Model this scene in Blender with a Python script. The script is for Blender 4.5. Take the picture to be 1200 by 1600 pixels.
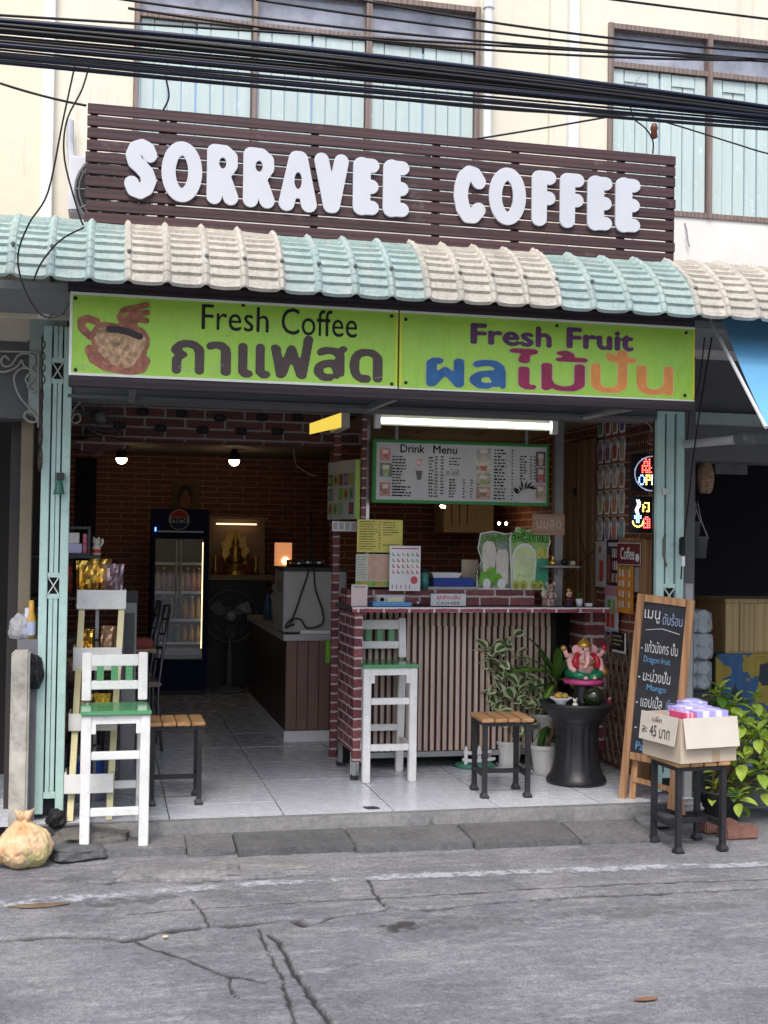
import bpy, bmesh, math, random
import numpy as np
from mathutils import Vector, Matrix, noise as mnoise
for _o in list(bpy.data.objects): bpy.data.objects.remove(_o)
SC = bpy.context.scene
COL = SC.collection
rng = random.Random(7)
R = math.radians

# ------------------------------------------------------------------ camera
FOC, YAW, PIT, ROL = 1900.0, .224, .024, .014
CAM = Vector((-.948, -6.434, 1.463))
_fw = Vector((math.sin(YAW)*math.cos(PIT), math.cos(YAW)*math.cos(PIT), math.sin(PIT)))
_rt = Vector((math.cos(YAW), -math.sin(YAW), 0)); _up = _rt.cross(_fw)
_r2 = _rt*math.cos(ROL)+_up*math.sin(ROL); _u2 = -_rt*math.sin(ROL)+_up*math.cos(ROL)
cd = bpy.data.cameras.new('camera'); cd.sensor_fit = 'VERTICAL'; cd.sensor_height = 36; cd.lens = FOC/1600*36
cd.clip_start = .05; cd.clip_end = 500
cam = bpy.data.objects.new('camera', cd); COL.objects.link(cam); SC.camera = cam
cam.matrix_world = Matrix(((_r2.x, _u2.x, -_fw.x, CAM.x), (_r2.y, _u2.y, -_fw.y, CAM.y), (_r2.z, _u2.z, -_fw.z, CAM.z), (0, 0, 0, 1)))

# ------------------------------------------------------------------ sky, sun, exposure
SUN_EL, SUN_AZ = R(58), R(200)      # azimuth clockwise from +y (north)
world = bpy.data.worlds.new('World'); SC.world = world; world.use_nodes = True
_nt = world.node_tree; _bg = _nt.nodes['Background']
_sky = _nt.nodes.new('ShaderNodeTexSky'); _sky.sky_type = 'NISHITA'; _sky.sun_disc = False
_sky.sun_elevation = SUN_EL; _sky.sun_rotation = SUN_AZ; _sky.air_density = 1.0; _sky.dust_density = 4.0; _sky.ozone_density = 1.0
_nt.links.new(_sky.outputs[0], _bg.inputs[0]); _bg.inputs[1].default_value = .15
sl = bpy.data.lights.new('sun', 'SUN'); sl.energy = 1.45; sl.angle = R(24); sl.color = (1, .98, .95)
so = bpy.data.objects.new('sun', sl); COL.objects.link(so)
so.rotation_euler = Vector((-math.sin(SUN_AZ)*math.cos(SUN_EL), -math.cos(SUN_AZ)*math.cos(SUN_EL), -math.sin(SUN_EL))).to_track_quat('-Z', 'Y').to_euler()
SC.view_settings.view_transform = 'Standard'; SC.view_settings.look = 'None'
SC.view_settings.gamma = 1; SC.view_settings.use_curve_mapping = False
SC.view_settings.exposure = .8
SC.render.engine = 'CYCLES'; SC.cycles.use_denoising = True
SC.cycles.max_bounces = 8; SC.cycles.transparent_max_bounces = 12; SC.cycles.sample_clamp_indirect = 6

# ------------------------------------------------------------------ pixel -> point on a plane of the place
def _ray(x, y): return _fw+_r2*((x-600)/FOC)-_u2*((y-800)/FOC)
def P(x, y, Y): r = _ray(x, y); return CAM+r*((Y-CAM.y)/r.y)          # plane parallel to the facade
def G(x, y, z): r = _ray(x, y); return CAM+r*((z-CAM.z)/r.z)          # level plane
def PX(x, y, X): r = _ray(x, y); return CAM+r*((X-CAM.x)/r.x)         # plane across the facade
def rect(x0, y0, x1, y1, Y):
    xm, ym = (x0+x1)/2, (y0+y1)/2
    return P(x0, ym, Y).x, P(x1, ym, Y).x, P(xm, y1, Y).z, P(xm, y0, Y).z   # x0 x1 z0 z1
V = Vector
# ------------------------------------------------------------------ mesh builder
class MB:
    def __init__(s): s.v = []; s.f = []; s.mi = []; s.m = 0
    def add(s, vs, fs):
        b = len(s.v); s.v += [tuple(q) for q in vs]; s.f += [tuple(b+i for i in f) for f in fs]; s.mi += [s.m]*len(fs); return s
    def box(s, x0, x1, y0, y1, z0, z1, M=None):
        vs = [V((x, y, z)) for z in (z0, z1) for y in (y0, y1) for x in (x0, x1)]
        if M: vs = [M @ q for q in vs]
        return s.add(vs, [(0, 2, 3, 1), (4, 5, 7, 6), (0, 1, 5, 4), (2, 6, 7, 3), (0, 4, 6, 2), (1, 3, 7, 5)])
    def bar(s, a, b, w, d, up=(0, 0, 1), w2=None, d2=None):       # square bar from a to b
        a, b = V(a), V(b); t = (b-a).normalized(); u = V(up)
        if abs(t.dot(u)) > .95: u = V((0, 1, 0))
        sx = t.cross(u).normalized(); sy = sx.cross(t)
        w2 = w2 or w; d2 = d2 or d; vs = []
        for c, ww, dd in ((a, w, d), (b, w2, d2)):
            for i, j in ((-1, -1), (1, -1), (1, 1), (-1, 1)): vs.append(c+sx*(i*ww/2)+sy*(j*dd/2))
        return s.add(vs, [(0, 1, 2, 3), (7, 6, 5, 4), (0, 4, 5, 1), (1, 5, 6, 2), (2, 6, 7, 3), (3, 7, 4, 0)])
    def tube(s, pts, r, n=8, cap=True):
        pts = [V(q) for q in pts]; rs = r if isinstance(r, (list, tuple)) else [r]*len(pts); rings = []
        pt = None
        for i, c in enumerate(pts):
            t = (pts[min(i+1, len(pts)-1)]-pts[max(i-1, 0)]).normalized()
            if pt is None:
                u = V((0, 0, 1)) if abs(t.z) < .9 else V((1, 0, 0)); u = (u-t*u.dot(t)).normalized()
            else:
                u = (u-t*u.dot(t)).normalized()
            pt = t; w = t.cross(u)
            rings.append([c+(u*math.cos(2*math.pi*k/n)+w*math.sin(2*math.pi*k/n))*rs[i] for k in range(n)])
        vs = [q for g in rings for q in g]; fs = []
        for i in range(len(pts)-1):
            for k in range(n):
                a = i*n+k; b = i*n+(k+1) % n; fs.append((a, b, b+n, a+n))
        if cap: fs += [tuple(range(n))[::-1], tuple((len(pts)-1)*n+k for k in range(n))]
        return s.add(vs, fs)
    def lathe(s, prof, c=(0, 0, 0), n=24, M=None, wob=None):      # prof [(r,z)]
        vs = []; fs = []; c = V(c)
        for i, (r, z) in enumerate(prof):
            for k in range(n):
                a = 2*math.pi*k/n; rr = r*(wob(a, z) if wob else 1)
                q = V((rr*math.cos(a), rr*math.sin(a), z)); q = M @ q if M else q
                vs.append(q+c)
        for i in range(len(prof)-1):
            for k in range(n):
                a = i*n+k; b = i*n+(k+1) % n; fs.append((a, b, b+n, a+n))
        if prof[0][0] > 1e-5: fs.append(tuple(range(n))[::-1])
        if prof[-1][0] > 1e-5: fs.append(tuple((len(prof)-1)*n+k for k in range(n)))
        return s.add(vs, fs)
    def ball(s, c, rx, ry=None, rz=None, n=14, M=None):
        ry = ry or rx; rz = rz or rx
        m = n//2+1; vs = []; fs = []
        for i in range(m):
            t = math.pi*i/(m-1)
            for k in range(n):
                a = 2*math.pi*k/n; q = V((rx*math.sin(t)*math.cos(a), ry*math.sin(t)*math.sin(a), rz*math.cos(t)))
                vs.append((M @ q if M else q)+V(c))
        for i in range(m-1):
            for k in range(n):
                a = i*n+k; b = i*n+(k+1) % n; fs.append((a, a+n, b+n, b))
        return s.add(vs, fs)
    def poly(s, pts): return s.add(pts, [tuple(range(len(pts)))])
    def quad(s, o, ux, uy, x0, y0, x1, y1):
        return s.poly([o+ux*x0+uy*y0, o+ux*x1+uy*y0, o+ux*x1+uy*y1, o+ux*x0+uy*y1])
    def disc(s, o, ux, uy, cx, cy, r, ry=None, n=14):
        ry = ry or r
        return s.poly([o+ux*(cx+r*math.cos(2*math.pi*k/n))+uy*(cy+ry*math.sin(2*math.pi*k/n)) for k in range(n)])
    def prism(s, pts, d):                                         # flat polygon pushed by vector d
        n = len(pts); d = V(d); vs = [V(q) for q in pts]+[V(q)+d for q in pts]
        return s.add(vs, [tuple(range(n)), tuple(range(n, 2*n))[::-1]]+[(i, i+n, (i+1) % n+n, (i+1) % n) for i in range(n)])
    def mesh(s, mats, name='mesh', smooth=False):
        me = bpy.data.meshes.new(name); me.from_pydata(s.v, [], s.f)
        for m in (mats if isinstance(mats, (list, tuple)) else [mats]): me.materials.append(m)
        if any(s.mi): me.polygons.foreach_set('material_index', s.mi)
        if smooth: me.polygons.foreach_set('use_smooth', [True]*len(s.f))
        me.update(); return me
    def make(s, name, mats, parent=None, smooth=False, bevel=0, local=False):
        if bevel:
            bm = bmesh.new(); me0 = s.mesh(mats, name); bm.from_mesh(me0)
            bmesh.ops.recalc_face_normals(bm, faces=bm.faces)
            es = [e for e in bm.edges if len(e.link_faces) == 2 and e.calc_face_angle(0) > .6]
            bmesh.ops.bevel(bm, geom=es, offset=bevel, segments=2, affect='EDGES', clamp_overlap=True)
            bm.to_mesh(me0); bm.free(); me = me0
            if smooth: me.polygons.foreach_set('use_smooth', [True]*len(me.polygons))
        else: me = s.mesh(mats, name, smooth)
        return link(name, me, parent, local)
def link(name, me, parent=None, local=False):
    o = bpy.data.objects.new(name, me); COL.objects.link(o)
    if parent is not None:
        o.parent = parent
        if not local: o.matrix_parent_inverse = parent_world(parent).inverted()
    return o
def parent_world(o):
    M = Matrix.LocRotScale(o.location, o.rotation_euler, o.scale)
    if o.parent: M = parent_world(o.parent) @ o.matrix_parent_inverse @ M
    return M
def tag(o, label=None, cat=None, group=None, kind=None):
    if label: o['label'] = label
    if cat: o['category'] = cat
    if group: o['group'] = group
    if kind: o['kind'] = kind
    return o
def thing(name, label, cat, loc=(0, 0, 0), rz=0, group=None):
    o = bpy.data.objects.new(name, None); o.empty_display_size = .05; COL.objects.link(o); o.location = loc; o.rotation_euler = (0, 0, rz)
    return tag(o, label, cat, group)
def copy_tree(o, parent=None):
    c = o.copy(); COL.objects.link(c); c.parent = parent
    for ch in o.children: copy_tree(ch, c)
    return c

# ------------------------------------------------------------------ shapes from text and strokes
_tc = {}
def text_geo(s):
    if s not in _tc:
        c = bpy.data.curves.new('text_curve', 'FONT'); c.body = s; c.resolution_u = 3
        o = bpy.data.objects.new('text_curve', c); COL.objects.link(o); bpy.context.view_layer.update()
        me = bpy.data.meshes.new_from_object(o.evaluated_get(bpy.context.evaluated_depsgraph_get()))
        v = np.array([q.co[:2] for q in me.vertices]); f = [tuple(q.vertices) for q in me.polygons]
        bpy.data.objects.remove(o); bpy.data.curves.remove(c); bpy.data.meshes.remove(me)
        _tc[s] = (v, f)
    return _tc[s]
def frame(x0, y0, x1, y1, Y):
    a, b, c, d = rect(x0, y0, x1, y1, Y); return V((a, Y, d)), V((b, Y, d)), V((a, Y, c))
def fit_text(mb, s, tl, tr, bl, off=.002):
    v, f = text_geo(s); lo = v.min(0); sz = v.max(0)-lo
    ux, uy = tr-tl, tl-bl; n = ux.cross(uy).normalized()
    mb.add([bl+ux*((q[0]-lo[0])/sz[0])+uy*((q[1]-lo[1])/sz[1])+n*off for q in v], f)
def contours(F, iso, x0, y0, h):                                  # marching squares -> closed loops (inside is F < iso)
    ny, nx = F.shape; seg = {}
    def pt(i, j, i2, j2):
        a, b = F[j, i]-iso, F[j2, i2]-iso; t = a/(a-b)
        return (x0+h*(i+(i2-i)*t), y0+h*(j+(j2-j)*t))
    I = F < iso
    cell = I[:-1, :-1]*1+I[:-1, 1:]*2+I[1:, 1:]*4+I[1:, :-1]*8
    tab = {1: [(3, 0)], 2: [(0, 1)], 3: [(3, 1)], 4: [(1, 2)], 5: [(3, 2), (1, 0)], 6: [(0, 2)], 7: [(3, 2)], 8: [(2, 3)], 9: [(2, 0)],
           10: [(0, 3), (2, 1)], 11: [(2, 1)], 12: [(1, 3)], 13: [(1, 0)], 14: [(0, 3)]}
    nxt = {}; pos = {}
    for j, i in zip(*np.nonzero((cell > 0) & (cell < 15))):
        i, j = int(i), int(j)
        ed = [('h', i, j), ('v', i+1, j), ('h', i, j+1), ('v', i, j)]
        cr = [(i, j, i+1, j), (i+1, j, i+1, j+1), (i, j+1, i+1, j+1), (i, j, i, j+1)]
        for a, b in tab[int(cell[j, i])]:
            for e in (a, b):
                if ed[e] not in pos: pos[ed[e]] = pt(*cr[e])
            nxt[ed[a]] = ed[b]
    loops = []
    while nxt:
        k0 = next(iter(nxt)); k = k0; lp = []
        while k in nxt: lp.append(pos[k]); k = nxt.pop(k)
        if len(lp) > 5: loops.append(lp)
    return loops
def seg_dist(X, Y, a, b):
    dx, dy = b[0]-a[0], b[1]-a[1]; L = dx*dx+dy*dy+1e-12
    t = np.clip(((X-a[0])*dx+(Y-a[1])*dy)/L, 0, 1)
    return np.hypot(X-a[0]-t*dx, Y-a[1]-t*dy)
def stroke_field(strokes, w, h, res, holes=(), r=.13):
    xs = np.arange(-.06, w+.06, res); ys = np.arange(-.06, h+.06, res); X, Y = np.meshgrid(xs, ys); F = np.full(X.shape, 9.)
    for st in strokes:
        rr = r
        if isinstance(st[0], (int, float)): rr = st[0]; st = st[1]
        for a, b in zip(st[:-1], st[1:]): F = np.minimum(F, seg_dist(X, Y, a, b)-rr)
    for cx, cy, rx, ry in holes: F = np.maximum(F, (1-np.hypot((X-cx)/rx, (Y-cy)/ry))*min(rx, ry))
    return F, xs[0], ys[0]
def bold_loops(s, r=.03, res=.016):
    v, f = text_geo(s); lo = v.min(0)-r-.06; hi = v.max(0)+r+.06
    nx, ny = [int(q) for q in np.ceil((hi-lo)/res)]; A = np.zeros((ny, nx), bool)
    for t in f:
        q = v[list(t)]
        for k in range(1, len(q)-1):
            a, b, c = q[0], q[k], q[k+1]
            m0 = np.maximum(((np.minimum(np.minimum(a, b), c)-lo)/res).astype(int)-1, 0); m1 = ((np.maximum(np.maximum(a, b), c)-lo)/res).astype(int)+2
            X, Y = np.meshgrid(lo[0]+np.arange(m0[0], min(m1[0], nx))*res, lo[1]+np.arange(m0[1], min(m1[1], ny))*res)
            def cr(p1, p2): return (p2[0]-p1[0])*(Y-p1[1])-(p2[1]-p1[1])*(X-p1[0])
            d1, d2, d3 = cr(a, b), cr(b, c), cr(c, a)
            A[m0[1]:m0[1]+X.shape[0], m0[0]:m0[0]+X.shape[1]] |= ((d1 >= 0) & (d2 >= 0) & (d3 >= 0)) | ((d1 <= 0) & (d2 <= 0) & (d3 <= 0))
    k = int(round(r/res)); Bm = A.copy()
    for dx in range(-k, k+1):
        for dy in range(-k, k+1):
            if dx*dx+dy*dy <= k*k+.5: Bm |= np.roll(np.roll(A, dx, 1), dy, 0)
    F = -Bm.astype(float)
    for _ in range(2):
        F = (F+np.roll(F, 1, 0)+np.roll(F, -1, 0))/3; F = (F+np.roll(F, 1, 1)+np.roll(F, -1, 1))/3
    return contours(F, -.5, lo[0], lo[1], res)
def loops_bounds(L):
    a = np.array([p for l in L for p in l]); return a.min(0), a.max(0)
def loops_mesh(L, depth=0, bevel=0):
    c = bpy.data.curves.new('shape_curve', 'CURVE'); c.dimensions = '2D'; c.fill_mode = 'BOTH'; c.extrude = depth; c.bevel_depth = bevel; c.bevel_resolution = 2
    for l in L:
        sp = c.splines.new('POLY'); sp.points.add(len(l)-1)
        sp.points.foreach_set('co', [q for p in l for q in (p[0], p[1], 0, 1)]); sp.use_cyclic_u = True
    o = bpy.data.objects.new('shape_curve', c); COL.objects.link(o); bpy.context.view_layer.update()
    me = bpy.data.meshes.new_from_object(o.evaluated_get(bpy.context.evaluated_depsgraph_get()))
    bpy.data.objects.remove(o); bpy.data.curves.remove(c); return me
def fit_loops(name, L, mat, parent, tl, tr, bl, off=.002, depth=.0005, bevel=0, bounds=None):
    lo, hi = bounds if bounds else loops_bounds(L)
    ux, uy = tr-tl, tl-bl; n = ux.cross(uy).normalized(); w, h = ux.length, uy.length
    L2 = [[((p[0]-lo[0])/(hi[0]-lo[0])*w, (p[1]-lo[1])/(hi[1]-lo[1])*h) for p in l] for l in L]
    me = loops_mesh(L2, depth, bevel); ex, ey = ux.normalized(), uy.normalized(); o0 = bl+n*(off+depth+bevel)
    M = Matrix(((ex.x, ey.x, n.x, o0.x), (ex.y, ey.y, n.y, o0.y), (ex.z, ey.z, n.z, o0.z), (0, 0, 0, 1)))
    me.transform(M); me.materials.clear(); me.materials.append(mat)
    return link(name, me, parent)
def dashes(mb, o, ux, uy, x0, y0, x1, y1, rows, rnd, fill=.8, h=.45, wl=.06):
    dy = (y1-y0)/rows
    for i in range(rows):
        y = y1-(i+.5)*dy; x = x0; end = x0+(x1-x0)*rnd.uniform(fill*.55, fill)
        while x < end:
            w = rnd.uniform(.4, 1)*wl; mb.quad(o, ux, uy, x, y-dy*h*.5*rnd.uniform(.5, 1), min(x+w, x1), y+dy*h*.5*rnd.uniform(.6, 1)); x += w+wl*.25
# ------------------------------------------------------------------ materials (procedural)
_mc = {}
def srgb(r, g, b): return tuple(((c/255)/12.92 if c/255 <= .04045 else ((c/255+.055)/1.055)**2.4) for c in (r, g, b))
class NT:
    def __init__(s, name):
        s.m = bpy.data.materials.new(name); s.m.use_nodes = True; s.t = s.m.node_tree; s.b = s.t.nodes['Principled BSDF']; s.out = s.t.nodes['Material Output']
    def n(s, typ, **kw):
        q = s.t.nodes.new(typ)
        for k, v in kw.items():
            if k.startswith('i_'):
                key = k[2:]; key = int(key) if key.isdigit() else key
                q.inputs[key].default_value = v
            else: setattr(q, k, v)
        return q
    def l(s, a, b): s.t.links.new(a, b)
    def co(s, scale=(1, 1, 1), rot=(0, 0, 0), kind='Object'):
        c = s.n('ShaderNodeTexCoord'); mp = s.n('ShaderNodeMapping'); mp.inputs['Scale'].default_value = scale; mp.inputs['Rotation'].default_value = rot
        s.l(c.outputs[kind], mp.inputs[0]); return mp.outputs[0]
    def noise(s, vec, scale, detail=4, rough=.6):
        q = s.n('ShaderNodeTexNoise'); q.inputs['Scale'].default_value = scale; q.inputs['Detail'].default_value = detail; q.inputs['Roughness'].default_value = rough
        s.l(vec, q.inputs['Vector']); return q.outputs[0]
    def ramp(s, fac, stops, interp='LINEAR'):
        q = s.n('ShaderNodeValToRGB'); cr = q.color_ramp; cr.interpolation = interp
        while len(cr.elements) < len(stops): cr.elements.new(.5)
        for e, (p, c) in zip(cr.elements, stops): e.position = p; e.color = (*c, 1) if len(c) == 3 else c
        s.l(fac, q.inputs[0]); return q.outputs[0]
    def mix(s, fac, a, b, mode='MIX'):
        q = s.n('ShaderNodeMix', data_type='RGBA', blend_type=mode)
        for sk, v in ((0, fac), (6, a), (7, b)):
            if hasattr(v, 'is_output'): s.l(v, q.inputs[sk])
            elif sk == 0: q.inputs[0].default_value = v
            else: q.inputs[sk].default_value = (*v, 1)
        return q.outputs[2]
    def bump(s, h, strength=.3, dist=.01, prev=None):
        q = s.n('ShaderNodeBump'); q.inputs['Strength'].default_value = strength; q.inputs['Distance'].default_value = dist
        s.l(h, q.inputs['Height'])
        if prev: s.l(prev, q.inputs['Normal'])
        return q.outputs[0]
    def done(s, col=None, rough=.6, nor=None, metal=0, spec=.5):
        if col is not None:
            if hasattr(col, 'is_output'): s.l(col, s.b.inputs['Base Color'])
            else: s.b.inputs['Base Color'].default_value = (*col, 1)
        if hasattr(rough, 'is_output'): s.l(rough, s.b.inputs['Roughness'])
        else: s.b.inputs['Roughness'].default_value = rough
        s.b.inputs['Metallic'].default_value = metal; s.b.inputs['Specular IOR Level'].default_value = spec
        if nor: s.l(nor, s.b.inputs['Normal'])
        return s.m
def scl(c, k): return tuple(min(1, q*k) for q in c)
def mat(name, col, rough=.6, metal=0, var=.12, vs=6, bump=.06, bs=60, dirt=0, dcol=(.05, .045, .04), ds=3, spec=.4):
    """Paint, plastic, metal: base colour with uneven tone, fine relief and patches of dirt."""
    if name in _mc: return _mc[name]
    n = NT(name); co = n.co(); f = n.noise(co, vs, 5)
    c = n.ramp(f, [(.3, scl(col, 1-var)), (.7, scl(col, 1+var))])
    if dirt:
        d = n.noise(co, ds, 8, .7); m = n.ramp(d, [(.62-.25*dirt, (0, 0, 0)), (.78-.1*dirt, (1, 1, 1))])
        q = n.n('ShaderNodeMath', operation='MULTIPLY'); q.inputs[1].default_value = min(.85, dirt+.2); n.l(m, q.inputs[0]); c = n.mix(q.outputs[0], c, dcol)
    nor = n.bump(n.noise(co, bs, 3), bump, .004) if bump else None
    _mc[name] = n.done(c, rough, nor, metal, spec); return _mc[name]
def flat(name, col, rough=.55, spec=.3): return mat(name, col, rough, var=.05, vs=14, bump=.0, spec=spec)
def glow(name, col, st):
    if name in _mc: return _mc[name]
    n = NT(name); n.b.inputs['Base Color'].default_value = (*col, 1); n.b.inputs['Emission Color'].default_value = (*col, 1); n.b.inputs['Emission Strength'].default_value = st
    _mc[name] = n.m; return n.m
def wood(name, c1, c2, axis='z', scale=1.0, rough=.65, bump=.25, dirt=0):
    if name in _mc: return _mc[name]
    n = NT(name); s = {'x': (.6, 14, 14), 'y': (14, .6, 14), 'z': (14, 14, .6)}[axis]
    co = n.co(tuple(q*scale for q in s)); f = n.noise(co, 2.2, 6, .65)
    w = n.n('ShaderNodeTexWave', wave_type='RINGS' if False else 'BANDS', bands_direction={'x': 'Z', 'y': 'Z', 'z': 'X'}[axis]); w.inputs['Scale'].default_value = .8; w.inputs['Distortion'].default_value = 7; w.inputs['Detail'].default_value = 3
    n.l(co, w.inputs['Vector'])
    k = n.n('ShaderNodeMath', operation='MULTIPLY_ADD'); n.l(w.outputs['Fac'], k.inputs[0]); k.inputs[1].default_value = .35; n.l(f, k.inputs[2])
    c = n.ramp(k.outputs[0], [(.4, c1), (.85, c2)])
    oi = n.n('ShaderNodeObjectInfo'); t = n.ramp(oi.outputs['Random'], [(0, (.82, .82, .82)), (1, (1.12, 1.1, 1.08))]); c = n.mix(1, c, t, 'MULTIPLY')
    if dirt:
        d = n.noise(n.co(), 5, 8, .7); c = n.mix(n.ramp(d, [(.6, (0, 0, 0)), (.72, (dirt, dirt, dirt))]), c, (.35, .33, .33))
    _mc[name] = n.done(c, rough, n.bump(k.outputs[0], bump, .004)); return _mc[name]
def brick(name, c1, c2, mortar, plane='xz', bw=.22, bh=.075, ms=.012, rough=.65):
    """Printed brick-pattern wallpaper."""
    if name in _mc: return _mc[name]
    n = NT(name); tc = n.n('ShaderNodeTexCoord'); sp = n.n('ShaderNodeSeparateXYZ'); n.l(tc.outputs['Object'], sp.inputs[0]); cb = n.n('ShaderNodeCombineXYZ')
    n.l(sp.outputs[{'x': 0, 'y': 1}[plane[0]]], cb.inputs[0]); n.l(sp.outputs[{'z': 2, 'y': 1}[plane[1]]], cb.inputs[1])
    wv = n.noise(tc.outputs['Object'], 14, 3); ad = n.n('ShaderNodeMixRGB', blend_type='LINEAR_LIGHT'); ad.inputs[0].default_value = .008; n.l(cb.outputs[0], ad.inputs[1]); n.l(wv, ad.inputs[2])
    b = n.n('ShaderNodeTexBrick'); b.inputs['Scale'].default_value = 1; b.inputs['Mortar Size'].default_value = ms; b.inputs['Brick Width'].default_value = bw; b.inputs['Row Height'].default_value = bh; b.inputs['Mortar Smooth'].default_value = .15
    b.inputs['Color1'].default_value = (*c1, 1); b.inputs['Color2'].default_value = (*c2, 1); b.inputs['Mortar'].default_value = (*mortar, 1); n.l(ad.outputs[0], b.inputs['Vector'])
    f = n.noise(n.co((1, 1, 2.5)), 22, 6, .7); c = n.mix(n.ramp(f, [(.35, (.35, .35, .35)), (.62, (1, 1, 1))]), (.09, .03, .04), b.outputs['Color'])
    c = n.mix(b.outputs['Fac'], c, mortar)
    _mc[name] = n.done(c, rough, n.bump(f, .12, .004)); return _mc[name]
def glass(name, col=(1, 1, 1), rough=.02, ior=1.2, mixf=.75):
    if name in _mc: return _mc[name]
    n = NT(name); tr = n.n('ShaderNodeBsdfTransparent'); tr.inputs[0].default_value = (*col, 1); gl = n.n('ShaderNodeBsdfGlossy'); gl.inputs['Roughness'].default_value = rough
    fr = n.n('ShaderNodeFresnel'); fr.inputs[0].default_value = ior+.3; mx = n.n('ShaderNodeMixShader'); n.l(fr.outputs[0], mx.inputs[0]); n.l(tr.outputs[0], mx.inputs[1]); n.l(gl.outputs[0], mx.inputs[2])
    n.l(mx.outputs[0], n.out.inputs[0]); _mc[name] = n.m; return n.m
def film(name, col, alpha, rough=.25):
    """Thin clear or tinted plastic."""
    if name in _mc: return _mc[name]
    n = NT(name); n.b.inputs['Base Color'].default_value = (*col, 1); n.b.inputs['Roughness'].default_value = rough; n.b.inputs['Alpha'].default_value = alpha
    f = n.noise(n.co(), 30, 4); n.l(n.bump(f, .5, .01), n.b.inputs['Normal']); _mc[name] = n.m; return n.m
def leafmat(name, c1, c2, vs=30, rough=.55, tl=.25):
    if name in _mc: return _mc[name]
    n = NT(name); oi = n.n('ShaderNodeObjectInfo'); f = n.noise(n.co(), vs, 3)
    k = n.n('ShaderNodeMath', operation='MULTIPLY_ADD'); n.l(oi.outputs['Random'], k.inputs[0]); k.inputs[1].default_value = .6
    k2 = n.n('ShaderNodeMath', operation='MULTIPLY'); n.l(f, k2.inputs[0]); k2.inputs[1].default_value = .6; n.l(k2.outputs[0], k.inputs[2])
    c = n.ramp(k.outputs[0], [(.15, c1), (.95, c2)]); n.done(c, rough, None, 0, .4)
    t = n.n('ShaderNodeBsdfTranslucent'); n.l(c, t.inputs[0]); mx = n.n('ShaderNodeMixShader'); mx.inputs[0].default_value = tl
    n.l(n.b.outputs[0], mx.inputs[1]); n.l(t.outputs[0], mx.inputs[2]); n.l(mx.outputs[0], n.out.inputs[0]); _mc[name] = n.m; return n.m

def road_material():
    n = NT('worn_concrete_road'); co = n.co(); a = n.noise(co, 1.1, 6, .65); b = n.noise(n.co((1, 4, 1)), 5, 7, .7); g = n.noise(co, 160, 3, .7); h = n.noise(co, 45, 5, .75)
    c = n.ramp(a, [(.32, (.12, .122, .136)), (.5, (.17, .171, .185)), (.68, (.24, .239, .248))])
    c = n.mix(n.ramp(b, [(.48, (0, 0, 0)), (.7, (.75, .75, .75))]), c, (.3, .297, .303))
    c = n.mix(n.ramp(n.noise(co, 2.6, 5, .6), [(.52, (0, 0, 0)), (.68, (.6, .6, .6))]), c, (.1, .1, .112))
    c = n.mix(1, c, n.ramp(h, [(.3, (.62, .62, .62)), (.7, (1.32, 1.32, 1.32))]), 'MULTIPLY')
    c = n.mix(1, c, n.ramp(g, [(.3, (.6, .6, .6)), (.7, (1.4, 1.4, 1.4))]), 'MULTIPLY')
    v = n.n('ShaderNodeTexVoronoi'); v.inputs['Scale'].default_value = 38; n.l(co, v.inputs['Vector'])
    s = n.ramp(v.outputs['Distance'], [(.0, (1, 1, 1)), (.09, (0, 0, 0))]); s2 = n.mix(n.ramp(n.noise(co, 3, 3), [(.52, (0, 0, 0)), (.66, (1, 1, 1))]), (0, 0, 0), s)
    c = n.mix(s2, c, (.5, .49, .46))
    at = n.n('ShaderNodeAttribute', attribute_name='grit'); c = n.mix(at.outputs['Fac'], c, (.028, .026, .026))  # darker colour along the crack grooves and in the stains
    nor = n.bump(h, .7, .012); nor = n.bump(g, .6, .004, nor)
    return n.done(c, .85, nor)
def paint_material():
    n = NT('worn_road_paint'); co = n.co(); f = n.noise(co, 14, 8, .75); g = n.noise(co, 90, 4, .7)
    c = n.mix(n.ramp(g, [(.35, (0, 0, 0)), (.6, (.8, .8, .8))]), (.3, .315, .35), (.47, .495, .54))
    n.done(c, .8, n.bump(g, .3, .003))
    k = n.n('ShaderNodeMath', operation='ADD'); n.l(f, k.inputs[0]); at = n.n('ShaderNodeAttribute', attribute_name='wear'); n.l(at.outputs['Fac'], k.inputs[1])
    n.l(n.ramp(k.outputs[0], [(.5, (0, 0, 0)), (.66, (.85, .85, .85))]), n.b.inputs['Alpha']); return n.m
def concrete(name, c1, c2, sc=3, dark=.5, spotty=True):
    if name in _mc: return _mc[name]
    n = NT(name); co = n.co(); a = n.noise(co, sc, 7, .7); h = n.noise(co, 40, 5, .7); g = n.noise(co, 180, 2)
    c = n.ramp(a, [(.3, c1), (.7, c2)]); c = n.mix(1, c, n.ramp(h, [(.25, (dark+.15,)*3), (.75, (1.2,)*3)]), 'MULTIPLY')
    if spotty: c = n.mix(n.ramp(n.noise(co, 7, 8, .75), [(.6, (0, 0, 0)), (.68, (.7, .7, .7))]), c, scl(c1, .4))
    oi = n.n('ShaderNodeObjectInfo'); c = n.mix(1, c, n.ramp(oi.outputs['Random'], [(0, (.8,)*3), (1, (1.2,)*3)]), 'MULTIPLY')
    _mc[name] = n.done(c, .85, n.bump(g, .3, .002, n.bump(h, .4, .006))); return _mc[name]
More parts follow.
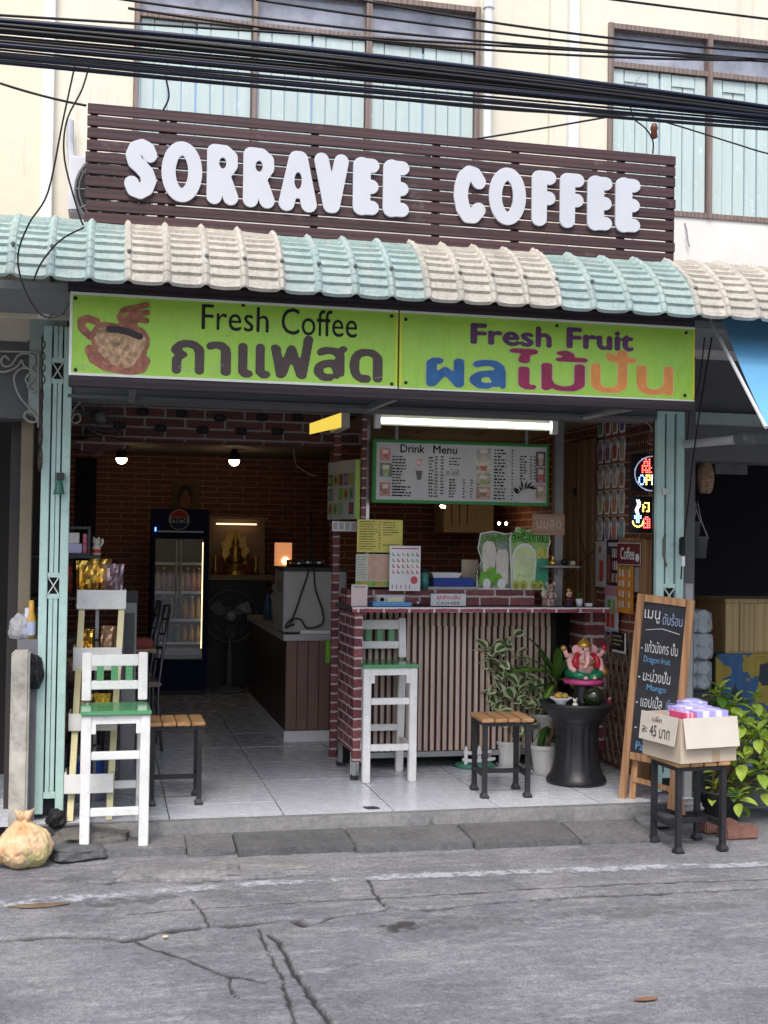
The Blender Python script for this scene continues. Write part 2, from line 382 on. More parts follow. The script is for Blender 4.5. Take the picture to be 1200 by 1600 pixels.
def tilemat():
    n = NT('glazed_floor_tile'); co = n.co(); a = n.noise(n.co((1, 2, 1), (0, 0, .5)), 1.5, 5, .6); d = n.noise(co, 9, 7, .75)
    c = n.ramp(a, [(.3, (.52, .545, .60)), (.65, (.62, .645, .70))]); c = n.mix(n.ramp(d, [(.55, (0, 0, 0)), (.75, (.16, .16, .16))]), c, (.4, .4, .42))
    oi = n.n('ShaderNodeObjectInfo'); c = n.mix(1, c, n.ramp(oi.outputs['Random'], [(0, (.94,)*3), (1, (1.04,)*3)]), 'MULTIPLY')
    r = n.ramp(d, [(.35, (.13,)*3), (.7, (.42,)*3)]); return n.done(c, r, n.bump(n.noise(co, 5, 2), .05, .003))
def wallpaint(name, c, stain=(.36, .31, .24), amt=.75):
    if name in _mc: return _mc[name]
    n = NT(name); co = n.co(); a = n.noise(co, 1.6, 6, .65); st = n.noise(n.co((5, 5, .5)), 2.5, 6, .7); g = n.noise(co, 70, 4)
    q = n.ramp(a, [(.35, scl(c, .93)), (.65, scl(c, 1.04))]); q = n.mix(n.ramp(st, [(.56, (0, 0, 0)), (.8, (amt,)*3)]), q, stain)
    q = n.mix(n.ramp(n.noise(co, 9, 9, .8), [(.66, (0, 0, 0)), (.72, (.5,)*3)]), q, scl(stain, .8))
    _mc[name] = n.done(q, .8, n.bump(n.noise(co, 4, 6, .7), .25, .02, n.bump(g, .15, .003))); return _mc[name]
def rooftile(name, c, stain):  # weathered
    if name in _mc: return _mc[name]
    n = NT(name); co = n.co(); a = n.noise(co, 5, 7, .7); st = n.noise(n.co((9, 1.5, 1.5)), 2.5, 7, .75)
    q = n.ramp(a, [(.3, scl(c, .82)), (.7, scl(c, 1.08))]); q = n.mix(n.ramp(st, [(.45, (0, 0, 0)), (.7, (.85,)*3)]), q, stain)
    q = n.mix(n.ramp(n.noise(co, 60, 6, .8), [(.48, (0, 0, 0)), (.72, (.6,)*3)]), q, (.14, .13, .11))
    _mc[name] = n.done(q, .6, n.bump(n.noise(co, 60, 5), .2, .003)); return _mc[name]
def shutterpaint(name, c):
    n = NT(name); a = n.noise(n.co((10, 10, .8)), 3, 7, .75); b = n.noise(n.co(), 12, 8, .75)
    q = n.ramp(a, [(.3, scl(c, .9)), (.7, scl(c, 1.06))]); q = n.mix(n.ramp(b, [(.58, (0, 0, 0)), (.68, (.6,)*3)]), q, scl(c, 1.35)); 
    q = n.mix(n.ramp(n.noise(n.co((4, 4, 1)), 16, 8, .8), [(.66, (0, 0, 0)), (.71, (.7,)*3)]), q, (.3, .27, .23))
    return n.done(q, .6, n.bump(a, .2, .004))
def green_board():
    n = NT('sun_bleached_green_vinyl'); co = n.co(); a = n.noise(co, 3, 4); b = n.noise(n.co((1, 1, 1)), 9, 8, .8)
    c = n.ramp(a, [(.3, (.3, .58, .05)), (.7, (.39, .69, .07))]); c = n.mix(n.ramp(n.noise(co, 18, 7, .75), [(.62, (0, 0, 0)), (.72, (.35,)*3)]), c, (.36, .5, .12))
    c = n.mix(n.ramp(b, [(.6, (0, 0, 0)), (.68, (.55,)*3)]), c, (.36, .42, .08)); c = n.mix(n.ramp(n.noise(n.co((3, 1, 9)), 4, 6, .7), [(.45, (0, 0, 0)), (.8, (.55,)*3)]), c, (.42, .62, .16)); return n.done(c, n.ramp(a, [(.3, (.3,)*3), (.7, (.5,)*3)]), n.bump(n.noise(n.co((6, 1, 2)), 2.5, 4), .5, .03))

M_road, M_paint, M_tile = road_material(), paint_material(), tilemat()
M_cream = wallpaint('cream_wall_paint', (.73, .685, .565)); M_cream2 = wallpaint('yellowed_wall_paint', (.74, .675, .52)); M_whitewall = wallpaint('whitewashed_wall', (.72, .7, .66), (.45, .42, .38), .3)
M_greywall = wallpaint('grey_plaster', (.12, .12, .12), (.1, .1, .1), .6); M_pillarwhite = mat('white_pilaster_paint', (.8, .79, .76), .7, dirt=.1)
M_mint = shutterpaint('mint_shutter_paint', (.48, .585, .57)); M_mintmetal = mat('mint_gate_enamel', (.42, .59, .545), .45, var=.1, vs=9, dirt=.18, dcol=(.2, .13, .08), ds=11)
M_brownframe = wood('brown_window_frame', (.13, .095, .08), (.24, .185, .16), 'z', dirt=.3)
M_woodsign = wood('plum_stained_batten', (.03, .013, .016), (.062, .028, .032), 'x', 1.0, dirt=.22); M_dark = flat('near_black_plastic', (.012, .012, .014), .5)
M_black = mat('black_steel', (.02, .02, .023), .42, var=.2, bump=.1); M_white = mat('white_wood_paint', (.7, .7, .68), .5, var=.1, vs=10, dirt=.26, dcol=(.33, .29, .24), ds=26, bump=.15)
M_whitep = flat('white_plastic', (.75, .75, .76), .35); M_letter = mat('white_acrylic_letter', (.56, .585, .63), .4, var=.02)
M_green = mat('green_gloss_paint', (.09, .29, .13), .15, var=.1, spec=.6); M_greenflat = flat('green_plastic_frame', (.03, .22, .05), .35)
M_steel = mat('brushed_steel', (.5, .5, .5), .3, 1, var=.1); M_greymetal = mat('grey_metal', (.3, .31, .32), .4, .6); M_concrete = concrete('weathered_concrete', (.16, .16, .165), (.27, .265, .26))
M_slab = concrete('grey_paving_slab', (.075, .075, .08), (.125, .125, .128), 5, .5); M_slabl = concrete('pale_paving_slab', (.1, .1, .106), (.165, .163, .165), 5, .5); M_rough = concrete('rubble_concrete', (.13, .13, .132), (.24, .237, .235), 4, .4)
M_cable = flat('black_cable_sheath', (.01, .01, .012), .45); M_bluecable = flat('blue_black_cable_sheath', (.012, .016, .04), .4)
M_brownpanel = mat('brown_wood_laminate', (.2, .115, .095), .5); M_slat = wood('pale_oak_slat', (.4, .295, .235), (.54, .425, .355), 'z', .7); M_slatback = flat('dark_maroon_backing', (.028, .009, .015), .6)
M_teak = wood('teak_slat', (.3, .155, .065), (.47, .27, .125), 'y', .9, dirt=.2); M_frame = wood('orange_pine_frame', (.27, .13, .06), (.42, .235, .115), 'z', .8, dirt=.2)
M_brickprint = brick('brick_print_xz', (.13, .03, .04), (.33, .1, .105), (.52, .46, .46), 'xz', .2, .062, .006); M_brickprint_y = brick('brick_print_yz', (.13, .03, .04), (.31, .1, .105), (.52, .46, .46), 'yz', .17, .062, .0065)
M_brickprint_h = brick('brick_print_xy', (.21, .05, .06), (.29, .085, .09), (.62, .57, .57), 'xy', .2, .062, .009)
M_brickwall = brick('brick_wallpaper_back', (.28, .08, .045), (.17, .045, .03), (.36, .25, .18), 'xz', .27, .057, .0055); M_brickside = brick('brick_wallpaper_side', (.3, .085, .05), (.22, .055, .035), (.42, .3, .22), 'yz', .27, .057, .0065)
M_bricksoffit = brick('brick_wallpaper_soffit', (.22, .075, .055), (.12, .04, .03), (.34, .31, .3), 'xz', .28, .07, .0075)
M_card = mat('cardboard', (.5, .415, .32), .8, var=.08, bs=30, bump=.1); M_cardin = mat('cardboard_pale_side', (.57, .52, .45), .8, var=.06)
M_paper = flat('white_paper', (.72, .72, .72), .5); M_ink = flat('black_ink', (.012, .012, .014), .6); M_gold = mat('gold_foil', (.75, .47, .1), .25, .9, var=.3, bump=.5, bs=25); M_red = flat('red_print', (.5, .03, .03)); M_yellow = flat('yellow_print', (.68, .56, .1))
M_leaf = leafmat('green_leaf', (.03, .1, .018), (.1, .22, .03)); M_leafy = leafmat('lime_leaf', (.22, .38, .035), (.5, .62, .1)); M_leafv = leafmat('leaf_green_heart', (.05, .12, .03), (.12, .22, .06)); M_leafc = leafmat('leaf_cream_margin', (.55, .57, .34), (.74, .74, .52))
M_stem = mat('brown_stem', (.16, .1, .055), .8); M_soil = mat('potting_soil', (.025, .018, .012), .95, bump=.8, bs=90); M_pot = mat('white_clay_pot', (.6, .59, .57), .6, var=.08, dirt=.2, dcol=(.3, .27, .23), ds=9)
M_glass = glass('clear_glass'); M_winglass = mat('dusty_window_glass', (.27, .285, .34), .12, var=.5, vs=4, dirt=.25, dcol=(.42, .44, .5), ds=4, bump=0, spec=.8)  # window glass: bluish sky reflection put into the base colour and its pale patches
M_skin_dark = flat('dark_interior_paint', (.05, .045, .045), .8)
ZS = -.12                                                          # street level; the shop floor is z = 0
# ------------------------------------------------------------------ street with real cracks
def gpt(x, y): q = G(x, y, ZS); return (q.x, q.y)
cracks = [
 (.021, .03, [(-80, 1470), (0, 1468), (60, 1463), (100, 1461), (150, 1463), (200, 1466), (222, 1463), (245, 1455), (275, 1449), (310, 1446), (345, 1444), (380, 1442), (410, 1440), (440, 1436), (465, 1437), (476, 1445)]),
 (.013, .02, [(476, 1445), (500, 1441), (520, 1432), (555, 1428), (590, 1424), (612, 1416)]),
 (.014, .022, [(612, 1416), (640, 1421), (690, 1419), (735, 1413), (790, 1408), (850, 1404), (920, 1399), (1000, 1396), (1080, 1392), (1200, 1387), (1330, 1384)]),
 (.0055, .012, [(405, 1450), (412, 1470), (421, 1486), (428, 1502), (441, 1528), (447, 1550), (456, 1578), (466, 1620)]),
 (.009, .018, [(420, 1459), (437, 1470), (444, 1486), (452, 1503), (461, 1520), (478, 1541), (490, 1560), (503, 1580), (516, 1600), (530, 1630)]),
 (.006, .010, [(205, 1466), (232, 1480), (262, 1489), (298, 1501), (330, 1515), (356, 1525), (385, 1528), (412, 1535)]),
 (.005, .010, [(356, 1525), (362, 1545), (372, 1560)]),
 (.005, .009, [(298, 1405), (312, 1420), (322, 1434), (326, 1443)]),
 (.006, .010, [(575, 1375), (582, 1392), (592, 1405), (600, 1416)]),
 (.006, .007, [(200, 1428), (330, 1419), (470, 1410), (600, 1403), (720, 1397), (800, 1391), (960, 1382), (1200, 1374)]),
 (.014, .022, [(140, 1380), (200, 1376), (300, 1377), (400, 1372), (480, 1366)]),
]
segs = []
for w, d, pts in cracks:
    g = [gpt(*q) for q in pts]
    fine = [g[0]]
    for a, b in zip(g[:-1], g[1:]):
        L = math.hypot(b[0]-a[0], b[1]-a[1]); k = max(1, int(L/.035))
        for i in range(1, k+1):
            j = .007 if i < k else 0
            fine.append((a[0]+(b[0]-a[0])*i/k+rng.uniform(-j, j), a[1]+(b[1]-a[1])*i/k+rng.uniform(-j, j)))
    segs += [(w*rng.uniform(.6, 1.2), d, a, b) for a, b in zip(fine[:-1], fine[1:])]
RX0, RX1, RY0, RY1, RH = -2.2, 3.4, -3.0, -.12, .0085
xs = np.arange(RX0, RX1+RH/2, RH); ys = np.arange(RY0, RY1+RH/2, RH); X, Y = np.meshgrid(xs, ys)
Z = np.full(X.shape, ZS); GR = np.zeros(X.shape)
def vnoise(X, Y, s, seed):
    r = np.random.RandomState(seed); n = 64; T = r.rand(n, n); u, v = X*s+100, Y*s+100; i, j = np.floor(u).astype(int), np.floor(v).astype(int); a, b = u-i, v-j
    a, b = a*a*(3-2*a), b*b*(3-2*b); f = lambda p, q: T[p % n, q % n]
    return (f(i, j)*(1-a)+f(i+1, j)*a)*(1-b)+(f(i, j+1)*(1-a)+f(i+1, j+1)*a)*b-.5
Z += vnoise(X, Y, 1.2, 1)*.012+vnoise(X, Y, 5, 2)*.005+vnoise(X, Y, 25, 3)*.0022+vnoise(X, Y, 70, 4)*.0016
for w, d, a, b in segs:
    m = .05; i0, i1 = np.searchsorted(xs, [min(a[0], b[0])-m, max(a[0], b[0])+m]); j0, j1 = np.searchsorted(ys, [min(a[1], b[1])-m, max(a[1], b[1])+m])
    if i1 <= i0 or j1 <= j0: continue
    D = seg_dist(X[j0:j1, i0:i1], Y[j0:j1, i0:i1], a, b)*(1+.5*vnoise(X[j0:j1, i0:i1], Y[j0:j1, i0:i1], 24, 11)+.9*vnoise(X[j0:j1, i0:i1], Y[j0:j1, i0:i1], 14, 12)); k = np.exp(-(D/(w*1.15+.001))**2)
    Z[j0:j1, i0:i1] = np.minimum(Z[j0:j1, i0:i1], ZS-d*k+.002); GR[j0:j1, i0:i1] = np.maximum(GR[j0:j1, i0:i1], np.clip(1.9-1.7*D/(w*1.15+.001), 0, 1))
for (sx_, sy_, ra, rb2, am) in ((625, 1447, .07, .05, .9), (640, 1449, .04, .03, .8), (190, 1410, .16, .05, .55), (240, 1405, .1, .04, .5), (740, 1440, .22, .08, .35), (980, 1425, .25, .07, .3), (1090, 1415, .2, .06, .28), (350, 1478, .2, .1, .2), (120, 1375, .12, .05, .4)):
    qx, qy = gpt(sx_, sy_); d2 = ((X-qx)/ra)**2+((Y-qy)/rb2)**2+2.2*vnoise(X, Y, 22, 9)+1.2*vnoise(X, Y, 60, 10)
    GR = np.maximum(GR, am*np.clip(1.4-d2, 0, 1))
# strip next to the kerb is a slightly raised, broken cement fillet
ny, nx = X.shape
vs = np.stack([X, Y, Z], -1).reshape(-1, 3)
ii = np.arange(ny*nx).reshape(ny, nx); F = np.stack([ii[:-1, :-1], ii[:-1, 1:], ii[1:, 1:], ii[1:, :-1]], -1).reshape(-1, 4)
me = bpy.data.meshes.new('road'); me.vertices.add(len(vs)); me.vertices.foreach_set('co', vs.ravel()); me.loops.add(F.size); me.loops.foreach_set('vertex_index', F.ravel())
me.polygons.add(len(F)); me.polygons.foreach_set('loop_start', np.arange(len(F))*4); me.polygons.foreach_set('use_smooth', np.ones(len(F), bool)); me.update(calc_edges=True)
at = me.attributes.new('grit', 'FLOAT', 'POINT'); at.data.foreach_set('value', GR.ravel().astype(np.float32)); me.materials.append(M_road)  # per-vertex darkening of cracks and stains
road = link('road', me); tag(road, 'cracked grey concrete street surface in front of the shop', kind='structure')
mb = MB()                                                          # the street beyond the worn patch in view
for x0, x1, y0, y1 in ((-40, RX0, -40, 12), (RX1, 40, -40, 12), (RX0, RX1, -40, RY0), (RX0, RX1, RY1, 12)): mb.box(x0, x1, y0, y1, ZS-.2, ZS-.004)
tag(mb.make('street_ground', M_road), 'plain grey concrete street continuing past the shop', kind='structure')
# worn painted edge line
cl = [gpt(*q) for q in [(-160, 1428), (0, 1416), (150, 1403), (300, 1391), (450, 1381), (600, 1374), (750, 1367), (900, 1361), (1050, 1356), (1200, 1351), (1400, 1345)]]
mb = MB(); wear = []; rows = 7
for k, (a, b) in enumerate(zip(cl[:-1], cl[1:])):
    for i in range(8): pass
cx = np.array([q[0] for q in cl]); cy = np.array([q[1] for q in cl]); lx = np.arange(cx[0], min(cx[-1], RX1-.1), .04)
vsl, wl = [], []
for x in lx:
    y = np.interp(x, cx, cy); hw = .058+.03*max(0, min(1, (-.6-x)/.6))
    for j in range(rows):
        t = j/(rows-1)*2-1; yy = y+t*hw; i, jj = int((x-RX0)/RH), int((yy-RY0)/RH)
        zz = max(ZS, float(Z[max(0, jj-2):jj+3, max(0, i-2):i+3].max())) if 0 <= i < nx and 0 <= jj < ny else ZS
        vsl.append((x, yy, zz+.0025)); wl.append(.12-.22*abs(t)**3+(.02 if x > .3 else -.03))
fs = [(i*rows+j, (i+1)*rows+j, (i+1)*rows+j+1, i*rows+j+1) for i in range(len(lx)-1) for j in range(rows-1)]
mb.add(vsl, fs); me = mb.mesh(M_paint, 'painted_line'); at = me.attributes.new('wear', 'FLOAT', 'POINT'); at.data.foreach_set('value', wl)
tag(link('painted_line', me), 'worn white edge line painted along the street', kind='structure')

# ------------------------------------------------------------------ kerb and shop floor
kerb = MB().box(-1.0, 2.1, -.035, 0, ZS-.1, -.006).make('kerb', M_concrete, bevel=.006); tag(kerb, 'cement kerb riser along the front of the shop floor', kind='structure')
sx = [(-.96, -.53), (-.525, -.285), (-.28, .31), (.315, .93), (.935, 1.51), (1.515, 2.02)]
for i, (a, b) in enumerate(sx):
    yf = -.25-.05*i if i < 3 else -.38-.02*(i-3)
    zf = -.085+rng.uniform(-.004, .004)-(.012 if i == 5 else 0); zb = -.066; yb = -.04 if i < 5 else -.09
    m = MB(); sk = rng.uniform(-.01, .01)
    n = 9; pts = []
    top = []
    for k in range(n): top.append((a+(b-a)*k/(n-1)+rng.uniform(-.002, .002), yf+rng.uniform(-.006, .006)+sk*k/n, zf+rng.uniform(-.003, .002)))
    top += [(b, yb, zb), (a, yb, zb)]
    m.prism(top, (0, 0, -.06)); q = m.make('paving_slab', M_slab if i in (2, 3) else M_slabl, kerb, bevel=.006)
floor = MB().box(-1.42, 2.36, 0, 6.3, -.11, -.008).make('shop_floor', mat('grey_grout', (.05, .05, .055), .8)); tag(floor, 'pale bluish tiled floor inside the open shop', kind='structure')
tm = MB().box(.003, .597, .003, .597, -.008, 0).mesh(M_tile, 'tile')
m2 = MB().box(.003, .597, .003, .339, -.008, 0).mesh(M_tile, 'tile')
for i in range(-3, 4):
    for j in range(-1, 10):
        me = tm if j >= 0 else m2
        y = .365+.6*j if j >= 0 else .02
        if j < 0 and i in (-2, 1): y += .0
        o = bpy.data.objects.new('tile', me); COL.objects.link(o); o.parent = floor; o.location = (.6*i, y, rng.uniform(-.0012, .0012)); o.rotation_euler = (rng.uniform(-.001, .001), rng.uniform(-.001, .001), 0)
MB().box(-1.4, 2.3, .0, .02, -.008, -.001).make('chipped_edge', M_concrete, floor)
q = G(578, 1263, 0); m = MB()
m.prism([V((q.x-.035+.07*t, q.y-.0+s*.03, .002)) for t, s in ((0, 1), (.85, 1), (1, .6), (1.25, -.6), (1.15, -1), (.3, -1), (.15, -.6))], (0, 0, .003)); m.make('floor_drain', M_black, floor)

# broken concrete at the foot of the gate, stones
def rock(name, label, c, s, mt, cat, seed, parent=None, flatz=.5):
    bm = bmesh.new(); bmesh.ops.create_icosphere(bm, subdivisions=4, radius=1)
    for v in bm.verts:
        q = v.co.copy(); k = 1+.22*mnoise.noise(q*1.3+V((seed, 0, 0)))+.1*mnoise.noise(q*4+V((0, seed, 0)))+.035*mnoise.noise(q*12)
        # squarish slab
        p = V([math.copysign(abs(t)**.55, t) for t in q]); v.co = V((p.x*s[0]*k, p.y*s[1]*k, p.z*s[2]*(1+.25*mnoise.noise(q*3+V((seed, seed, 0))))))
    me = bpy.data.meshes.new(name); bm.to_mesh(me); bm.free(); me.materials.append(mt); me.polygons.foreach_set('use_smooth', [True]*len(me.polygons))
    o = link(name, me, parent); o.location = c; o.rotation_euler = (rng.uniform(-.05, .05), rng.uniform(-.05, .05), rng.uniform(-.4, .4))
    if label: tag(o, label, cat)
    return o
q = G(110, 1345, ZS); rock('stone_slab', 'dark flat stone slab lying between the rubbish bag and stool', (q.x+.03, q.y+.05, ZS+.03), (.13, .1, .035), concrete('dark_stone', (.06, .062, .068), (.12, .122, .13), 6, .5), 'stone', 3)
q = G(150, 1320, ZS); rock('broken_kerb', 'stained broken concrete block under the ladder rack', (q.x-.02, -.06, ZS+.05), (.2, .1, .055), concrete('stained_concrete', (.07, .066, .06), (.16, .15, .135), 6, .4), 'concrete block', 5)
q = G(265, 1365, ZS); rock('cement_patch', 'low crumbling cement patch along the gutter', (q.x+.05, q.y+.0, ZS-.012), (.3, .1, .035), M_rough, 'cement', 8)
q = G(330, 1358, ZS); rock('cement_patch', 'thin flat cement smear under the dark slabs', (q.x+.28, q.y+.03, ZS-.018), (.28, .08, .03), M_rough, 'cement', 13)
q = G(1012, 1290, ZS); rock('loose_stone', 'rough grey stone wedged under the chalkboard leg', (q.x, -.12, -.07), (.12, .07, .035), M_concrete, 'stone', 11)
q = G(1040, 1277, ZS); rock('loose_stone', 'small rounded cement lump behind the box stool', (q.x+.05, -.02, -.02), (.09, .05, .03), M_concrete, 'stone', 17)
def redbrick(x, y, z, rz, label):
    o = MB().box(-.1, .1, -.05, .05, 0, .065).make('loose_brick', mat('weathered_red_brick', (.2, .1, .075), .85, var=.25, vs=20, bump=.5), bevel=.008); o.location = (x, y, z); o.rotation_euler = (0, 0, rz); tag(o, label, 'brick')
q = G(1160, 1312, ZS); redbrick(q.x, q.y+.05, ZS, .06, 'reddish brick lying on the street beside the plant pot'); redbrick(q.x-.04, q.y+.19, ZS, -.04, 'reddish brick half hidden behind another brick')
# litter and marks on the road
for k, (x, y, c, w, h, nm, lab) in enumerate([(1010, 1564, (.2, .1, .06), .045, .006, 'dry_leaf', 'brown dried leaf lying on the road'), (258, 1466, (.6, .5, .25), .011, .004, 'litter_scrap', 'pale yellow scrap of litter by the long crack')]):
    q = G(x, y, ZS); pts = []
    for i in range(14):
        a = 2*math.pi*i/14; rr = rng.uniform(.85, 1.1); pts.append(V((q.x+w*rr*math.cos(a), q.y+h*2.6*rr*math.sin(a), ZS+.007)))
    m = MB(); m.prism(pts, (0, 0, .002)); tag(m.make(nm, mat(nm, c, .8, var=.2)), lab, nm.split('_')[-1])
q = G(60, 1418, ZS); m = MB(); pts = [V((q.x+.12*math.cos(a)*(1+.2*math.sin(3*a)), q.y+.03*math.sin(a), ZS+.008)) for a in [2*math.pi*i/16 for i in range(16)]]; m.prism(pts, (0, 0, .002)); tag(m.make('rust_smear', mat('rust_smear', (.16, .11, .07), .9, var=.3)), 'thin brown rusty smear on the white line', 'stain')

# ------------------------------------------------------------------ the shophouse
house = thing('shophouse', 'two storey cream shophouse with mint shutters over the open shop', 'building', (0, .2, 0))
WY = .15; WZ0, WZ1, WT = 3.405, 4.51, 5.6
X0, X1, X2, X3 = -.84, 1.06, 1.87, 3.77
def wbox(nm, mt, x0, x1, z0, z1, y0=WY, y1=WY+.2): return MB().box(x0, x1, y0, y1, z0, z1).make(nm, mt, house)
wbox('upper_wall', M_cream, -1.26, X0, 2.6, WT); wbox('upper_wall', M_cream2, -5, -1.32, 2.6, WT, WY-.02); wbox('upper_wall', M_cream, X1, 1.5, 2.6, WT, WY+.03); wbox('upper_wall', M_cream, 1.5, 1.6, 2.6, WT); wbox('upper_wall', M_cream, 1.66, X2, 2.6, WT)
wbox('upper_wall', M_cream, X0, X1, WZ1, WT); wbox('upper_wall', M_whitewall, X0, X1, 2.6, WZ0); wbox('upper_wall', M_cream, X2, X3, WZ1, WT); wbox('upper_wall', M_whitewall, X2+.0, X3, 2.6, WZ0, WY-.004); wbox('upper_wall', M_cream, X3, 7, 2.6, WT)
for a, b in ((-1.32, -1.26), (1.6, 1.66)): MB().box(a, b, WY-.05, WY+.2, 2.6, WT).make('pilaster', M_pillarwhite, house, bevel=.004)
MB().tube([(1.115, WY-.03, 2.9), (1.115, WY-.03, 4.54), ], .027, 14).tube([(1.115, WY-.03, 4.5), (1.115, WY-.03, 4.56)], .034, 14).make('drainpipe', mat('white_pvc', (.7, .71, .74), .4, dirt=.1), house, smooth=False)
def window(x0, n, w):
    TZ = 4.27; fr = MB(); t = .03
    for i in range(n+1): fr.box(x0+i*w-t/2, x0+i*w+t/2, WY-.02, WY+.1, WZ0, WZ1)
    for z in (WZ0, TZ-t/2, WZ1-t):
        for i in range(n): fr.box(x0+i*w+t/2, x0+(i+1)*w-t/2, WY-.014, WY+.1, z, z+t)
    win = fr.make('window', M_brownframe, house)
    for i in range(n):
        a = x0+i*w+t/2; b = a+w-t
        MB().box(a, b, WY+.04, WY+.045, TZ+t/2, WZ1-t).make('pane', M_winglass, win)
        mid = (a+b)/2
        for c, d in ((a+.004, mid-.003), (mid+.003, b-.004)):
            k = 4; pw = (d-c)/k; tilt = rng.uniform(-.004, .006)
            for j in range(k):
                yy = WY+.012+rng.uniform(-.0015, .0015) if 0 < j < k-1 else WY+.004
                MB().box(c+j*pw+.0025, c+(j+1)*pw-.0025, yy+tilt, yy+.02+tilt, WZ0+t+.004, TZ-t/2-.004).make('plank', M_mint, win, bevel=.003)
            MB().box(c+pw*1.02, d-pw*1.02, WY+.004+tilt, WY+.008+tilt, TZ-t/2-.075, TZ-t/2-.008).make('shutter_rail', M_mint, win)
window(X0, 3, .6333); window(X2, 3, .6333)
for x in (2.0, 2.35):
    MB().tube([(x, WY-.005, 3.37), (x+.005, WY-.02, 3.33), (x+.01, WY-.03, 3.25), (x+.02, WY-.03, 3.22)], .004, 6).make('bracket', M_greymetal, house)
# ground floor frame
M_lintel = wallpaint('slate_painted_beam', (.1, .105, .11), (.1, .1, .1), .4)
MB().box(-1.16, 2.16, .12, .34, 2.21, 2.62).make('lintel', M_lintel, house); MB().box(-1.16, 2.16, .1, .36, 2.19, 2.208).make('lintel', M_lintel, house)
MB().box(-1.36, -1.17, .16, .4, 2.1, 2.62).make('column', mat('grey_mint_plaster', (.3, .36, .34), .7, dirt=.3), house); MB().box(-1.40, -1.34, .3, .4, ZS, 2.1).make('column', mat('sand_wall', (.2, .17, .12), .8, dirt=.3), house)
MB().box(2.36, 2.5, .28, .42, ZS, 2.62).make('column', M_greywall, house)
# interior shell
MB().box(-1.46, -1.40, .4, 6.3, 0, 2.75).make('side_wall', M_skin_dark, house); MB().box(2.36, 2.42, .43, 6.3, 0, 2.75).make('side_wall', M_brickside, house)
MB().box(-1.46, 2.42, 6.0, 6.06, 0, 2.75).make('back_wall', M_brickwall, house)
MB().box(-1.46, 2.42, .35, 2.3, 2.56, 2.6).make('ceiling', mat('dim_ceiling_board', (.2, .19, .18), .8), house); MB().box(-1.46, 2.42, 2.3, 6.3, 2.30, 2.34).make('ceiling', mat('warm_ceiling_board', (.3, .26, .22), .8), house)
zs = P(300, 691, 2.3).z
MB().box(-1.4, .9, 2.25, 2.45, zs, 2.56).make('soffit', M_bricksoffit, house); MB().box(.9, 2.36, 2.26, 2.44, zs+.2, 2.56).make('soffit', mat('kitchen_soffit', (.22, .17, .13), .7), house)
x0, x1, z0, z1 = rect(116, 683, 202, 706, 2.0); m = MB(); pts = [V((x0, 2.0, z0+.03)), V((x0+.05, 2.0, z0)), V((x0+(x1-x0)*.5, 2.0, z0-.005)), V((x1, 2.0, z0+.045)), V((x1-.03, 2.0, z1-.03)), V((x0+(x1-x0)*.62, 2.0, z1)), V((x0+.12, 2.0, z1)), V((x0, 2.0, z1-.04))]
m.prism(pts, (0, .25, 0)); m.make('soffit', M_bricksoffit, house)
# deep shadowy neighbours' ground floors
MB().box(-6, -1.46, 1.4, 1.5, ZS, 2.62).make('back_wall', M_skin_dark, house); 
MB().box(-6, -1.362, .2, .45, 2.08, 2.62).make('transom_wall', M_lintel, house); a = rect(-40, 445, 62, 532, .17); MB().prism([V((x, .17, z)) for x, z in ((a[0]-1, a[2]), (a[1]-.06, a[2]), (a[1], a[2]+.06), (a[1], a[3]-.07), (a[1]-.05, a[3]), (a[0]-1, a[3]))], (0, .03, 0)).make('transom_panel', mat('beige_panel', (.5, .46, .38), .7, dirt=.15), house)
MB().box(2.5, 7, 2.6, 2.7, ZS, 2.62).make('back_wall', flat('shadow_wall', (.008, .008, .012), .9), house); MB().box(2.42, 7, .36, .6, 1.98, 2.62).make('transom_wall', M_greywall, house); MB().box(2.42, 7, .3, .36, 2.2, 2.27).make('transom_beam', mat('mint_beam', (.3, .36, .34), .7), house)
MB().box(2.42, 7, .3, 2.7, ZS-.1, ZS+.004).make('neighbour_floor', M_concrete, house); MB().box(2.5, 7, .6, 2.7, 2.55, 2.6).make('ceiling', M_greywall, house)

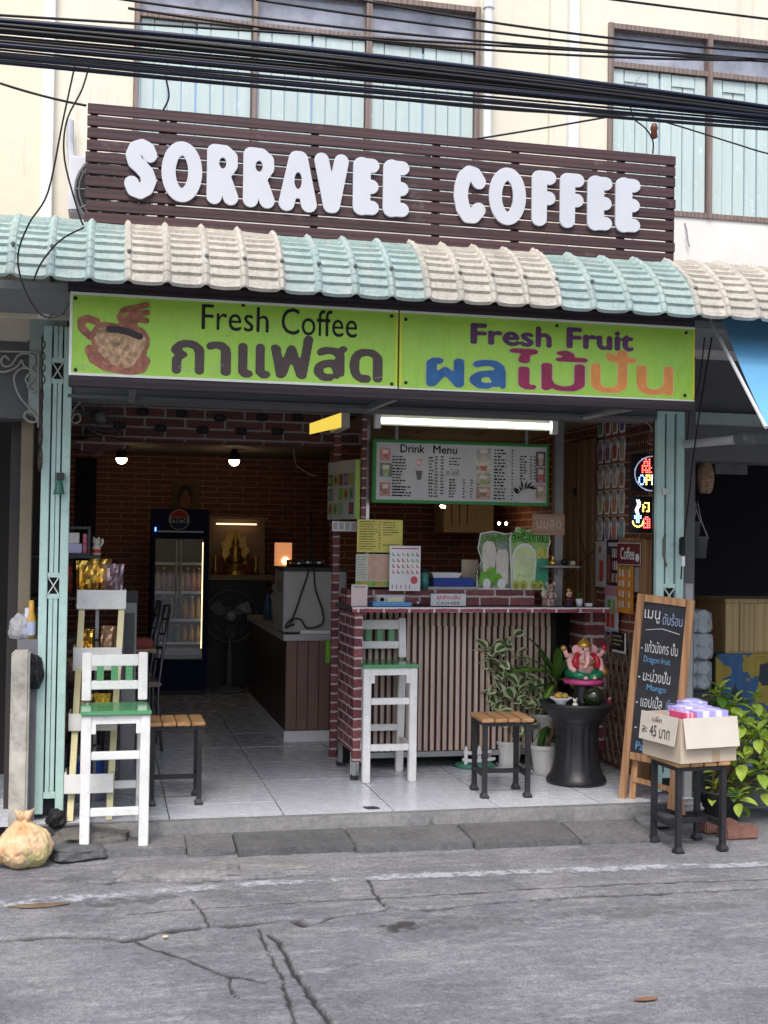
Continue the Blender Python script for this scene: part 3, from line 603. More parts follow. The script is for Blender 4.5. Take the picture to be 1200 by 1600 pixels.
# ------------------------------------------------------------------ tiled awning roof
roof = thing('awning_roof', 'mint and cream corrugated tile awning above the green signboard', 'awning', (.4, -.5, 2.6))
M_rm = rooftile('mint_roof_tile', (.35, .47, .445), (.46, .49, .45)); M_rc = rooftile('cream_roof_tile', (.56, .525, .45), (.4, .37, .31))
bx = [P(x, y, -.95).x for x, y in ((-235, 412), (200, 442), (440, 458), (668, 472), (872, 484), (1090, 495), (1318, 505), (1540, 515))]
bx[0] = bx[1]-.62*1.07
def sheet(a, b, mt, i):
    nu, nvv = 90, 90; vs = []; n = max(3, round((b-a)/.168)); lap = .006*(i % 2)
    for j in range(nvv+1):
        t = j/nvv; th = R(22+58*t); y = -.5-.45*(math.sin(th)-math.sin(R(22)))/(math.sin(R(80))-math.sin(R(22))); z = 2.955-.36*(math.cos(R(22))-math.cos(th))/(math.cos(R(22))-math.cos(R(80)))
        ny_, nz_ = -math.sin(th), math.cos(th)
        st = (t*10.0) % 1; step = .017*st**1.6
        for k in range(nu+1):
            u = a-.01+(b-a+.02)*k/nu; s = ((u-a)/((b-a)/n)) % 1; d = min(s, 1-s)
            h = .024*math.exp(-(d/.08)**2)+step*(1 if d > .1 else .3)+lap+.006*mnoise.noise(V((u*5, t*3, i)))+.002*mnoise.noise(V((u*30, t*12, i)))
            sag = -.012*math.sin(s*math.pi) if t > .97 else 0
            vs.append((u, y+ny_*h, z+nz_*h+sag*.6))
    m = MB(); m.add(vs, [(j*(nu+1)+k, j*(nu+1)+k+1, (j+1)*(nu+1)+k+1, (j+1)*(nu+1)+k) for j in range(nvv) for k in range(nu)])
    o = m.make('roof_sheet', mt, roof, smooth=False); md = o.modifiers.new('thickness', 'SOLIDIFY'); md.thickness = .006; md.offset = -1
    bolts = MB()
    for s in range(n):
        u = a+(b-a)*(s+.0)/n
        if rng.random() < .55: bolts.ball((u+.004, -.9-.02, 2.74), .011, n=8)
    if bolts.v: bolts.make('bolt', mat('rusty_bolt', (.12, .13, .12), .6, dirt=.4), o)
for i in range(7): sheet(bx[i], bx[i+1], M_rm if i % 2 == 0 else M_rc, i)
MB().box(-5, 7, -.5, WY+.0, 2.9, 2.93).make('roof_deck', M_greywall, roof); MB().box(-5, 7, -.86, -.83, 2.63, 2.68).make('purlin', M_greymetal, roof)
MB().box(-5, 7, -.52, .12, 2.62, 2.66).make('soffit_board', mat('soffit_board', (.23, .24, .24), .8), roof)

# ------------------------------------------------------------------ upper sign: battens and bubble letters
SY = -.58
sign = thing('slatted_shop_sign', 'long plum slatted sign with white bubble letters on the awning', 'sign', (.43, SY, 2.94))
sz0, sz1, sx0, sx1 = 2.94, 3.513, -1.076, 1.932; ns = 10; pitch = (sz1-sz0)/ns
for i in range(ns):
    e = rng.uniform(-.004, .004); z = sz0+i*pitch
    MB().box(sx0+e, sx1+rng.uniform(-.006, .004), SY, SY+.018, z+.004, z+pitch-.005).make('slat', M_woodsign, sign, bevel=.002)
for x in (-1.06, -.74, -.69, .0, .62, 1.04, 1.62, 1.9): MB().box(x, x+.035, SY+.0185, SY+.05, sz0+.004, sz1-.004).make('batten', M_woodsign, sign)
for x in (-.7, .6, 1.5): MB().bar((x, SY+.05, sz1-.1), (x, WY, sz1+.1), .03, .03).bar((x, SY+.03, sz0+.04), (x, SY+.03, 2.92), .03, .03).make('stay', M_greymetal, sign)
GL = {}
E_ = [(.145, [(.13, .14), (.13, .86)]), [(.13, .87), (.30, .87)], [(.13, .5), (.29, .5)], [(.13, .13), (.30, .13)]]
GL['E'] = (E_, .44, ()); GL['F'] = ([(.13, [(.13, .12), (.13, .86)])]+E_[1:3], .44, ())
GL['S'] = ([[(.41, .74), (.37, .83), (.28, .87), (.18, .83), (.135, .72), (.17, .61), (.27, .53), (.36, .44), (.405, .32), (.36, .19), (.26, .13), (.16, .16), (.12, .25)]], .53, ())
GL['O'] = ([(.108, [(.335+.212*math.cos(2*math.pi*k/40), .5+.382*math.sin(2*math.pi*k/40)) for k in range(41)])], .67, ())
GL['R'] = ([[(.13, .13), (.13, .87)], [(.13, .87), (.29, .865), (.38, .79), (.385, .67), (.31, .56), (.14, .52)], [(.26, .5), (.40, .13)]], .53, ((.262, .69, .062, .095),))
GL['A'] = ([[(.13, .13), (.28, .85), (.33, .85), (.48, .13)], [(.2, .34), (.4, .34)]], .61, ((.305, .5, .062, .14),))
GL['V'] = ([[(.12, .87), (.28, .15), (.32, .15), (.46, .87)]], .58, ())
GL['C'] = ([[(.45, .73), (.37, .85), (.28, .87), (.19, .79), (.14, .62), (.13, .45), (.17, .26), (.26, .14), (.36, .14), (.45, .25)]], .58, ())
GLoops = {}
for k, (st, w, holes) in GL.items():
    Fd, a, b = stroke_field(st, w+.1, 1.0, .0125, holes, .12); GLoops[k] = contours(Fd, 0, a, b, .0125)
LT = [('S', 195, 245, 216, 309), ('O', 253, 316, 220, 314), ('R', 324, 373, 225, 318), ('R', 381, 430, 230, 323), ('A', 437, 496, 235, 329), ('V', 492, 545, 239, 331), ('E', 553, 593, 245, 335), ('E', 600, 640, 249, 338),
      ('C', 711, 760, 258, 347), ('O', 766, 823, 261, 350), ('F', 833, 870, 266, 352), ('F', 877, 914, 270, 355), ('E', 920, 958, 274, 359), ('E', 964, 1002, 277, 362)]
for ch, x0, x1, y0, y1 in LT: fit_loops('letter', GLoops[ch], M_letter, sign, *frame(x0, y0, x1, y1, SY-.03), off=-.028, depth=.006, bevel=.0015)
for (x0, x1, y) in ((150, 182, 244), (150, 182, 260), (146, 180, 297), (146, 178, 316), (642, 715, 292), (640, 705, 316), (640, 700, 334), (645, 716, 350)):
    pts = []; k = int((x1-x0)/2)
    for i in range(k): pts.append(P(x0+i*2, y+(i % 2)*3.5+rng.uniform(-1, 1)+(x0+i*2-150)*.0, SY+.012))
    MB().tube(pts, .0022, 4).make('wire', M_whitep, sign)

# air conditioner behind the sign's end
x0, x1, z0, z1 = rect(107, 245, 205, 333, -.3)
ac = thing('air_conditioner', 'white outdoor air conditioner half hidden behind the slatted sign', 'air conditioner', (x0, -.2, z0))
MB().box(x0, x1, -.3, .02, z0, z1).make('casing', mat('white_enamel', (.62, .63, .68), .4, dirt=.1), ac, bevel=.012)
cx = x0+.22; cz = (z0+z1)/2-.03; m = MB()
for r in (.05, .09, .13, .17, .19): m.tube([(cx+r*math.cos(a), -.312, cz+r*math.sin(a)) for a in [2*math.pi*i/28 for i in range(29)]], .004, 5)
for i in range(12): a = math.pi*i/6; m.tube([(cx+.03*math.cos(a), -.312, cz+.03*math.sin(a)), (cx+.19*math.cos(a), -.312, cz+.19*math.sin(a))], .003, 4)
m.make('fan_grille', M_greymetal, ac); MB().lathe([(.185, 0), (.185, .01)], (0, 0, 0), 28, Matrix.Translation((cx, -.302, cz)) @ Matrix.Rotation(R(90), 4, 'X')).make('fan_opening', M_dark, ac)
for x in (x0+.1, x1-.1): MB().bar((x, -.3, z0-.02), (x, WY, z0-.02), .03, .03).bar((x, WY-.02, z0-.02), (x, WY-.02, z0-.15), .03, .03).make('bracket', M_greymetal, ac)
MB().tube([(x0+.02, .0, z0+.2), (x0-.01, .08, z0+.45), (x0-.01, .1, z1+.3)], .018, 8).make('pipe', mat('grey_lagging', (.4, .42, .46), .6), ac)

# ------------------------------------------------------------------ green signboard
GY = -.62
gx0, gx1, gz0, gz1 = -1.134, 2.028, 2.214, 2.603
board = thing('green_signboard', 'long green signboard with coffee cup and painted Thai lettering', 'sign', (.45, GY, 2.2))
M_gb = green_board(); mid = P(623, 540, GY).x
for a, b in ((gx0, mid-.004), (mid+.004, gx1)):
    p = MB().box(a, b, GY, GY+.02, gz0, gz1).make('panel', M_gb, board, bevel=.002)
M_bord = flat('pale_sign_border', (.75, .78, .68)); M_bordy = flat('yellow_sign_border', (.62, .68, .06)); t = .012
MB().box(gx0, mid-.004, GY-.003, GY, gz1-t, gz1).box(gx0, mid-.004, GY-.003, GY, gz0, gz0+t).box(gx0, gx0+t, GY-.003, GY, gz0+t, gz1-t).make('border', M_bord, board)
MB().box(mid+.004, gx1, GY-.003, GY, gz1-t, gz1).box(mid+.004, gx1, GY-.003, GY, gz0, gz0+t*.6).make('border', M_bord, board)
for xa, xb in ((mid+.004, mid+.016), (gx1-t, gx1), (mid-.018, mid-.006)): MB().box(xa, xb, GY-.003, GY, gz0+t, gz1-t).make('border', M_bordy, board)
M_trim = wood('plum_grain_trim', (.022, .014, .02), (.05, .036, .046), 'x', .8, .85)
MB().box(gx0+.0, gx1, GY-.01, GY+.06, gz0-.05, gz0-.003).make('trim', M_trim, board, bevel=.003); MB().box(gx0-.01, gx1, GY-.005, GY+.05, gz1+.002, gz1+.055).make('trim', M_trim, board, bevel=.003); MB().box(gx0-.01, gx1, GY+.02, GY+.06, gz1+.058, gz1+.1).make('trim', M_trim, board)
for x in (gx0+.3, .45, gx1-.3): MB().bar((x, GY+.03, gz0-.03), (x, .12, gz0-.02), .03, .03).bar((x, GY+.06, gz1-.05), (x, .12, gz1-.03), .03, .03).make('stay', M_greymetal, board)
M_brush = mat('dark_brown_brush_paint', (.075, .05, .048), .5, var=.15, vs=20); M_purple = mat('purple_paint', (.1, .03, .11), .5, var=.25, vs=14); M_blue = mat('blue_paint', (.02, .115, .3), .45, var=.25, vs=16); M_mag = mat('magenta_paint', (.28, .015, .07), .45, var=.25, vs=16); M_or = mat('orange_paint', (.72, .27, .065), .45, var=.15, vs=16); M_halo = mat('faded_outline_paint', (.42, .47, .2), .5, var=.2)
fit_loops('lettering', bold_loops('Fresh', .0, .012), M_ink, board, *frame(315, 478, 420, 517, GY), off=.001); fit_loops('lettering', bold_loops('Coffee', .0, .012), M_ink, board, *frame(440, 484, 558, 525, GY), off=.001)
fit_loops('lettering', bold_loops('กาแฟสด', .026), M_brush, board, *frame(267, 522, 598, 592, GY), off=.001)
fit_loops('lettering', bold_loops('Fresh', .034), M_purple, board, *frame(735, 508, 862, 541, GY), off=.001); fit_loops('lettering', bold_loops('Fruit', .034), M_purple, board, *frame(885, 514, 990, 547, GY), off=.001)
for s, mt, (x0, y0, x1, y1), r in (('ผล', M_blue, (666, 561, 790, 606), .024), ('ไ', M_mag, (796, 545, 840, 608), .022), ('ม้', M_mag, (846, 548, 918, 611), .022), ('ปั่น', M_or, (924, 549, 1051, 615), .022)):
    L = bold_loops(s, r); b = loops_bounds(L)
    fr = frame(x0, y0, x1, y1, GY); fit_loops('lettering', bold_loops(s, r+.018), M_halo if mt is not M_or else flat('pale_orange_outline', (.72, .5, .2)), board, *fr, off=.0006, depth=.0002, bounds=b); fit_loops('lettering', L, mt, board, *fr, off=.0016, bounds=b)
# coffee cup picture
cupx = lambda x, y: ((x-120)/120, (590-y)/120)
def fld(strokes, r, holes=()):
    st = [[cupx(*q) for q in s] for s in strokes]; Fd, a, b = stroke_field(st, 1.05, 1.05, .012, holes, r); return contours(Fd, 0, a, b, .012)
fr = frame(120, 470, 240, 590, GY); B01 = (np.array([0., 0.]), np.array([1., 1.]))
M_c1 = mat('cup_outline_paint', (.32, .12, .075), .5, var=.5, vs=30); M_c2 = mat('cup_body_paint', (.46, .29, .16), .5, var=.65, vs=34); M_c3 = flat('coffee_paint', (.05, .035, .04))
fit_loops('cup_picture', fld([[(152, 530), (140, 527), (127, 515), (126, 504), (136, 500), (150, 504)]], .05)+fld([[(140, 548), (146, 562), (165, 573), (200, 578), (222, 574), (228, 562)]], .062), M_c1, board, *fr, off=.001, bounds=B01)
fit_loops('cup_picture', fld([[(165, 528), (210, 532)], [(168, 540), (206, 545)], [(176, 553), (200, 556)]], .2), M_c1, board, *fr, off=.0013, bounds=B01)
fit_loops('cup_picture', fld([[(165, 530), (210, 533)], [(170, 542), (204, 546)], [(180, 553), (197, 556)]], .15), M_c2, board, *fr, off=.0026, bounds=B01)
fit_loops('cup_picture', fld([[(170, 515), (185, 515), (200, 518), (218, 524)]], .045), M_c3, board, *fr, off=.004, bounds=B01)
fit_loops('cup_picture', fld([[(190, 505), (186, 495), (192, 484), (208, 480), (228, 474)], [(200, 506), (197, 497), (204, 490), (230, 486)], [(210, 508), (208, 500), (216, 497), (228, 499)]], .038), M_c1, board, *fr, off=.004, bounds=B01)
m = MB()                                                             # eyelets
for x, y in ((118, 466), (612, 494), (118, 578), (612, 600), (634, 499), (1072, 520), (634, 598), (1070, 618), (870, 509), (380, 477)): q = P(x, y, GY); m.lathe([(.007, 0), (.009, .001), (.005, .003), (0, .003)], (0, 0, 0), 10, Matrix.Translation(q+V((0, -.001, 0))) @ Matrix.Rotation(R(90), 4, 'X'))
m.make('eyelet', M_dark, board)
m = MB(); rr = random.Random(4)
for i in range(9):
    x, y = rr.choice([(285, 575), (330, 580), (590, 590), (640, 600), (120, 575), (1060, 525)]); q = P(x+rr.uniform(-8, 8), y+rr.uniform(-6, 6), GY); a = rr.uniform(-.6, .6); m.bar(q+V((0, -.002, 0)), q+V((.05*math.cos(a), -.002, .05*math.sin(a))), .004, .001)
m.make('crease', M_paper, board)
q0, q1 = P(480, 470, -.6), P(795, 486, -.6); MB().tube([q0, q1], .009, 10).make('lamp_tube', flat('white_tube', (.8, .8, .82), .3), board)  # thin white tube along the top of the board

# ------------------------------------------------------------------ overhead cables
def cable(pts, r, Y, mt=None, label='black cable in the thick sagging bundle above the sign', group='cables of the overhead bundle', name='overhead_cable'):
    # quadratic-ish curve through pixel points on a vertical plane along the street, carried on past the frame
    px_ = np.array(pts, float); lo, hi = px_[0, 0], px_[-1, 0]
    k = min(2, len(px_)-1); c = np.polyfit(px_[:, 0], px_[:, 1], k); X = np.linspace(lo, hi, 26)
    w = [P(x, np.polyval(c, x), Y) for x in X]
    if lo < 0: d = w[0]-w[1]; d.normalize(); w = [w[0]+d*s+V((0, 0, .01*s*s)) for s in (6, 4, 2, 1)]+w
    if hi > 1250: d = w[-1]-w[-2]; d.normalize(); w = w+[w[-1]+d*s+V((0, 0, .012*s*s)) for s in (1, 2, 4, 6)]
    tag(MB().tube(w, r, 6).make(name, mt or M_cable, smooth=True), label, 'cable', group)
rc = random.Random(12)
for i in range(20):
    up = i < 9; t = (i if up else i-9)/(8 if up else 10)
    y0 = (32+20*t if up else 60+40*t)+rc.uniform(-2, 2); y1 = (172+12*t if up else 178+22*t)+rc.uniform(-2, 2); ym = (82+26*t if up else 112+42*t)+rc.uniform(-3, 3)
    cable([(-160, y0-(16 if up else 20)), (0, y0), (600, ym), (1200, y1), (1380, y1+16)], rc.choice([.004, .005, .006, .008, .009]), -1.5+rc.uniform(-.08, .08), M_bluecable if rc.random() < .3 else M_cable)
for pts, lab in (([(-120, 18), (0, 22), (395, 46), (745, 72), (1200, 96), (1350, 104)], 'thin single wire strung well above the cable bundle'), ([(150, -4), (420, 22), (750, 70), (1200, 92), (1350, 98)], 'thin wire crossing the upper window glass'), ([(400, 0), (745, 45), (900, 68), (1200, 94), (1350, 104)], 'steep thin wire over the drainpipe top'), ([(940, -3), (1060, 12), (1200, 30), (1350, 48)], 'lone wire above the shuttered window with glass panes'), ([(560, 0), (745, 30), (960, 62), (1200, 80), (1350, 90)], 'doubled thin wire over the upper wall'), ([(200, 10), (520, 62), (745, 78), (1000, 85), (1200, 92), (1350, 97)], 'slack thin wire just under the transom glass'), ([(600, 152), (745, 168), (940, 178), (1000, 180)], 'straight thin wire below the bundle by the drainpipe')):
    cable(pts, .006, -1.3, None, lab, None, 'overhead_wire')
cable([(0, 130), (60, 148), (135, 165)], .006, -.75, None, 'short wire running down to the slatted sign corner', None, 'overhead_wire')
cable([(745, 217), (850, 200), (965, 180)], .005, -.8, None, 'wire rising from the slatted sign to the bundle', None, 'overhead_wire')
def pxcurve(name, pts, Y, r, label, mt=None, cat='cable'):
    ps = [P(*q[:2], q[2] if len(q) > 2 else Y) for q in pts]; out = []
    for i in range(len(ps)-1):
        p0, p1, p2, p3 = ps[max(0, i-1)], ps[i], ps[i+1], ps[min(len(ps)-1, i+2)]
        for k in range(6):
            t = k/6; out.append(.5*((2*p1)+(p2-p0)*t+(2*p0-5*p1+4*p2-p3)*t*t+(3*p1-p0-3*p2+p3)*t**3))
    out.append(ps[-1]); return tag(MB().tube(out, r, 6).make(name, mt or M_cable, smooth=True), label, cat)
pxcurve('hanging_wire', [(118, 98), (98, 190), (75, 300), (45, 350), (28, 400), (38, 450), (65, 492), (95, 492), (108, 470)], -1.05, .004, 'looping wire hanging over the mint end of the awning')
pxcurve('hanging_wire', [(140, 100), (128, 140), (104, 190), (101, 250), (122, 330), (130, 352)], -1.0, .004, 'drooping wire beside the air conditioner')
pxcurve('hanging_wire', [(132, 355), (95, 375), (65, 410), (52, 440)], -1.0, .004, 'short wire lying across the awning tiles')
pxcurve('hanging_wire', [(258, 118), (264, 150), (255, 172)], -1.1, .004, 'short cut wire end hanging in front of the shutters')
pxcurve('hanging_wire', [(985, 165), (990, 185), (1008, 200), (1020, 220), (1020, 240)], -1.1, .004, 'curled wire dropping to the slatted sign end')
pxcurve('hanging_wire', [(988, 162), (996, 148), (1020, 140), (1042, 152), (1050, 164)], -1.3, .004, 'wire arching above the cable bundle')
pxcurve('hanging_wire', [(985, 155), (988, 138), (998, 122), (1002, 119)], -1.3, .002, 'thin stray wire sticking up from the bundle', flat('grey_wire', (.3, .3, .3)))
pxcurve('hanging_wire', [(1010, 182), (1080, 203), (1150, 225), (1200, 240), (1300, 262)], -1.2, .004, 'wire slanting down across the mint shutters')
q = P(1022, 205, -1.1); tag(MB().lathe([(0, -.04), (.018, -.03), (.014, 0), (.02, .012), (.012, .035), (0, .04)], q, 10).make('insulator', mat('brown_glazed_ceramic', (.16, .05, .03), .3), smooth=True), 'small brown ceramic insulator hanging below the cables', 'insulator')
# ------------------------------------------------------------------ folding gates
def folding_gate(x0, x1, y, label, xs_w=.042, zcs=(1.2, 2.3)):
    g = thing('folding_gate', label, 'gate', ((x0+x1)/2, y, 0), group='folded steel gates of the shop front')
    for a in (x0, x1-xs_w): MB().box(a, a+xs_w, y-.018, y+.018, .03, 2.56).make('channel', M_mintmetal, g, bevel=.003)
    inner = x1-x0-2*xs_w; nb = 2
    for i in range(nb):
        c = x0+xs_w+inner*(i+1)/(nb+1); w = .012
        for za, zb in ((.14, zcs[0]-.055), (zcs[0]+.055, zcs[1]-.055), (zcs[1]+.055, 2.56)): MB().box(c-w, c+w, y-.012, y+.012, za, zb).make('bar', M_mintmetal, g)
    for zc in zcs:
        a, b = x0+xs_w+.003, x1-xs_w-.003
        m = MB(); m.bar((a, y-.014, zc-.045), (b, y-.014, zc+.045), .009, .006).bar((a, y-.007, zc+.045), (b, y-.007, zc-.045), .009, .006); m.make('lattice', mat('pale_gate_link', (.5, .55, .52), .5), g)
        for s in (-1, 1): MB().box(x0+xs_w-.002, x1-xs_w+.002, y-.015, y+.015, zc+s*.055-.012, zc+s*.055+.012).make('cross_bar', M_mintmetal, g)
    MB().box(x0+xs_w-.002, x1-xs_w+.002, y-.015, y+.015, .11, .14).make('cross_bar', M_mintmetal, g)
    MB().box(x0, x1, y+.022, y+.04, .05, 2.5).make('back_leaf', M_dark, g)
    return g
ga = P(62, 860, .12).x; gb = P(107, 860, .12).x
gl = folding_gate(ga, gb, .12, 'mint steel gate folded beside the low wall and ladder rack', .042, (P(88, 915, .12).z, P(90, 580, .12).z))
ra = P(1024, 780, .14).x; rb = P(1067, 780, .14).x
gr = folding_gate(ra, rb, .14, 'mint steel gate folded behind the leaning chalkboard', .05, (P(1046, 930, .14).z, 2.3))
m = MB(); q = P(1040, 850, .115)
m.bar(q+V((0, 0, .06)), q+V((-.012, 0, .03)), .012, .006).bar(q+V((-.012, 0, .03)), q+V((-.012, 0, -.07)), .012, .006).bar(q+V((-.012, 0, -.07)), q+V((.008, 0, -.13)), .012, .006); m.make('latch', mat('rusty_latch', (.16, .14, .12), .6, .5), gr)
MB().box(P(1034, 768, .12).x, P(1044, 768, .12).x, .108, .12, P(1039, 773, .12).z, P(1039, 763, .12).z).make('lock', M_steel, gr)
post = MB().box(rb+.004, rb+.05, .1, .2, ZS, P(1070, 912, .1).z).make('grey_post', mat('grey_pvc_post', (.3, .3, .3), .6, dirt=.2)); tag(post, 'plain grey square post beside the folded gate', 'post')
# scrolls above the opening and by the neighbour
M_iron = mat('pale_wrought_iron', (.33, .33, .3), .5, dirt=.2)
def scroll(name, label, pls, Y, r=.006):
    t = thing(name, label, 'ironwork', P(*pls[0][0], Y))
    for pl in pls:
        ps = [P(x, y, Y) for x, y in pl]; out = []
        for i in range(len(ps)-1):
            p0, p1, p2, p3 = ps[max(0, i-1)], ps[i], ps[i+1], ps[min(len(ps)-1, i+2)]
            for k in range(5): tt = k/5; out.append(.5*((2*p1)+(p2-p0)*tt+(2*p0-5*p1+4*p2-p3)*tt*tt+(3*p1-p0-3*p2+p3)*tt**3))
        out.append(ps[-1]); MB().tube(out, r, 6).make('scroll_bar', M_iron, t, smooth=True)
    return t
scroll('scroll_bracket', 'curly wrought iron scrollwork under the beige transom panel', [[(-40, 548), (10, 549), (60, 550)], [(61, 550), (60, 600), (60, 668)], [(15, 563), (8, 556), (2, 563), (6, 572), (18, 570), (28, 556), (40, 552), (52, 556), (55, 566), (48, 575), (38, 572), (34, 562)], [(-20, 576), (5, 581), (25, 574), (34, 562)], [(55, 590), (45, 600), (40, 592), (46, 584)], [(60, 605), (52, 612), (44, 604), (46, 596)], [(55, 580), (35, 575), (22, 590), (30, 618), (48, 640), (58, 655), (50, 660), (38, 652), (42, 643), (50, 645)]], .15, .006)
scroll('scroll_hook', 'thin curled iron hook on the gate by the shop lintel', [[(142, 604), (130, 622), (115, 640), (110, 652), (116, 661), (125, 657), (124, 648), (117, 647), (112, 655)]], .3, .005)
scroll('scroll_hook', 'bent iron hook hanging at the gate beside the LED signs', [[(996, 640), (1004, 655), (1018, 668), (1024, 685), (1022, 694), (1012, 692)]], .3, .005)
# chain of old rings hanging on the gate, little green lamp
ch = thing('hanging_chain', 'dark chain of rings hanging down the folded gate', 'chain', P(68, 735, .06)); 
for i, (x, y) in enumerate([(67, 530+9*k) for k in range(9)]):
    q = P(x+(.8 if i % 2 else -.8), y, .04); ax = (V((1, 0, 0)), V((0, .0, 1))) if i % 2 else (V((.3, -1, 0)).normalized(), V((0, 0, 1)))
    MB().tube([q+ax[0]*(.008*math.cos(a))+ax[1]*(.019*math.sin(a)) for a in [2*math.pi*k/12 for k in range(13)]], .0035, 5).make('link', mat('old_bronze', (.07, .055, .045), .5, .6), ch, smooth=True)
for i, (y, r) in enumerate(((618, .03), (636, .028), (656, .032), (682, .05), (718, .055))):
    q = P(65-i*.6, y, .04); MB().tube([q+V((.25, -.97, 0))*(r*.45*math.cos(a))+V((0, 0, 1))*(r*math.sin(a)) for a in [2*math.pi*k/20 for k in range(21)]], .008, 7).make('ring', mat('old_bronze', (.07, .055, .045), .5, .6), ch, smooth=True)
bl = thing('gate_bell', 'small green metal bell fixed on the gate channel', 'bell', P(92, 772, .07)); q = P(92, 772, .06)
MB().lathe([(.0, .075), (.014, .07), (.02, .045), (.026, .01), (.031, 0), (.028, 0), (0, .03)], q, 16).make('bell', mat('green_bell_paint', (.035, .14, .1), .4, dirt=.2), bl, smooth=True); MB().box(q.x-.015, q.x+.025, q.y-.01, q.y+.05, q.z+.075, q.z+.11).make('bracket', M_black, bl)
wl = thing('wall_lamp', 'small white bulb glowing between the gate bars', 'lamp', P(104, 742, .25)); q = P(105, 741, .2)
MB().ball(q, .012, .012, .03, 10).make('bulb', glow('small_cool_bulb', (1, 1, 1), 6), wl, smooth=True); MB().box(q.x-.012, q.x+.012, q.y+.01, q.y+.03, q.z+.03, q.z+.06).make('holder', M_black, wl)

# ------------------------------------------------------------------ white bar stools
def make_stool():
    t = thing('bar_stool', '', 'bar stool'); W, D, H, T = .335, .33, .715, .047
    for sx in (-1, 1):
        MB().bar((sx*(W/2-T/2), -D/2+T/2, 0), (sx*(W/2-T/2), -D/2+T/2, H-.022), T, T).make('leg', M_white, t, local=True, bevel=.004)
        MB().bar((sx*(W/2-T/2), D/2-T/2+.05, 0), (sx*(W/2-T/2), D/2-T/2, H), T, T*.9).make('leg', M_white, t, local=True, bevel=.004)
        MB().bar((sx*(W/2-T/2), D/2-T/2, H+.012), (sx*(W/2-T/2), D/2-T/2+.03, .975), T, T*.8).make('back_post', M_white, t, local=True, bevel=.004)
        MB().bar((sx*(W/2-T/2), -D/2+T+.001, .21), (sx*(W/2-T/2), D/2-T+.015, .21), .03, .036).make('rung', M_white, t, local=True, bevel=.003)
        MB().box(sx*(W/2-T/2)-.015, sx*(W/2-T/2)+.015, -D/2+T+.001, D/2-T-.001, H-.09, H-.022).make('apron', M_white, t, local=True)
        MB().box(min(sx*(W/2-T), sx*(W/2-T-.022)), max(sx*(W/2-T), sx*(W/2-T-.022)), -D/2+.006, -D/2+T-.006, H-.115, H-.065).make('corner_block', M_white, t, local=True)
    for z, h in ((.49, .04), (.21, .04)): MB().box(-W/2+T+.001, W/2-T-.001, -D/2+.008, -D/2+.034, z-h/2, z+h/2).make('rung', M_white, t, local=True, bevel=.003)
    MB().box(-W/2+T+.001, W/2-T-.001, D/2-.02, D/2+.006, .265, .305).make('rung', M_white, t, local=True, bevel=.003)
    for y in (-D/2+.007, D/2-.04): MB().box(-W/2+T+.001, W/2-T-.001, y, y+.026, H-.066, H-.022).make('apron', M_white, t, local=True)
    MB().box(-W/2-.006, W/2+.006, -D/2-.012, D/2+.004, H-.022, H).make('seat', M_green, t, local=True, bevel=.004)
    y = D/2-T/2
    MB().box(-W/2+T+.001, W/2-T-.001, y+.008, y+.034, .905, .965).make('back_rail', M_white, t, local=True, bevel=.003); MB().box(-W/2+T+.001, W/2-T-.001, y-.006, y+.022, .785, .83).make('back_rail', M_white, t, local=True, bevel=.003)
    for x in (-.075, -.002, .073): MB().box(x-.018, x+.018, y+.002, y+.018, .831, .904).make('back_slat', M_green, t, local=True)
    return t
st = make_stool(); a, b = G(128, 1338, ZS), G(224, 1334, ZS)
st.location = ((a.x+b.x)/2, (a.y+b.y)/2+.155, ZS+.003); st.rotation_euler = (0, 0, math.atan2(b.y-a.y, b.x-a.x)+.03)
tag(st, 'white bar stool with green seat standing out on the kerb', 'bar stool', 'white wooden bar stools with green seats')
st2 = copy_tree(st); a, b = G(572, 1224, 0), G(641, 1221, 0); st2.location = ((a.x+b.x)/2+.005, (a.y+b.y)/2+.155, 0); st2.rotation_euler = (0, 0, 0)
st2['label'] = 'white bar stool with green seat pushed against the striped counter'

# ------------------------------------------------------------------ low stools: teak slats on black frames
def make_low():
    t = thing('low_stool', '', 'stool'); W, D, H = .315, .3, .455; T = .027
    n = 4; w = W/n
    for i in range(n): MB().box(-W/2+i*w+.003, -W/2+(i+1)*w-.003, -D/2, D/2, H-.022, H).make('slat', M_teak, t, local=True, bevel=.004)
    for sx in (-1, 1):
        for sy in (-1, 1):
            x, y = sx*(W/2-.03), sy*(D/2-.03)
            m = MB(); m.bar((x, y, .03), (x, y, H-.022), T, T); m.bar((x, y, 0), (x, y, .012), .046, .046, (1, 0, 0)); m.bar((x, y, .012), (x, y, .032), .046, .046, (1, 0, 0), T, T); m.make('leg', M_black, t, local=True)
    for sx in (-1, 1):
        MB().box(sx*(W/2-.03)-.011, sx*(W/2-.03)+.011, -D/2+.044, D/2-.044, .118, .146).make('stretcher', M_black, t, local=True); MB().box(sx*(W/2-.03)-.012, sx*(W/2-.03)+.012, -D/2+.044, D/2-.044, H-.045, H-.0225).make('frame_rail', M_black, t, local=True)
    MB().box(-W/2+.042, W/2-.042, -.011, .011, .12, .144).make('stretcher', M_black, t, local=True)
    for sy in (-1, 1): MB().box(-W/2+.044, W/2-.044, sy*(D/2-.03)-.012, sy*(D/2-.03)+.012, H-.045, H-.0225).make('frame_rail', M_black, t, local=True)
    return t
GS = 'low stools with teak slats on black legs'
lo = make_low(); a = [G(*q, 0) for q in ((759, 1248), (826, 1247))]; lo.location = ((a[0].x+a[1].x)/2+.005, a[0].y+.13, 0); lo.rotation_euler = (0, 0, -.05); tag(lo, 'teak slatted low stool with black legs before the potted plants', None, GS)
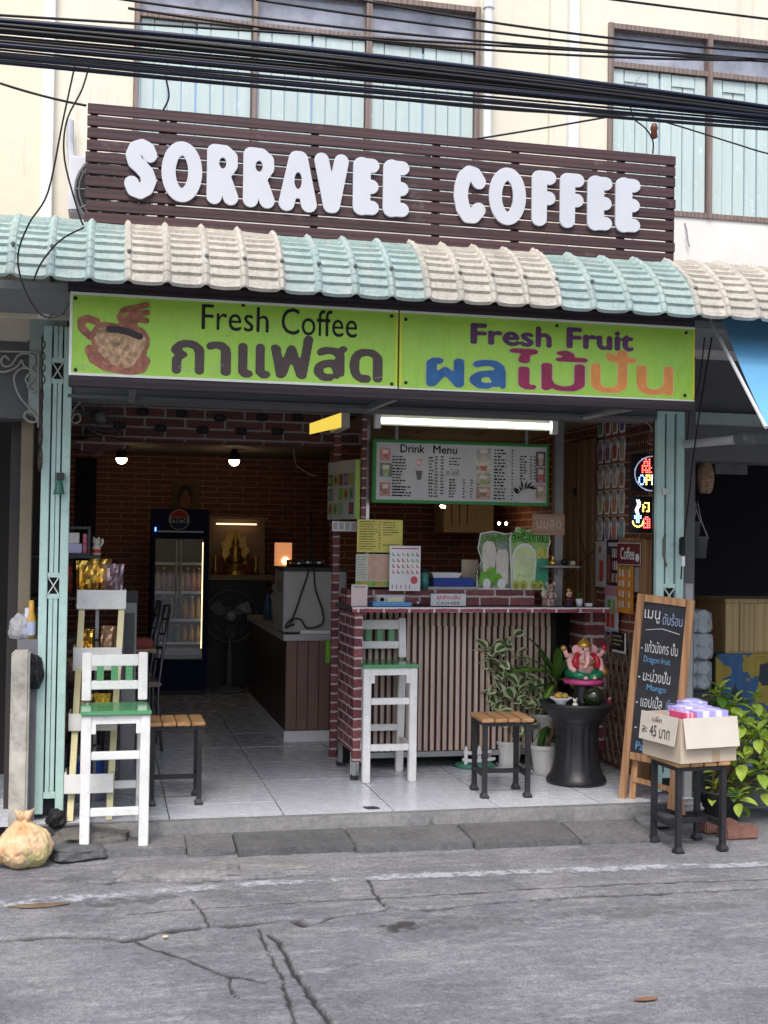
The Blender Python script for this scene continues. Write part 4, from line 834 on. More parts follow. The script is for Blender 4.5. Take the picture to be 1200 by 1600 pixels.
l2 = copy_tree(lo); a = [G(*q, 0) for q in ((237, 1259), (313, 1257))]; l2.location = ((a[0].x+a[1].x)/2-.005, a[0].y+.12, 0); l2.rotation_euler = (0, 0, .0); l2['label'] = 'teak slatted low stool with black legs beside the outside bar stool'
l3 = copy_tree(lo); l3.location = (2.062, -.52, ZS+.004); l3.rotation_euler = (0, 0, .08); l3.scale = (1.02, 1.02, 1.02); l3['label'] = 'teak slatted low stool on the street carrying a cardboard box'

# cardboard box with tissue packs
bz = ZS+.004+.464+.002; rzb = .17; MX = Matrix.Translation((2.065, -.52, bz)) @ Matrix.Rotation(rzb, 4, 'Z')
bxt = thing('cardboard_box', 'open cardboard box marked 45 baht on the street stool', 'box', (2.065, -.52, bz), rzb)
bw, bd, bh, t = .35, .33, .225, .005
for nm, a in (('side', (-bw/2, bw/2, -bd/2, -bd/2+t, 0, bh)), ('side', (-bw/2, bw/2, bd/2-t, bd/2, 0, bh)), ('side', (-bw/2, -bw/2+t, -bd/2+t, bd/2-t, 0, bh)), ('side', (bw/2-t, bw/2, -bd/2+t, bd/2-t, 0, bh)), ('bottom', (-bw/2+t, bw/2-t, -bd/2+t, bd/2-t, 0, t))):
    MB().box(*a).make(nm, M_card, bxt, local=True)
MB().prism([V(q) for q in ((-bw/2+.008, -bd/2-.006, bh+.006), (bw/2-.004, -bd/2-.006, bh+.006), (bw/2-.004, -bd/2-.03, bh-.145), (-bw/2+.012, -bd/2-.03, bh-.145))], (0, -.004, 0)).make('flap', M_cardin, bxt, local=True)
fl = MB().prism([V(q) for q in ((-bw/2-.006, bd/2-.0, bh+.006), (-bw/2-.006, -bd/2+.01, bh+.006), (-bw/2-.022, -bd/2+.02, bh-.14), (-bw/2-.022, bd/2-.0, bh-.14))], (-.004, 0, 0)).make('flap', M_cardin, bxt, local=True)
MB().box(.02, .07, -bd/2-.001, -bd/2+.0005, .0, .06).make('tape', mat('brown_tape', (.4, .3, .2), .3), bxt, local=True)
# hand lettering on the side flap
o = V((-bw/2-.0105, bd/2-.0, bh+.006)); d = V((-bw/2-.0265, bd/2, bh-.14))-o; ux = V((0, -(bd-.015), 0)); m = MB(); 
def onflap(u0, v0, u1, v1): tl = o+ux*u0+d*v0; return tl, o+ux*u1+d*v0, o+ux*u0+d*v1
for s, q in (('แพ็ค', (.34, .1, .6, .3)), ('ละ', (.08, .52, .22, .75)), ('45 บาท', (.3, .42, .85, .82))): fit_text(m, s, *onflap(*q), .0018)
m.make('handwriting', M_ink, fl if False else bxt)
mt = m  # (handwriting stays a part of the box)
bpy.data.objects['handwriting'].matrix_parent_inverse = Matrix.Identity(4)
def tissue(i, x, y, z, w, d, h, rz, mats, label):
    o = thing('tissue_pack', label, 'tissue pack', MX @ V((x, y, z)), rzb+rz, 'tissue packs in the cardboard box')
    m = MB(); n = 5
    for k in range(n):
        for j in range(3):
            m.m = (k+j) % 2; m.box(-w/2+w*k/n, -w/2+w*(k+1)/n, -d/2, d/2, h*j/3, h*(j+1)/3)
    m.make('wrapper', mats, o, local=True)
    m = MB(); 
    for k in range(3): m.disc(V((-w/2+w*(k+.5)/3, -d/2-.0015, h*.25)), V((1, 0, 0)), V((0, 0, 1)), 0, 0, .012, .01, 7)
    m.make('flower_print', flat('violet_print', (.16, .08, .42)), o, local=True)
    MB().ball((0, 0, h), w*.46, d*.45, .018, 12).make('crinkled_film', film('clear_purple_film', (.5, .48, .85), .45), o, local=True)
Mp = [flat('lavender_check', (.42, .38, .78)), flat('white_check', (.76, .76, .82))]; Mk = [flat('pink_check', (.72, .1, .22)), flat('rose_check', (.8, .45, .5))]
tissue(0, .05, -.08, bh-.07, .2, .1, .1, 0, Mp, 'lavender checked tissue pack along the box front'); tissue(1, .02, .02, bh-.06, .22, .09, .1, .05, Mp, 'lavender checked tissue pack heaped in the middle of the box'); tissue(2, -.09, -.06, bh-.075, .06, .14, .1, 0, Mk, 'pink tissue pack at the lettered side of the box'); tissue(3, .1, .11, bh-.05, .14, .08, .1, -.1, Mp, 'lavender checked tissue pack at the back of the box')

# ------------------------------------------------------------------ the drinks kiosk
KY = .92                                                            # plane of the striped front
kio = thing('drinks_counter', 'drinks kiosk counter with striped slat front and brick print edging', 'counter', (1.4, KY, 0))
KS = 1.16; xl = P(565, 1050, KY).x; xr = P(862, 1000, KS).x; xe = P(945, 955, KY).x; ct = P(700, 948, KY-.04).z; zb = P(700, 1173, KS).z
ns = 32; w = (xr-xl)/ns; zk = P(700, 978, KS).z
MB().box(xl, xr, KS+.012, KS+.03, zb, ct-.05).make('backing', M_slatback, kio)
for i in range(ns):
    x = xl+i*w; e = rng.uniform(-.0012, .0012)
    MB().box(x+w*.24+e, x+w*.8+e, KS-.002, KS+.012, zb+.004, zk-.002).make('slat', M_slat, kio)
    sh = .012*math.sin(i*.35)
    MB().box(x+w*.24+sh*.4, x+w*.8+sh*.4, KS-.006, KS+.0118, zk, ct-.05).make('slat', M_slat, kio)
MB().box(xl, xr, KS-.004, KS+.02, zb-.035, zb-.001).make('bottom_rail', M_greymetal, kio)
# brick print end panel and its feet
ya, yb2 = KY-.03, KY+.47; xp = P(558, 1100, ya).x
MB().box(xl-.055, xl-.003, ya, ya+.05, .11, ct-.04).make('front_stile', M_brickprint, kio); MB().box(xl-.055, xl-.035, ya+.051, yb2, .16, ct-.04).make('end_panel', M_brickprint_y, kio)
for y in (ya+.02, yb2-.02): m = MB(); m.bar((xl-.04, y, .02), (xl-.04, y, .2), .028, .028); m.make('leg', M_steel, kio); MB().box(xl-.062, xl-.018, y-.022, y+.022, 0, .025).make('foot', M_black, kio)
MB().tube([(xl-.01, ya+.2, 0), (xl-.01, ya+.2, .2)], .02, 10).make('leg', M_white, kio)
MB().box(xr+.002, xr+.03, KS, KS+.3, .1, ct-.05).make('end_panel', M_dark, kio)
MB().box(xl-.03, xe, KS+.3, KS+.33, .0, ct-.05).make('back_panel', M_dark, kio)
top = MB().box(xl-.075, xe, ya-.04, KY+.5, ct-.0295, ct).make('countertop', mat('dark_countertop', (.07, .06, .065), .25), kio); MB().box(xl-.078, xe+.002, ya-.044, ya-.0405, ct-.034, ct-.002).make('edge_band', M_brickprint_h if False else brick('brick_print_edge', (.3, .06, .085), (.36, .09, .11), (.66, .6, .62), 'xz', .16, .034, .006), kio)
lz = P(700, 922, KY+.14).z; lx = P(835, 925, KY+.14).x
led = MB().box(xl-.07, lx, KY+.14, KY+.36, ct+.002, lz).make('raised_ledge', M_brickprint, kio)
MB().box(P(913, 1050, 1.14).x, 2.33, KS-.02, KS+.25, .1, ct-.05).make('pier', brick('brick_print_pier', (.21, .045, .05), (.27, .07, .075), (.5, .46, .46), 'xz', .2, .085, .01), kio)
# posts
pz = P(568, 650, KY+.2).z; px1 = P(571, 800, KY+.2).x; px2 = P(525, 800, KY+.75).x; px3 = P(872, 800, KY+.2).x
MB().box(px1-.03, px1-.001, KY+.18, KY+.22, ct+.0, 2.5).make('post', M_brickprint, kio); MB().box(px1, px1+.02, KY+.18, KY+.22, ct, 2.5).make('post', M_steel, kio); MB().box(px2-.02, px2+.025, KY+.73, KY+.77, 0, 2.5).make('post', M_brickprint, kio)
MB().box(px3-.028, px3+.028, KY+.18, KY+.23, ct, 2.5).make('post', mat('dull_aluminium', (.33, .33, .34), .45, .6), kio)
# header rail
MB().box(px1-.03, px3+.03, KY+.17, KY+.2, P(700, 652, KY+.17).z, P(700, 640, KY+.17).z+.04).make('header', M_lintel, kio)
# side curtain of thin slats, green band
m0 = rect(515, 1040, 537, 1170, KY+.9); nsl = 8
for i in range(nsl): x = m0[0]+(m0[1]-m0[0])*i/nsl; MB().box(x+.002, x+(m0[1]-m0[0])/nsl-.004, KY+.88, KY+.9, m0[2], m0[3]).make('slat', M_slat, kio)
g = rect(508, 1000, 537, 1035, KY+.86); MB().box(g[0], g[1], KY+.84, KY+.87, g[2], g[3]).make('green_band', flat('lime_band', (.12, .3, .03)), kio)
MB().tube([V((m0[0]+.05, KY+.88, 0)), V((m0[0]+.05, KY+.88, m0[2]))], .02, 10).make('caster', M_black, kio)

# drink menu board
y0 = KY+.05; a = rect(583, 690, 858, 788, y0)
mn = thing('drink_menu_board', 'wide green framed drink menu board hung over the counter', 'menu board', ((a[0]+a[1])/2, y0, a[2]))
MB().box(a[0], a[1], y0, y0+.05, a[2], a[3]).make('frame', M_greenflat, mn, bevel=.004); fb = .032
fb = .02; bo = V((a[0]+fb, y0-.003, a[2]+fb)); W = a[1]-a[0]-2*fb; H = a[3]-a[2]-2*fb; ex, ez = V((1, 0, 0)), V((0, 0, 1))
MB().box(bo.x, bo.x+W, y0-.003, y0-.0005, bo.z, bo.z+H).make('face', mat('marbled_menu_face', (.43, .43, .45), .35, var=.12, vs=5), mn)
rm = random.Random(3); m = MB(); o = bo+V((0, -.0015, 0))
for (u0, v0, u1, v1, rows, wl_) in ((.09, .05, .17, .78, 14, .025), (.1, .05, .2, .25, 4, .03), (.3, .05, .33, .78, 13, .015), (.335, .05, .355, .8, 14, .012), (.37, .1, .39, .8, 13, .012), (.42, .05, .46, .4, 7, .025), (.42, .62, .5, .78, 3, .025), (.5, .05, .515, .4, 7, .012), (.545, .05, .56, .4, 7, .012), (.685, .03, .755, .95, 16, .03), (.79, .03, .8, .95, 16, .012), (.84, .4, .88, .85, 9, .025), (.9, .4, .915, .85, 9, .012), (.925, .4, .94, .85, 8, .012)):
    dashes(m, o, ex, ez, u0*W, v0*H, u1*W, v1*H, rows, rm, 1.0, .6, wl_*W*.8)
fit_loops('lettering', bold_loops('Drink', .02), M_ink, mn, o+ex*(.135*W)+ez*(.975*H), o+ex*(.275*W)+ez*(.975*H), o+ex*(.135*W)+ez*(.83*H), off=.0005, depth=.0002); fit_loops('lettering', bold_loops('Menu', .02), M_ink, mn, o+ex*(.325*W)+ez*(.975*H), o+ex*(.465*W)+ez*(.975*H), o+ex*(.325*W)+ez*(.83*H), off=.0005, depth=.0002); fit_text(m, 'ชา โกโก้', o+ex*(.405*W)+ez*(.56*H), o+ex*(.475*W)+ez*(.56*H), o+ex*(.405*W)+ez*(.45*H), 0)
m.make('print', M_ink, mn)
pics = [((0.02, 0.68, 0.08, 0.9), (0.463, 0.193, 0.205)), ((0.018, 0.4, 0.09, 0.64), (0.155, 0.179, 0.155)), ((0.02, 0.06, 0.08, 0.3), (0.421, 0.181, 0.169)), ((0.58, 0.76, 0.665, 0.95), (0.327, 0.327, 0.315)), ((0.58, 0.52, 0.665, 0.73), (0.429, 0.405, 0.357)), ((0.58, 0.28, 0.665, 0.5), (0.339, 0.297, 0.243)), ((0.58, 0.05, 0.665, 0.26), (0.354, 0.204, 0.162)), ((0.935, 0.66, 0.995, 0.92), (0.102, 0.084, 0.084)), ((0.935, 0.36, 0.995, 0.64), (0.209, 0.107, 0.125)), ((0.935, 0.05, 0.995, 0.33), (0.439, 0.211, 0.259)), ((0.225, 0.6, 0.265, 0.73), (0.493, 0.283, 0.313)), ((0.225, 0.36, 0.265, 0.52), (0.121, 0.103, 0.097))]
for k, ((u0, v0, u1, v1), c) in enumerate(pics):
    m = MB(); m.quad(o, ex, ez, u0*W, v0*H, u1*W, v1*H) if k < 10 else m.poly([o+ex*(u*W)+ez*(v*H) for u, v in ((u0, v1), (u1, v1), (u1-.008, v0), (u0+.008, v0))])
    if k < 10:
        m.m = 1; uc = (u0+u1)/2; o2 = o+V((0, -.0008, 0)); w2 = (u1-u0)*.28; m.poly([o2+ex*(u*W)+ez*(v*H) for u, v in ((uc-w2, v1-(v1-v0)*.15), (uc+w2, v1-(v1-v0)*.15), (uc+w2*.7, v0+.02), (uc-w2*.7, v0+.02))])
        m.m = 2; o2 = o+V((0, -.0014, 0)); m.poly([o2+ex*(u*W)+ez*(v*H) for u, v in ((uc-w2*.9, v0+(v1-v0)*.55), (uc+w2*.9, v0+(v1-v0)*.55), (uc+w2*.7, v0+.03), (uc-w2*.7, v0+.03))])
    m.make('drink_picture', [mat('pic%d' % k, c, .4, var=.5, vs=40, bump=0), flat('pic_cup', (.55, .5, .45)), mat('pic_liquid%d' % (k % 4), [(.4, .12, .1), (.26, .33, .15), (.25, .16, .1), (.45, .3, .28)][k % 4], .4)], mn)
m = MB(); uc, vc = .835*W, .1*H
for k in range(9):
    a_ = R(200-k*22); L = H*rm.uniform(.18, .3); tip = o+ex*(uc+.03*W+math.cos(a_)*L+k*.004*W)+ez*(vc+.08*H+abs(math.sin(a_))*L*.9); b0 = o+ex*(uc+k*.006*W)+ez*(vc+.05*H+k*.014*H); n_ = V((tip.z-b0.z, 0, b0.x-tip.x)).normalized()*.008; m.poly([b0, (b0+tip)/2+n_, tip, (b0+tip)/2-n_])
m.make('leaf_print', M_ink, mn)
for x in (P(618, 670, KY+.1).x, P(820, 678, KY+.1).x): MB().box(x-.008, x+.008, KY+.06, KY+.09, rect(600, 660, 610, 694, KY+.08)[2], 2.3).make('hanger', M_greymetal, mn)
# fluorescent batten and yellow light box
a = rect(592, 652, 862, 671, KY-.15); fl = thing('fluorescent_lamp', 'long lit fluorescent tube above the drink menu board', 'lamp', ((a[0]+a[1])/2, KY-.15, a[2]))
zc = (a[2]+a[3])/2
MB().box(a[0]-.02, a[1]+.02, KY-.13, KY-.1, a[2]+.012, a[3]+.012).make('fitting', mat('grey_lamp_housing', (.2, .2, .18), .5), fl); MB().tube([(a[0]+.01, KY-.155, zc), (a[1]-.01, KY-.155, zc)], .017, 16).make('tube', glow('fluorescent_white', (.93, 1, .82), 3.2), fl, smooth=True)
for x in (a[0]-.012, a[1]+.012): MB().box(x-.018, x+.018, KY-.185, KY-.131, a[2]-.012, a[3]+.016).make('end_cap', M_whitep, fl)
for x in (a[0]+.2, a[1]-.2): MB().bar((x, KY-.099, a[3]), (x, KY+.16, a[3]+.06), .02, .02).make('bracket', M_greymetal, fl)
a = rect(500, 646, 545, 676, KY+.1); lb = thing('yellow_light_box', 'small glowing yellow light box beside the kiosk post', 'lamp', (a[0], KY+.1, a[2]))
b0, b1 = a[0], a[1]; MB().prism([V(q) for q in ((b0, KY+.5, a[2]+.02), (b0, KY+.5, a[3]-.03), (b0+.12, KY+.05, a[3]), (b0+.12, KY+.05, a[2]+.03))], (.004, .004, 0)).make('diffuser', glow('yellow_diffuser', (1, .72, .1), .5), lb)
MB().prism([V(q) for q in ((b0+.126, KY+.045, a[2]+.03), (b0+.126, KY+.045, a[3]+.005), (b1, KY+.07, a[3]+.005), (b1, KY+.07, a[2]+.03))], (0, .4, 0)).make('housing', mat('cream_lamp_housing', (.5, .49, .42), .4), lb)

def poster(name, label, cat, a, y, face, mats_dash=None, border=None, thick=.004, lean=0, seed=0):
    t = thing(name, label, cat, ((a[0]+a[1])/2, y, a[2])); sh_ = MB().box(a[0], a[1], y, y+thick, a[2], a[3]).make('sheet', face, t); return sh_, V((a[0], y-.0012, a[2])), a[1]-a[0], a[3]-a[2]
# side menu on the kiosk flank
t = thing('side_menu_board', 'tilted fruit drink menu board on the kiosk flank', 'menu board', P(540, 812, 1.3)); A, B_, C_, D_ = P(513, 727, KY+.62), P(564, 718, KY+.2), P(566, 811, KY+.2), P(513, 812, KY+.62)
A.z = B_.z+.0; D_.z = C_.z; B_.x -= .035; C_.x = B_.x; A.x = D_.x = min(A.x, D_.x)
A.x = B_.x-.10; D_.x = A.x; nn = (B_-A).cross(A-D_).normalized()
MB().prism([A, B_, C_, D_], nn*-.02).make('panel', mat('grey_menu_face', (.42, .4, .4), .5), t); MB().prism([B_, B_+V((.012, -.01, 0)), C_+V((.012, -.01, 0)), C_], nn*-.02).make('edge', flat('lime_edge', (.35, .5, .12)), t)
ux, uz = (B_-A), (A-D_); o = D_+nn*.0015; rr = random.Random(9); fc = [(.2, .35, .06), (.4, .05, .05), (.06, .2, .06), (.3, .4, .08), (.05, .12, .04), (.35, .05, .12), (.25, .28, .3), (.5, .3, .06)]
fm = [flat('fruit%d' % k, c) for k, c in enumerate(fc)]
for r_ in range(3):
    for c_ in range(5):
        if rr.random() < .85: m = MB(); m.quad(o, ux, uz, .03+c_*.19, .08+r_*.25, .19+c_*.19, .28+r_*.25); m.m = 1; m.disc(o+nn*.0006, ux, uz, .11+c_*.19, .18+r_*.25, .05, .07, 8); m.make('fruit_picture', [fm[(c_*3+r_*2) % 8], fm[(c_+r_*5+1) % 8]], t)
a = rect(519, 815, 557, 830, KY+.3); t2, o, W, H = poster('name_card_strip', 'strip of four small pale cards under the side menu', 'cards', a, KY+.3, M_paper); m = MB(); rr = random.Random(2)
for k in range(4): m.quad(o, ex, ez, W*(.03+k*.25), H*.15, W*(.22+k*.25), H*.9)
m.make('print', flat('grey_card', (.4, .4, .42)), t2)
# yellow price list and lower poster on the post
a = rect(558, 812, 629, 863, KY+.1); t, o, W, H = poster('price_list', 'yellow printed price list fixed to the kiosk post', 'price list', a, KY+.1, mat('yellow_card', (.58, .52, .12), .5, var=.06)); m = MB(); rr = random.Random(5)
dashes(m, o, ex, ez, W*.05, H*.06, W*.44, H*.97, 12, rr, 1, .4, W*.05); dashes(m, o, ex, ez, W*.47, H*.06, W*.52, H*.97, 11, rr, 1, .4, W*.04); dashes(m, o, ex, ez, W*.57, H*.5, W*.95, H*.95, 6, rr, .9, .4, W*.05); fit_text(m, 'อร่อยทุกเมนู', o+ex*(W*.57)+ez*(H*.28), o+ex*(W*.92)+ez*(H*.28), o+ex*(W*.57)+ez*(H*.17), 0)
m.make('print', M_ink, t)
a = rect(556, 866, 628, 917, KY+.1); t, o, W, H = poster('fruit_poster', 'pale fruit juice poster below the yellow price list', 'poster', a, KY+.1, flat('cream_poster', (.5, .5, .42))); m = MB(); rr = random.Random(6)
dashes(m, o, ex, ez, W*.03, H*.25, W*.25, H*.95, 9, rr, 1, .5, W*.06); dashes(m, o, ex, ez, W*.72, H*.25, W*.97, H*.95, 9, rr, 1, .5, W*.06); m.make('print', flat('grey_ink', (.25, .25, .25)), t)
m = MB(); m.quad(o, ex, ez, W*.27, H*.22, W*.7, H*.97); m.make('photo', mat('peach_photo', (.52, .33, .25), .5, var=.2, vs=14), t)
m = MB()
for k in range(9): m.m = k % 3; m.disc(o+V((0, -.0005*k, 0)), ex, ez, W*(.06+k*.11), H*.1, W*.07, H*.09, 9)
m.make('fruit_print', [fm[0], fm[7], fm[3]], t)
# menu stand with cup icons
a = rect(607, 853, 655, 923, KY+.08); t, o, W, H = poster('menu_stand', 'acrylic stand menu with rows of little cup pictures', 'menu stand', a, KY+.05, mat('white_menu_card', (.68, .66, .68), .3), thick=.006); rr = random.Random(8)
ic = [flat('icon%d' % k, c) for k, c in enumerate([(.5, .08, .1), (.55, .2, .1), (.35, .1, .3), (.2, .4, .2), (.6, .35, .25), (.45, .06, .2)])]; m = MB()
for r_ in range(4):
    for c_ in range(6):
        m.m = rr.randrange(6); u, v = W*(.08+c_*.155), H*(.38+r_*.13); m.poly([o+ex*(u+q0*W)+ez*(v+q1*H) for q0, q1 in ((0, .07), (.04, .085), (.05, .03), (.1, .03), (.09, 0), (.02, 0))])
for k in range(5): m.m = 2; m.quad(o, ex, ez, W*(.08+.14*k), H*.04, W*(.11+.14*k), H*.14)
m.m = 0; m.disc(o, ex, ez, W*.8, H*.24, W*.12, H*.09, 9); m.m = 5; m.quad(o, ex, ez, W*.06, H*.93, W*.94, H*.955); m.make('print', ic, t)
MB().box(a[0], a[1], KY+.056, KY+.1, a[2]-.0, a[2]+.004).make('foot', film('clear_acrylic', (.8, .85, .9), .3), t)
# cashier plate
a = rect(672, 922, 729, 943, KY-.03); zt = ct; dz = a[2]-(ct+.001); a = (a[0], a[1], ct+.001, a[3]-dz); t = thing('cashier_plate', 'silver plate reading CASHIER standing on the counter edge', 'sign', ((a[0]+a[1])/2, KY-.03, a[2])); MB().box(a[0], a[1], KY-.03, KY-.024, a[2], a[3]).make('border', M_ink, t, bevel=.002); MB().box(a[0]+.004, a[1]-.004, KY-.0318, KY-.0302, a[2]+.004, a[3]-.004).make('face', mat('silver_face', (.5, .51, .54), .35, .3), t)
o = V((a[0], KY-.0318, a[2])); W, H = a[1]-a[0], a[3]-a[2]; m = MB(); fit_text(m, 'CASHIER', o+ex*W*.18+ez*H*.36, o+ex*W*.82+ez*H*.36, o+ex*W*.18+ez*H*.14, .001); m.make('lettering', M_ink, t); fit_loops('lettering', bold_loops('จุดชำระเงิน', .012), M_red, t, o+ex*W*.18+ez*H*.86, o+ex*W*.82+ez*H*.86, o+ex*W*.18+ez*H*.44, off=.0008, depth=.0002)
# pink payment card (no code), blue tray with box, bell
a = rect(549, 910, 574, 944, KY-.03); h = a[3]-a[2]; MBt = thing('payment_card', 'pale pink payment card standing at the counter corner', 'card', (a[0], KY, ct)); MB().box(a[0], a[1], KY-.03, KY-.026, ct+.001, ct+.001+h).make('card', flat('pale_pink_card', (.62, .5, .49)), MBt); m = MB(); o = V((a[0], KY-.0312, ct)); m.quad(o, ex, ez, .01, h*.87, a[1]-a[0]-.01, h*.93); m.make('print', flat('grey_ink', (.25, .25, .25)), MBt)
a = rect(582, 936, 640, 944, KY); t = thing('blue_tray', 'small sky blue plastic tray on the counter', 'tray', ((a[0]+a[1])/2, KY+.05, ct)); hw = (a[1]-a[0])/2; cx_ = (a[0]+a[1])/2
m = MB(); m.prism([V((cx_+s*(hw-.015*(abs(s) if 1 else 1)), y, ct+.001)) for s, y in ((-1, KY-.02), (1, KY-.02), (1, KY+.1), (-1, KY+.1))], (0, 0, .004)); m.make('base', flat('sky_blue_plastic', (.1, .32, .62), .3), t)
for (q0, q1) in (((cx_-hw, KY-.03), (cx_+hw, KY-.03)), ((cx_+hw, KY-.03), (cx_+hw, KY+.11)), ((cx_+hw, KY+.11), (cx_-hw, KY+.11)), ((cx_-hw, KY+.11), (cx_-hw, KY-.03))): MB().bar((*q0, ct+.014), (*q1, ct+.014), .008, .024).make('rim', flat('sky_blue_plastic', (.1, .32, .62), .3), t)
t = thing('plastic_box', 'clear plastic box with a paper note in the blue tray', 'box', (cx_, KY+.03, ct+.006)); MB().box(cx_-hw*.8, cx_+hw*.75, KY-.005, KY+.08, ct+.0055, ct+.07).make('shell', film('clear_acrylic', (.8, .85, .9), .3), t, bevel=.006); MB().box(cx_-hw*.2, cx_+hw*.6, KY-.008, KY-.006, ct+.028, ct+.055).make('note', flat('cream_note', (.62, .56, .38)), t); MB().lathe([(0, 0), (.012, 0)], (0, 0, 0), 14, Matrix.Translation((cx_-hw*.5, KY-.007, ct+.042)) @ Matrix.Rotation(R(90), 4, 'X')).make('sticker', flat('pink_sticker', (.6, .35, .33)), t)
q = P(653, 944, KY); t = thing('counter_bell', 'small dark service bell beside the cashier plate', 'bell', (q.x, KY, ct)); MB().lathe([(.028, .001), (.028, .012), (.02, .014)], (q.x, KY, ct), 16).make('base', M_dark, t); MB().lathe([(.018, .0145), (.016, .026), (.008, .033), (0, .034)], (q.x, KY, ct), 16).make('dome', M_steel, t, smooth=True)
# blue box, white tray, tin, brown card on the ledge
LY = KY+.2
a = rect(678, 899, 741, 917, LY); t = thing('blue_box', 'flat royal blue box lying on the brick ledge', 'box', (a[0], LY, lz)); h = .055; MB().box(a[0], a[1], LY, LY+.14, lz+.02, lz+.02+h).make('body', flat('royal_blue', (.012, .045, .3), .35), t, bevel=.003); MB().box(a[0]-.05, a[1]+.02, LY-.02, LY+.16, lz+.001, lz+.0195).make('mat', M_greymetal, t)
b = rect(675, 892, 723, 901, LY); t = thing('white_dish', 'white oblong dish resting on the blue box', 'dish', (b[0], LY, lz+.075)); cxx = (b[0]+b[1])/2; hw = (b[1]-b[0])/2; zz = lz+.076
m = MB(); m.add([(cxx+s*w_*hw, LY+.07+q_*d_*.06, zz+z_) for z_, w_, d_ in ((0, .82, .8), (.032, 1, 1), (.032, .93, .93), (.006, .78, .75)) for s, q_ in ((-1, -1), (1, -1), (1, 1), (-1, 1))], [(3, 2, 1, 0)]+[(i*4+k, i*4+(k+1) % 4, i*4+4+(k+1) % 4, i*4+4+k) for i in range(3) for k in range(4)]+[(12, 13, 14, 15)]); m.make('bowl', M_whitep, t)
q = P(664, 915, LY-.03); t = thing('drink_tin', 'green and blue printed drink tin on the ledge', 'tin', (q.x, LY-.03, lz)); r = .031; MB().lathe([(r, .001), (r, .11)], (q.x, LY, lz), 20).make('body', mat('tin_print', (.04, .2, .17), .3, var=.9, vs=25, dirt=.5, dcol=(.12, .35, .5), ds=18), t, smooth=True); MB().lathe([(r+.002, .1105), (r+.002, .13), (0, .13)], (q.x, LY, lz), 20).make('lid', M_dark, t)
a = rect(726, 875, 752, 905, LY+.1); poster('brown_card', 'small brown kraft card with a round mark behind the blue box', 'card', (a[0], a[1], lz+.001, a[3]), LY+.17, M_card)

# cut-out standees
def cup_shape(m, o, cx, y0, y1, wb, wt, dome, mi): 
    m.m = mi; pts = [o+ex*(cx-wb)+ez*y0, o+ex*(cx+wb)+ez*y0, o+ex*(cx+wt)+ez*y1]
    pts += [o+ex*(cx+wt*math.cos(a))+ez*(y1+dome*math.sin(a)) for a in [math.pi*k/10 for k in range(1, 10)]]+[o+ex*(cx-wt)+ez*y1]; m.poly(pts)
def standee(name, label, px_, y, outline, build, face=None):
    a = rect(*px_, y); sc_ = lambda x, yy: V((P(x, (px_[1]+px_[3])/2, y).x, y, lz+.001+(px_[3]-yy)/(px_[3]-px_[1])*(a[3]-a[2])))
    t = thing(name, label, 'standee', ((a[0]+a[1])/2, y, lz)); m = MB(); m.prism([sc_(*q) for q in outline], (0, .006, 0)); m.make('board', M_paper, t); g_ = MB(); cx0 = sum(q[0] for q in outline)/len(outline); cy0 = sum(q[1] for q in outline)/len(outline); g_.poly([sc_(cx0+(q[0]-cx0)*.93, cy0+(q[1]-cy0)*.95)+V((0, -.0008, 0)) for q in outline]); g_.make('ground_print', face, t); build(t, sc_, a); return t
M_pgreen = flat('print_green', (.06, .25, .03)); M_plime = mat('print_lime', (.34, .44, .14), .4, var=.2, vs=10); M_pteal = flat('print_teal', (.06, .33, .2)); M_pcream = mat('print_cream', (.66, .62, .52), .4, var=.1, vs=20); M_pwhite = mat('print_smoothie_white', (.64, .6, .53), .4, var=.12, vs=25)
def coconut(t, s, a):
    o = V((a[0], s(0, 0).y-.002, lz)); hh = a[3]-a[2]; W = a[1]-a[0]; m = MB()
    for i, (cx, y0, y1, wb, wt, dm) in enumerate(((.34, .12, .66, .14, .2, .2), (.72, .1, .54, .15, .19, .2))): cup_shape(m, o-V((0, .0006*i, 0)), W*cx, hh*y0, hh*y1, W*wb, W*wt, hh*dm, 0)
    m.m = 1; o2 = o-V((0, .0024, 0))
    for cx, cy, r_ in ((.18, .2, .13), (.4, .25, .16), (.6, .18, .12)): m.disc(o2-V((0, .0004*cx, 0)), ex, ez, W*cx, hh*cy, W*r_, hh*r_*.95, 14)
    m.m = 2; o2 = o-V((0, .0034, 0)); m.disc(o2, ex, ez, W*.28, hh*.1, W*.11, hh*.1, 12); m.disc(o2-V((0, .0004, 0)), ex, ez, W*.7, hh*.1, W*.12, hh*.1, 12); m.m = 3
    for k in range(9): a_ = R(100+k*20); m.poly([o2+ex*(W*.1)+ez*(hh*(.12+.0)), o2+ex*(W*(.1+.16*math.cos(a_))-.004)+ez*(hh*(.14+.28*abs(math.sin(a_)))), o2+ex*(W*(.1+.16*math.cos(a_))+.004)+ez*(hh*(.13+.28*abs(math.sin(a_))))])
    m.m = 4; o3 = o-V((0, .001, 0)); m.quad(o3, ex, ez, W*.14, hh*.56, W*.9, hh*.58)
    m.make('print', [M_pwhite, mat('print_coconut_green', (.15, .4, .03), .4, var=.25, vs=20), M_whitep, M_pgreen, flat('print_lid', (.6, .58, .55))], t)
    fr = [V((a[0]+W*u, o.y-.001, lz+hh*v)) for u, v in ((.14, .985), (.92, .985), (.14, .83))]; fit_loops('lettering', bold_loops('มะพร้าว', .035), M_pgreen, t, *fr, off=.001, depth=.0003); fr = [V((a[0]+W*u, o.y-.001, lz+hh*v)) for u, v in ((.62, .83), (.98, .83), (.62, .7))]; fit_loops('lettering', bold_loops('นม', .04), flat('print_slate', (.2, .3, .3)), t, *fr, off=.001, depth=.0003)
